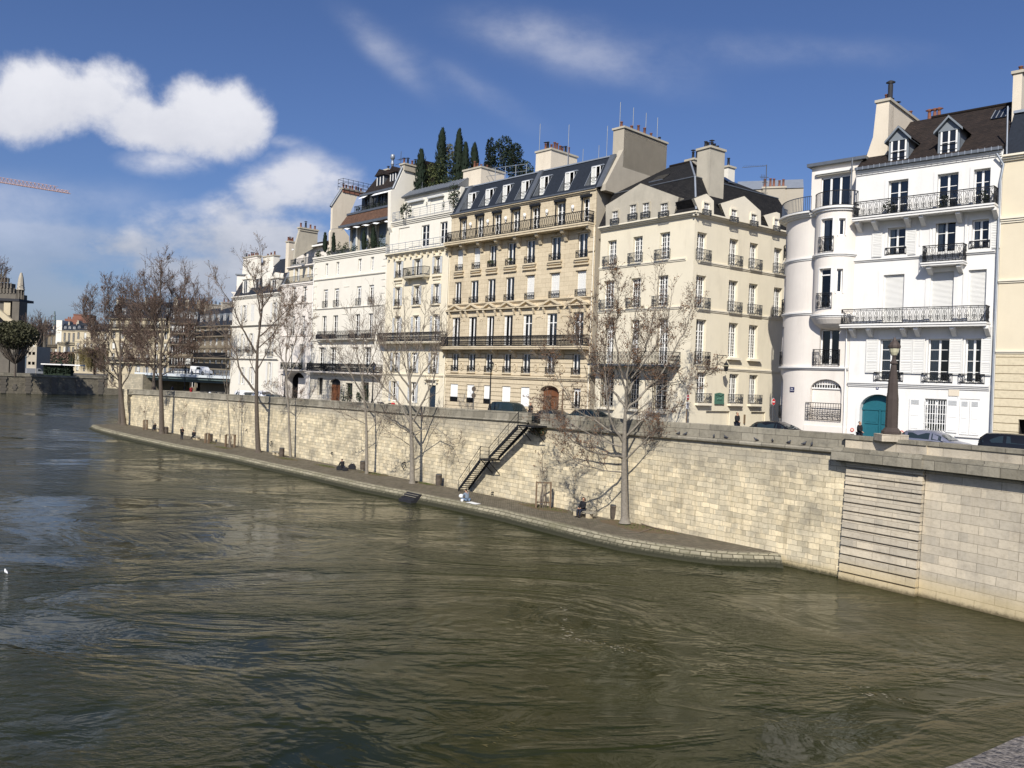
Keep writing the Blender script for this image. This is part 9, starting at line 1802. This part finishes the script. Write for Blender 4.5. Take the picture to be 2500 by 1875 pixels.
pb = onp(378, 1053); person(pb, PD+math.pi, 'drink', 'person sitting on the first bench drinking from a raised bottle', H=1.72)
pb = onp(1423, 1262); pb = person(pb, PN, 'sit', 'person seated in a black coat with fur hood on the wide bench', hood='fur', hair='hair_dark', H=1.88)
person(onp(1141, 1223), PD+math.pi, 'ground', 'person in a grey jacket sitting cross legged reading by the water edge', coat='cloth_grey', legs='cloth_denim', H=1.78)
person(onp(837, 1147), PD+math.pi, 'kneel', 'person in black kneeling among black bags beside the slim tree', H=1.75)
person(solve_street(1801, 1006, 1.76), PD, 'walk', 'person walking in a black hooded jacket past the cream corner house', hair='hair_brown', H=1.76)
person(solve_street(2100, 1028, 1.66), PD, 'walk', 'person in a dark coat and red scarf in front of the teal gate', coat='cloth_black', hair='hair_dark', H=1.66)
person(solve_street(1296, 983, 1.72), PD, 'hold', 'person in dark clothes beside the tall black off road car', H=1.72)
person(solve_street(468, 933, 1.7), PD, 'hold', 'person in a red skirted coat under the far bridge lamp', coat='cloth_red', legs='cloth_navy', long=True)
person(solve_street(421, 940, 1.7), PD+2, 'stand', 'person in dark clothes behind the parapet under the steel bridge', coat='cloth_navy')
person(solve_street(612, 956, 1.3), PD+2.6, 'sit', 'person sitting in dark clothes beside the white van', coat='cloth_navy')
# belongings
q = onp(1156, 1229); f = Fr((q.x, q.y), (q.x+RD.x, q.y+RD.y)); m = MB(f); rnd = random.Random(2); n = 6
for i in range(n):
    for j in range(3): zz = lambda a, b: PZ+.03+.03*noise.noise(Vector((a*2, b*2, 1))); x0, x1, y0, y1 = -.6+1.2*i/n, -.6+1.2*(i+1)/n, -.3+.2*j, -.1+.2*j; m.face([(x0, y0, zz(x0, y0)), (x1, y0, zz(x1, y0)), (x1, y1, zz(x1, y1)), (x0, y1, zz(x0, y1))], 'cloth_white')
o = m.build('blanket', origin=q); tag(o, 'crumpled white sheet lying behind the reader in the grey jacket', 'blanket')
q = onp(1126, 1222); m = MB(); m.ball(q+Vector((0, 0, .36)), .2, 'cloth_white', 10, 7, (1, .8, .85)); m.tube([q, q+Vector((0, 0, .4))], .03, 'iron', 4); m.lathe(q+Vector((.1, -.3, 0)), [(.10, 0), (.13, .08), (.11, .16)], 'cloth_white', 8); o = m.build('sun_hat', origin=q); tag(o, 'round white bundle in front of the reader in the grey jacket', 'bag')
for i, (u, v, sz, lab) in enumerate(((829, 1148, (.42, .3, .5), 'upright black bag with white marks at the left of the kneeling person'), (843, 1150, (.5, .3, .38), 'low black bag in front of the kneeling person'), (860, 1146, (.6, .35, .62), 'large dark soft bag at the right of the kneeling person'))):
    q = onp(u, v); t = thing('bag', lab, 'bag', q, 'black bags beside the slim tree'); m = MB(); a_, b_, c_ = sz; n_ = 12; [m.tube([q+Vector((a_*.5*k, 0, .05)), q+Vector((a_*.48*k, 0, c_*.5)), q+Vector((a_*.34*k, 0, c_*(.8+.2*(1-abs(k)))))], [b_*.5, b_*.55, b_*.25], 'cloth_black', 8, True) for k in (-.8, -.3, .2, .7)]; m.build('body', t); m = MB(); m.tube([q+Vector((-.15, 0, sz[2]*.9)), q+Vector((0, 0, sz[2]*1.25)), q+Vector((.15, 0, sz[2]*.9))], .02, 'cloth_black', 4); m.build('handle', t)
# ================================================================== lamps
def street_lamp(p, H, lab, name='street_lamp', glass=True):
    t = thing(name, lab, 'street lamp', p, 'old style street lamps on the quay'); m = MB(); hz = H-.95
    m.lathe(p, [(.26, 0), (.26, .15), (.20, .2), (.22, .5), (.16, .62), (.17, .95), (.10, 1.15), (.12, 1.2), (.075, 1.35), (.06, hz*.7), (.05, hz-.12), (.09, hz-.08), (.05, hz)], 'iron', 10); m.build('column', t)
    m = MB(); c = p+Vector((0, 0, hz)); m.lathe(c, [(.05, 0), (.13, .04), (.14, .06)], 'iron', 6, False); m.lathe(c, [(.27, .58), (.29, .61), (.16, .74), (.09, .78), (.09, .84), (.03, .88), (.02, .98)], 'iron', 6, False)
    for i in range(6): a = 2*math.pi*(i+.5)/6; m.tube([c+Vector((.14*math.cos(a), .14*math.sin(a), .06)), c+Vector((.27*math.cos(a), .27*math.sin(a), .6))], .015, 'iron', 4)
    m.build('lamp_head', t); m = MB(); m.lathe(c, [(.13, .07), (.25, .575)], 'pane', 6, False); m.build('lamp_glass', t); m = MB(); m.lathe(c, [(.04, .08), (.06, .3), (.02, .4)], 'sign_white', 6); m.build('bulb', t); return t
def lamp_at(u, vtop, o, lab, vb=None):
    v0 = 960; s = FW.hit(u, v0, o)[0]
    for _ in range(5): q = FW.w(s, o, 0); q.z = SZ(q)+.12; uu = u; s = FW.hit(u-( (v0-vtop)*0), v0, o)[0]
    q = FW.w(s, o, 0); q.z = SZ(q)+.12; zt = FW.hit(u, vtop, o)[1]; return street_lamp(q, zt-q.z, lab)
lamp_at(1197, 878, -1.35, 'street lamp in front of the limestone building left of the off road car'); lamp_at(910, 882, -1.35, 'street lamp seen through the branches in front of the quoined building'); lamp_at(695, 890, -1.35, 'dark street lamp before the narrow arch house')
p = bf_.w(bf_.hit(469, 930)[0], 1.5, 5.8); zt = bf_.hit(469, 893, 1.5)[1]; street_lamp(p, zt-5.8, 'far street lamp standing against the steel bridge')
# tall pylon lamp at the bridgehead
pl = at(2176, 1059, 44.4); t = thing('lamp_pylon', 'tall tapering brown lamp pylon with a domed lantern on the bridgehead parapet', 'street lamp', pl); k8 = lambda v: at(2176+(1059-v)*.03, v, 44.4).z-pl.z
m = MB(); m.box(pl.x-.72, pl.x+.72, pl.y-.5, pl.y+.5, pl.z-.4, pl.z-.02, 'abutment_stone'); m.build('plinth', t); m = MB(); m.lathe(pl, [(.50, 0), (.50, .13), (.42, .22), (.32, .34), (.31, k8(975)*1), (.27, k8(958)), (.245, k8(935)), (.14, k8(892)), (.13, k8(889)), (.20, k8(888)), (.20, k8(886)), (.13, k8(881)), (.10, k8(876)), (.10, k8(869))], 'lamp_brown', 8, False); m.build('column', t)
m = MB(); m.lathe(pl, [(.13, k8(868)), (.22, k8(860)), (.27, k8(850))], 'lamp_glass', 10, False); m.build('lamp_glass', t); m = MB(); m.lathe(pl, [(.14, k8(868.5)), (.15, k8(867))], 'lamp_brown', 10); m.lathe(pl, [(.30, k8(850)), (.32, k8(849)), (.32, k8(844)), (.20, k8(836)), (.10, k8(831)), (.07, k8(827)), (.05, k8(824))], 'lamp_brown', 10, False); m.build('lamp_head', t)
# ================================================================== signs, plates, antennas
def round_sign(F, s, o, z, r, parent):
    m = MB(F); n = 20; ring = lambda R: [(s+R*math.cos(2*math.pi*i/n), z+R*math.sin(2*math.pi*i/n)) for i in range(n)]
    m.prism(ring(r), o-.015, o, 'o', 'sign_white'); m.prism(ring(r*.93), o+.001, o+.006, 'o', 'sign_red'); m.box(s-r*.7, s+r*.7, o+.006, o+.012, z-r*.15, z+r*.15, 'sign_white'); return m.build('sign_disc', parent)
s, _ = FW.hit(1679, 1000, -6.6); q = FW.w(s, -6.6, 0); q.z = SZ(q); VF = Fr((q.x, q.y), (q.x+math.cos(.95), q.y+math.sin(.95))); t = thing('road_sign', 'no entry sign with a small white plate on a dark pole by the cream corner', 'sign', q); z = at(1679.7, 970, q.y).z; m = MB(VF); m.tube([(-.05, -.05, q.z), (0, -.05, z+.5)], .045, 'wood_post', 6); m.build('pole', t); round_sign(VF, 0, 0, z, .24, t); zz = at(1680, 988, q.y).z; m = MB(VF); m.box(-.24, .22, -.03, 0, zz-.3, zz+.2, 'sign_white'); m.tube([(.16*math.cos(a*.7), .012, zz-.08+.1*math.sin(a*.7)) for a in range(10)], .02, 'sign_blue', 4); m.box(-.14, .14, .0, .006, zz+.1, zz+.14, 'sign_grey'); m.build('plate', t)
q = at(1889, 981, 60); q2 = Vector((q.x, q.y, SZ(q))); VF2 = Fr((q.x, q.y), (q.x+1, q.y+1)); t = thing('road_sign', 'no entry sign in the shade at the mouth of the narrow street', 'sign', q2); m = MB(VF2); m.tube([(0, -.05, q2.z), (0, -.05, q.z+.4)], .035, 'iron_grey', 6); m.build('pole', t); round_sign(VF2, 0, 0, q.z, .26, t)
q = at(1157, 958, 76); q.z = SZ(q); zt = at(1157, 943, 76).z; t = thing('road_sign', 'grey backed pair of signs on a pole left of the lamp', 'sign', q); m = MB(); m.tube([q, Vector((q.x, q.y, zt))], .05, 'iron_grey', 6); m.build('pole', t); f = Fr((q.x, q.y), (q.x+1, q.y)); m = MB(f); n = 14; [m.prism([(.2*math.cos(6.283*i/n), z_+.24*math.sin(6.283*i/n)) for i in range(n)], .05, .08, 'o', 'bark_dark') for z_ in (zt-.25, zt-.85)]; m.build('sign_disc', t)
q = at(1373, 1000, 67); q.z = SZ(q); zt = at(1374, 949, 67).z; m = MB(); m.tube([q, Vector((q.x, q.y, zt))], .07, 'wood_post', 6); o = m.build('bollard_post', origin=q); tag(o, 'plain brown post right of the brown timber door', 'post')
q = F5S.w(F5S.hit(1817, 1015)[0], .1, 0); q.z = 6.5; m = MB(F5S); s, z0 = F5S.hit(1816, 1034); z1 = F5S.hit(1817, 1012)[1]; m.box(s-.06, s+.06, .01, .12, z0, z1, 'wood_post'); o = m.build('wall_guard', origin=q); tag(o, 'short dark guard bar fixed to the cream house beside the walking person', 'guard')
# nameplate on the rounded house and number plate over the gate
b, c_, sl_, sr_, zt_ = B6; s, z = c_.F.hit(1935, 950.5); ang = s/c_.F.R; pc = c_.F.w(s, .02, 0); tv = (c_.F.d*math.cos(ang)-c_.F.n*math.sin(ang)); PF = Fr((pc.x, pc.y), (pc.x+tv.x, pc.y+tv.y))
m = MB(PF); m.box(-.21, .21, 0, .03, z-.165, z+.165, 'sign_blue'); pt = m.build('street_nameplate', b.root); text_part('Rue', PF, 0, .034, z+.06, .13, 'sign_white', 'lettering', b.root); text_part('Poulletier', PF, 0, .034, z-.06, .095, 'sign_white', 'lettering', b.root)
s, z = F7.hit(2142.5, 947.5); m = MB(F7); m.box(s-.085, s+.085, .01, .03, z-.1, z+.1, 'sign_blue'); m.build('number_plate', B7[0].root); text_part('8', F7, s, .034, z, .17, 'sign_white', 'lettering', B7[0].root)
for u, v in ((2077, 1049.5), (2198, 1056)):
    s, z = F7.hit(u, v, .3); m = MB(F7); n = 16; m.prism([(s+.13*math.cos(6.283*i/n), z+.13*math.sin(6.283*i/n)) for i in range(n)], .02, .04, 'o', 'sign_red'); m.prism([(s+.085*math.cos(6.283*i/n), z+.085*math.sin(6.283*i/n)) for i in range(n)], .04, .045, 'o', 'pale_render'); m.build('no_parking_disc', B7[0].root)
def antenna(u, v0, v1, Y, lab):
    q0, q1 = at(u-2, v0, Y), at(u, v1, Y); t = thing('television_antenna', lab, 'antenna', q0); m = MB(); m.tube([q0, q1], .04, 'iron_grey', 4); m.build('mast', t); m = MB(); d = Vector((-1, .2, 0)); a = q1-Vector((0, 0, .1)); m.tube([a, a+d*2.2-Vector((0, 0, .15))], .025, 'iron_grey', 4); [m.tube([a+d*(.2*i+.2)+Vector((0, -.3, 0)), a+d*(.2*i+.2)+Vector((0, .3, 0))], .012, 'iron_grey', 3) for i in range(10)]
    for h, w in ((1.2, .6), (1.7, .35), (2.7, .5), (3.0, .7)): b_ = q1-Vector((0, 0, h)); m.tube([b_-Vector((w, 0, 0)), b_+Vector((w*.4, 0, 0))], .03, 'iron_grey', 4); [m.tube([b_-Vector((w*k/4, 0, .25)), b_-Vector((w*k/4, 0, -.25))], .02, 'iron_grey', 3) for k in range(4)]
    m.build('aerial_rods', t)
antenna(1872, 468, 402, 78, 'tall television antenna behind the dark hipped roof')
# house block with chimney behind the cream corner house and rounded tower
bk = Fr((at(1795, 520, 84).x, 84), (at(1960, 520, 82).x, 82)); t = thing('house', 'rear grey house with brick chimney pots behind the dark hipped roof', 'house', bk.w(3, 0, 6)); z0 = bk.hit(1860, 462)[1]; m = MB(bk); m.box(0, bk.len, -8, 0, 6, z0, 'party_render'); m.build('wall', t); m = MB(bk); m.prism([(.1, z0), (-3, z0+1.6), (-8, z0)], 0, bk.len, 's', 'zinc_pale'); m.build('roof', t)
s = bk.hit(1890, 470)[0]; b_ = Bld(bk, t); b_.chimney(s-1.1, s+1.1, .1, -1, z0-3, bk.hit(1890, 456)[1], 'party_render', 5, 'brick', 's', .8)
# ================================================================== birds
def bird(p, ang, lab, mt, grp, sc=1.0):
    t = thing('pigeon' if mt == 'pigeon' else 'gull', lab, 'bird', p, grp); c, s = math.cos(ang), math.sin(ang); W_ = lambda x, y, z: p+Vector((x*c-y*s, x*s+y*c, z))*sc
    m = MB(); m.tube([W_(-.19, 0, .06), W_(-.10, 0, .08), W_(0, 0, .11), W_(.07, 0, .14), W_(.10, 0, .20), W_(.125, 0, .225), W_(.15, 0, .22)], [.012, .045, .068, .055, .032, .03, .01], mt, 7, True); m.tube([W_(.145, 0, .222), W_(.175, 0, .212)], [.01, .003], 'pot_dark', 4)
    for q in (-.025, .025): m.tube([W_(0, q, .06), W_(.01, q, 0)], .006, 'terracotta', 3)
    m.build('body', t); m = MB()
    for q in (-1, 1): m.face([W_(.06, q*.055, .14), W_(-.04, q*.066, .135), W_(-.20, q*.03, .085), W_(-.06, q*.07, .085)], 'pot_dark' if mt == 'pigeon' else 'sign_grey')
    m.build('wing', t)
for i, (u, v, a) in enumerate(((1656, 1067), (1673, 1070.5), (1743, 1075), (1772.5, 1078), (1846, 1083.5), (1886, 1087), (1926, 1091), (1963, 1094), (1982, 1096), (1520, 1066), (1378, 1046), (1398, 1047)) and [(x, y, .6*j) for j, (x, y) in enumerate(((1656, 1067), (1673, 1070.5), (1743, 1075), (1772.5, 1078), (1846, 1083.5), (1886, 1087), (1926, 1091), (1963, 1094), (1982, 1096), (1378, 1046), (1398, 1047)))]):
    s = FW.hit(u, v, -BAT+.15)[0]; z = PTOP(s)-1.12+.28; bird(FW.w(s, -BAT+.16, z), PD+a*1.7, ['pigeon on the ledge just right of the largest tree crown', 'pigeon close beside another at the left of the ledge row', 'pigeon on the ledge below the walking person, left one of two', 'pale necked pigeon on the ledge below the walking person, right one of two', 'pigeon on the ledge left of the black hatchback, in profile', 'pigeon on the ledge directly below the black hatchback', 'long low pigeon below the tower house grille', 'pigeon on the ledge second from the stone pier', 'pigeon on the ledge closest to the stone pier', 'pigeon on the ledge left among the tree twigs', 'pigeon on the ledge between tree twigs, right of its neighbour'][i], 'pigeon', 'pigeons on the quay wall ledge')
q = onz(15, 1399, 0); bird(q-Vector((0, 0, .05)), 2.5, 'lone white gull floating on the dark water at the left', 'gull', None, 1.0)
print('faces', sum(len(o.data.polygons) for o in bpy.data.objects if o.type == 'MESH'), 'objects', len(bpy.data.objects))
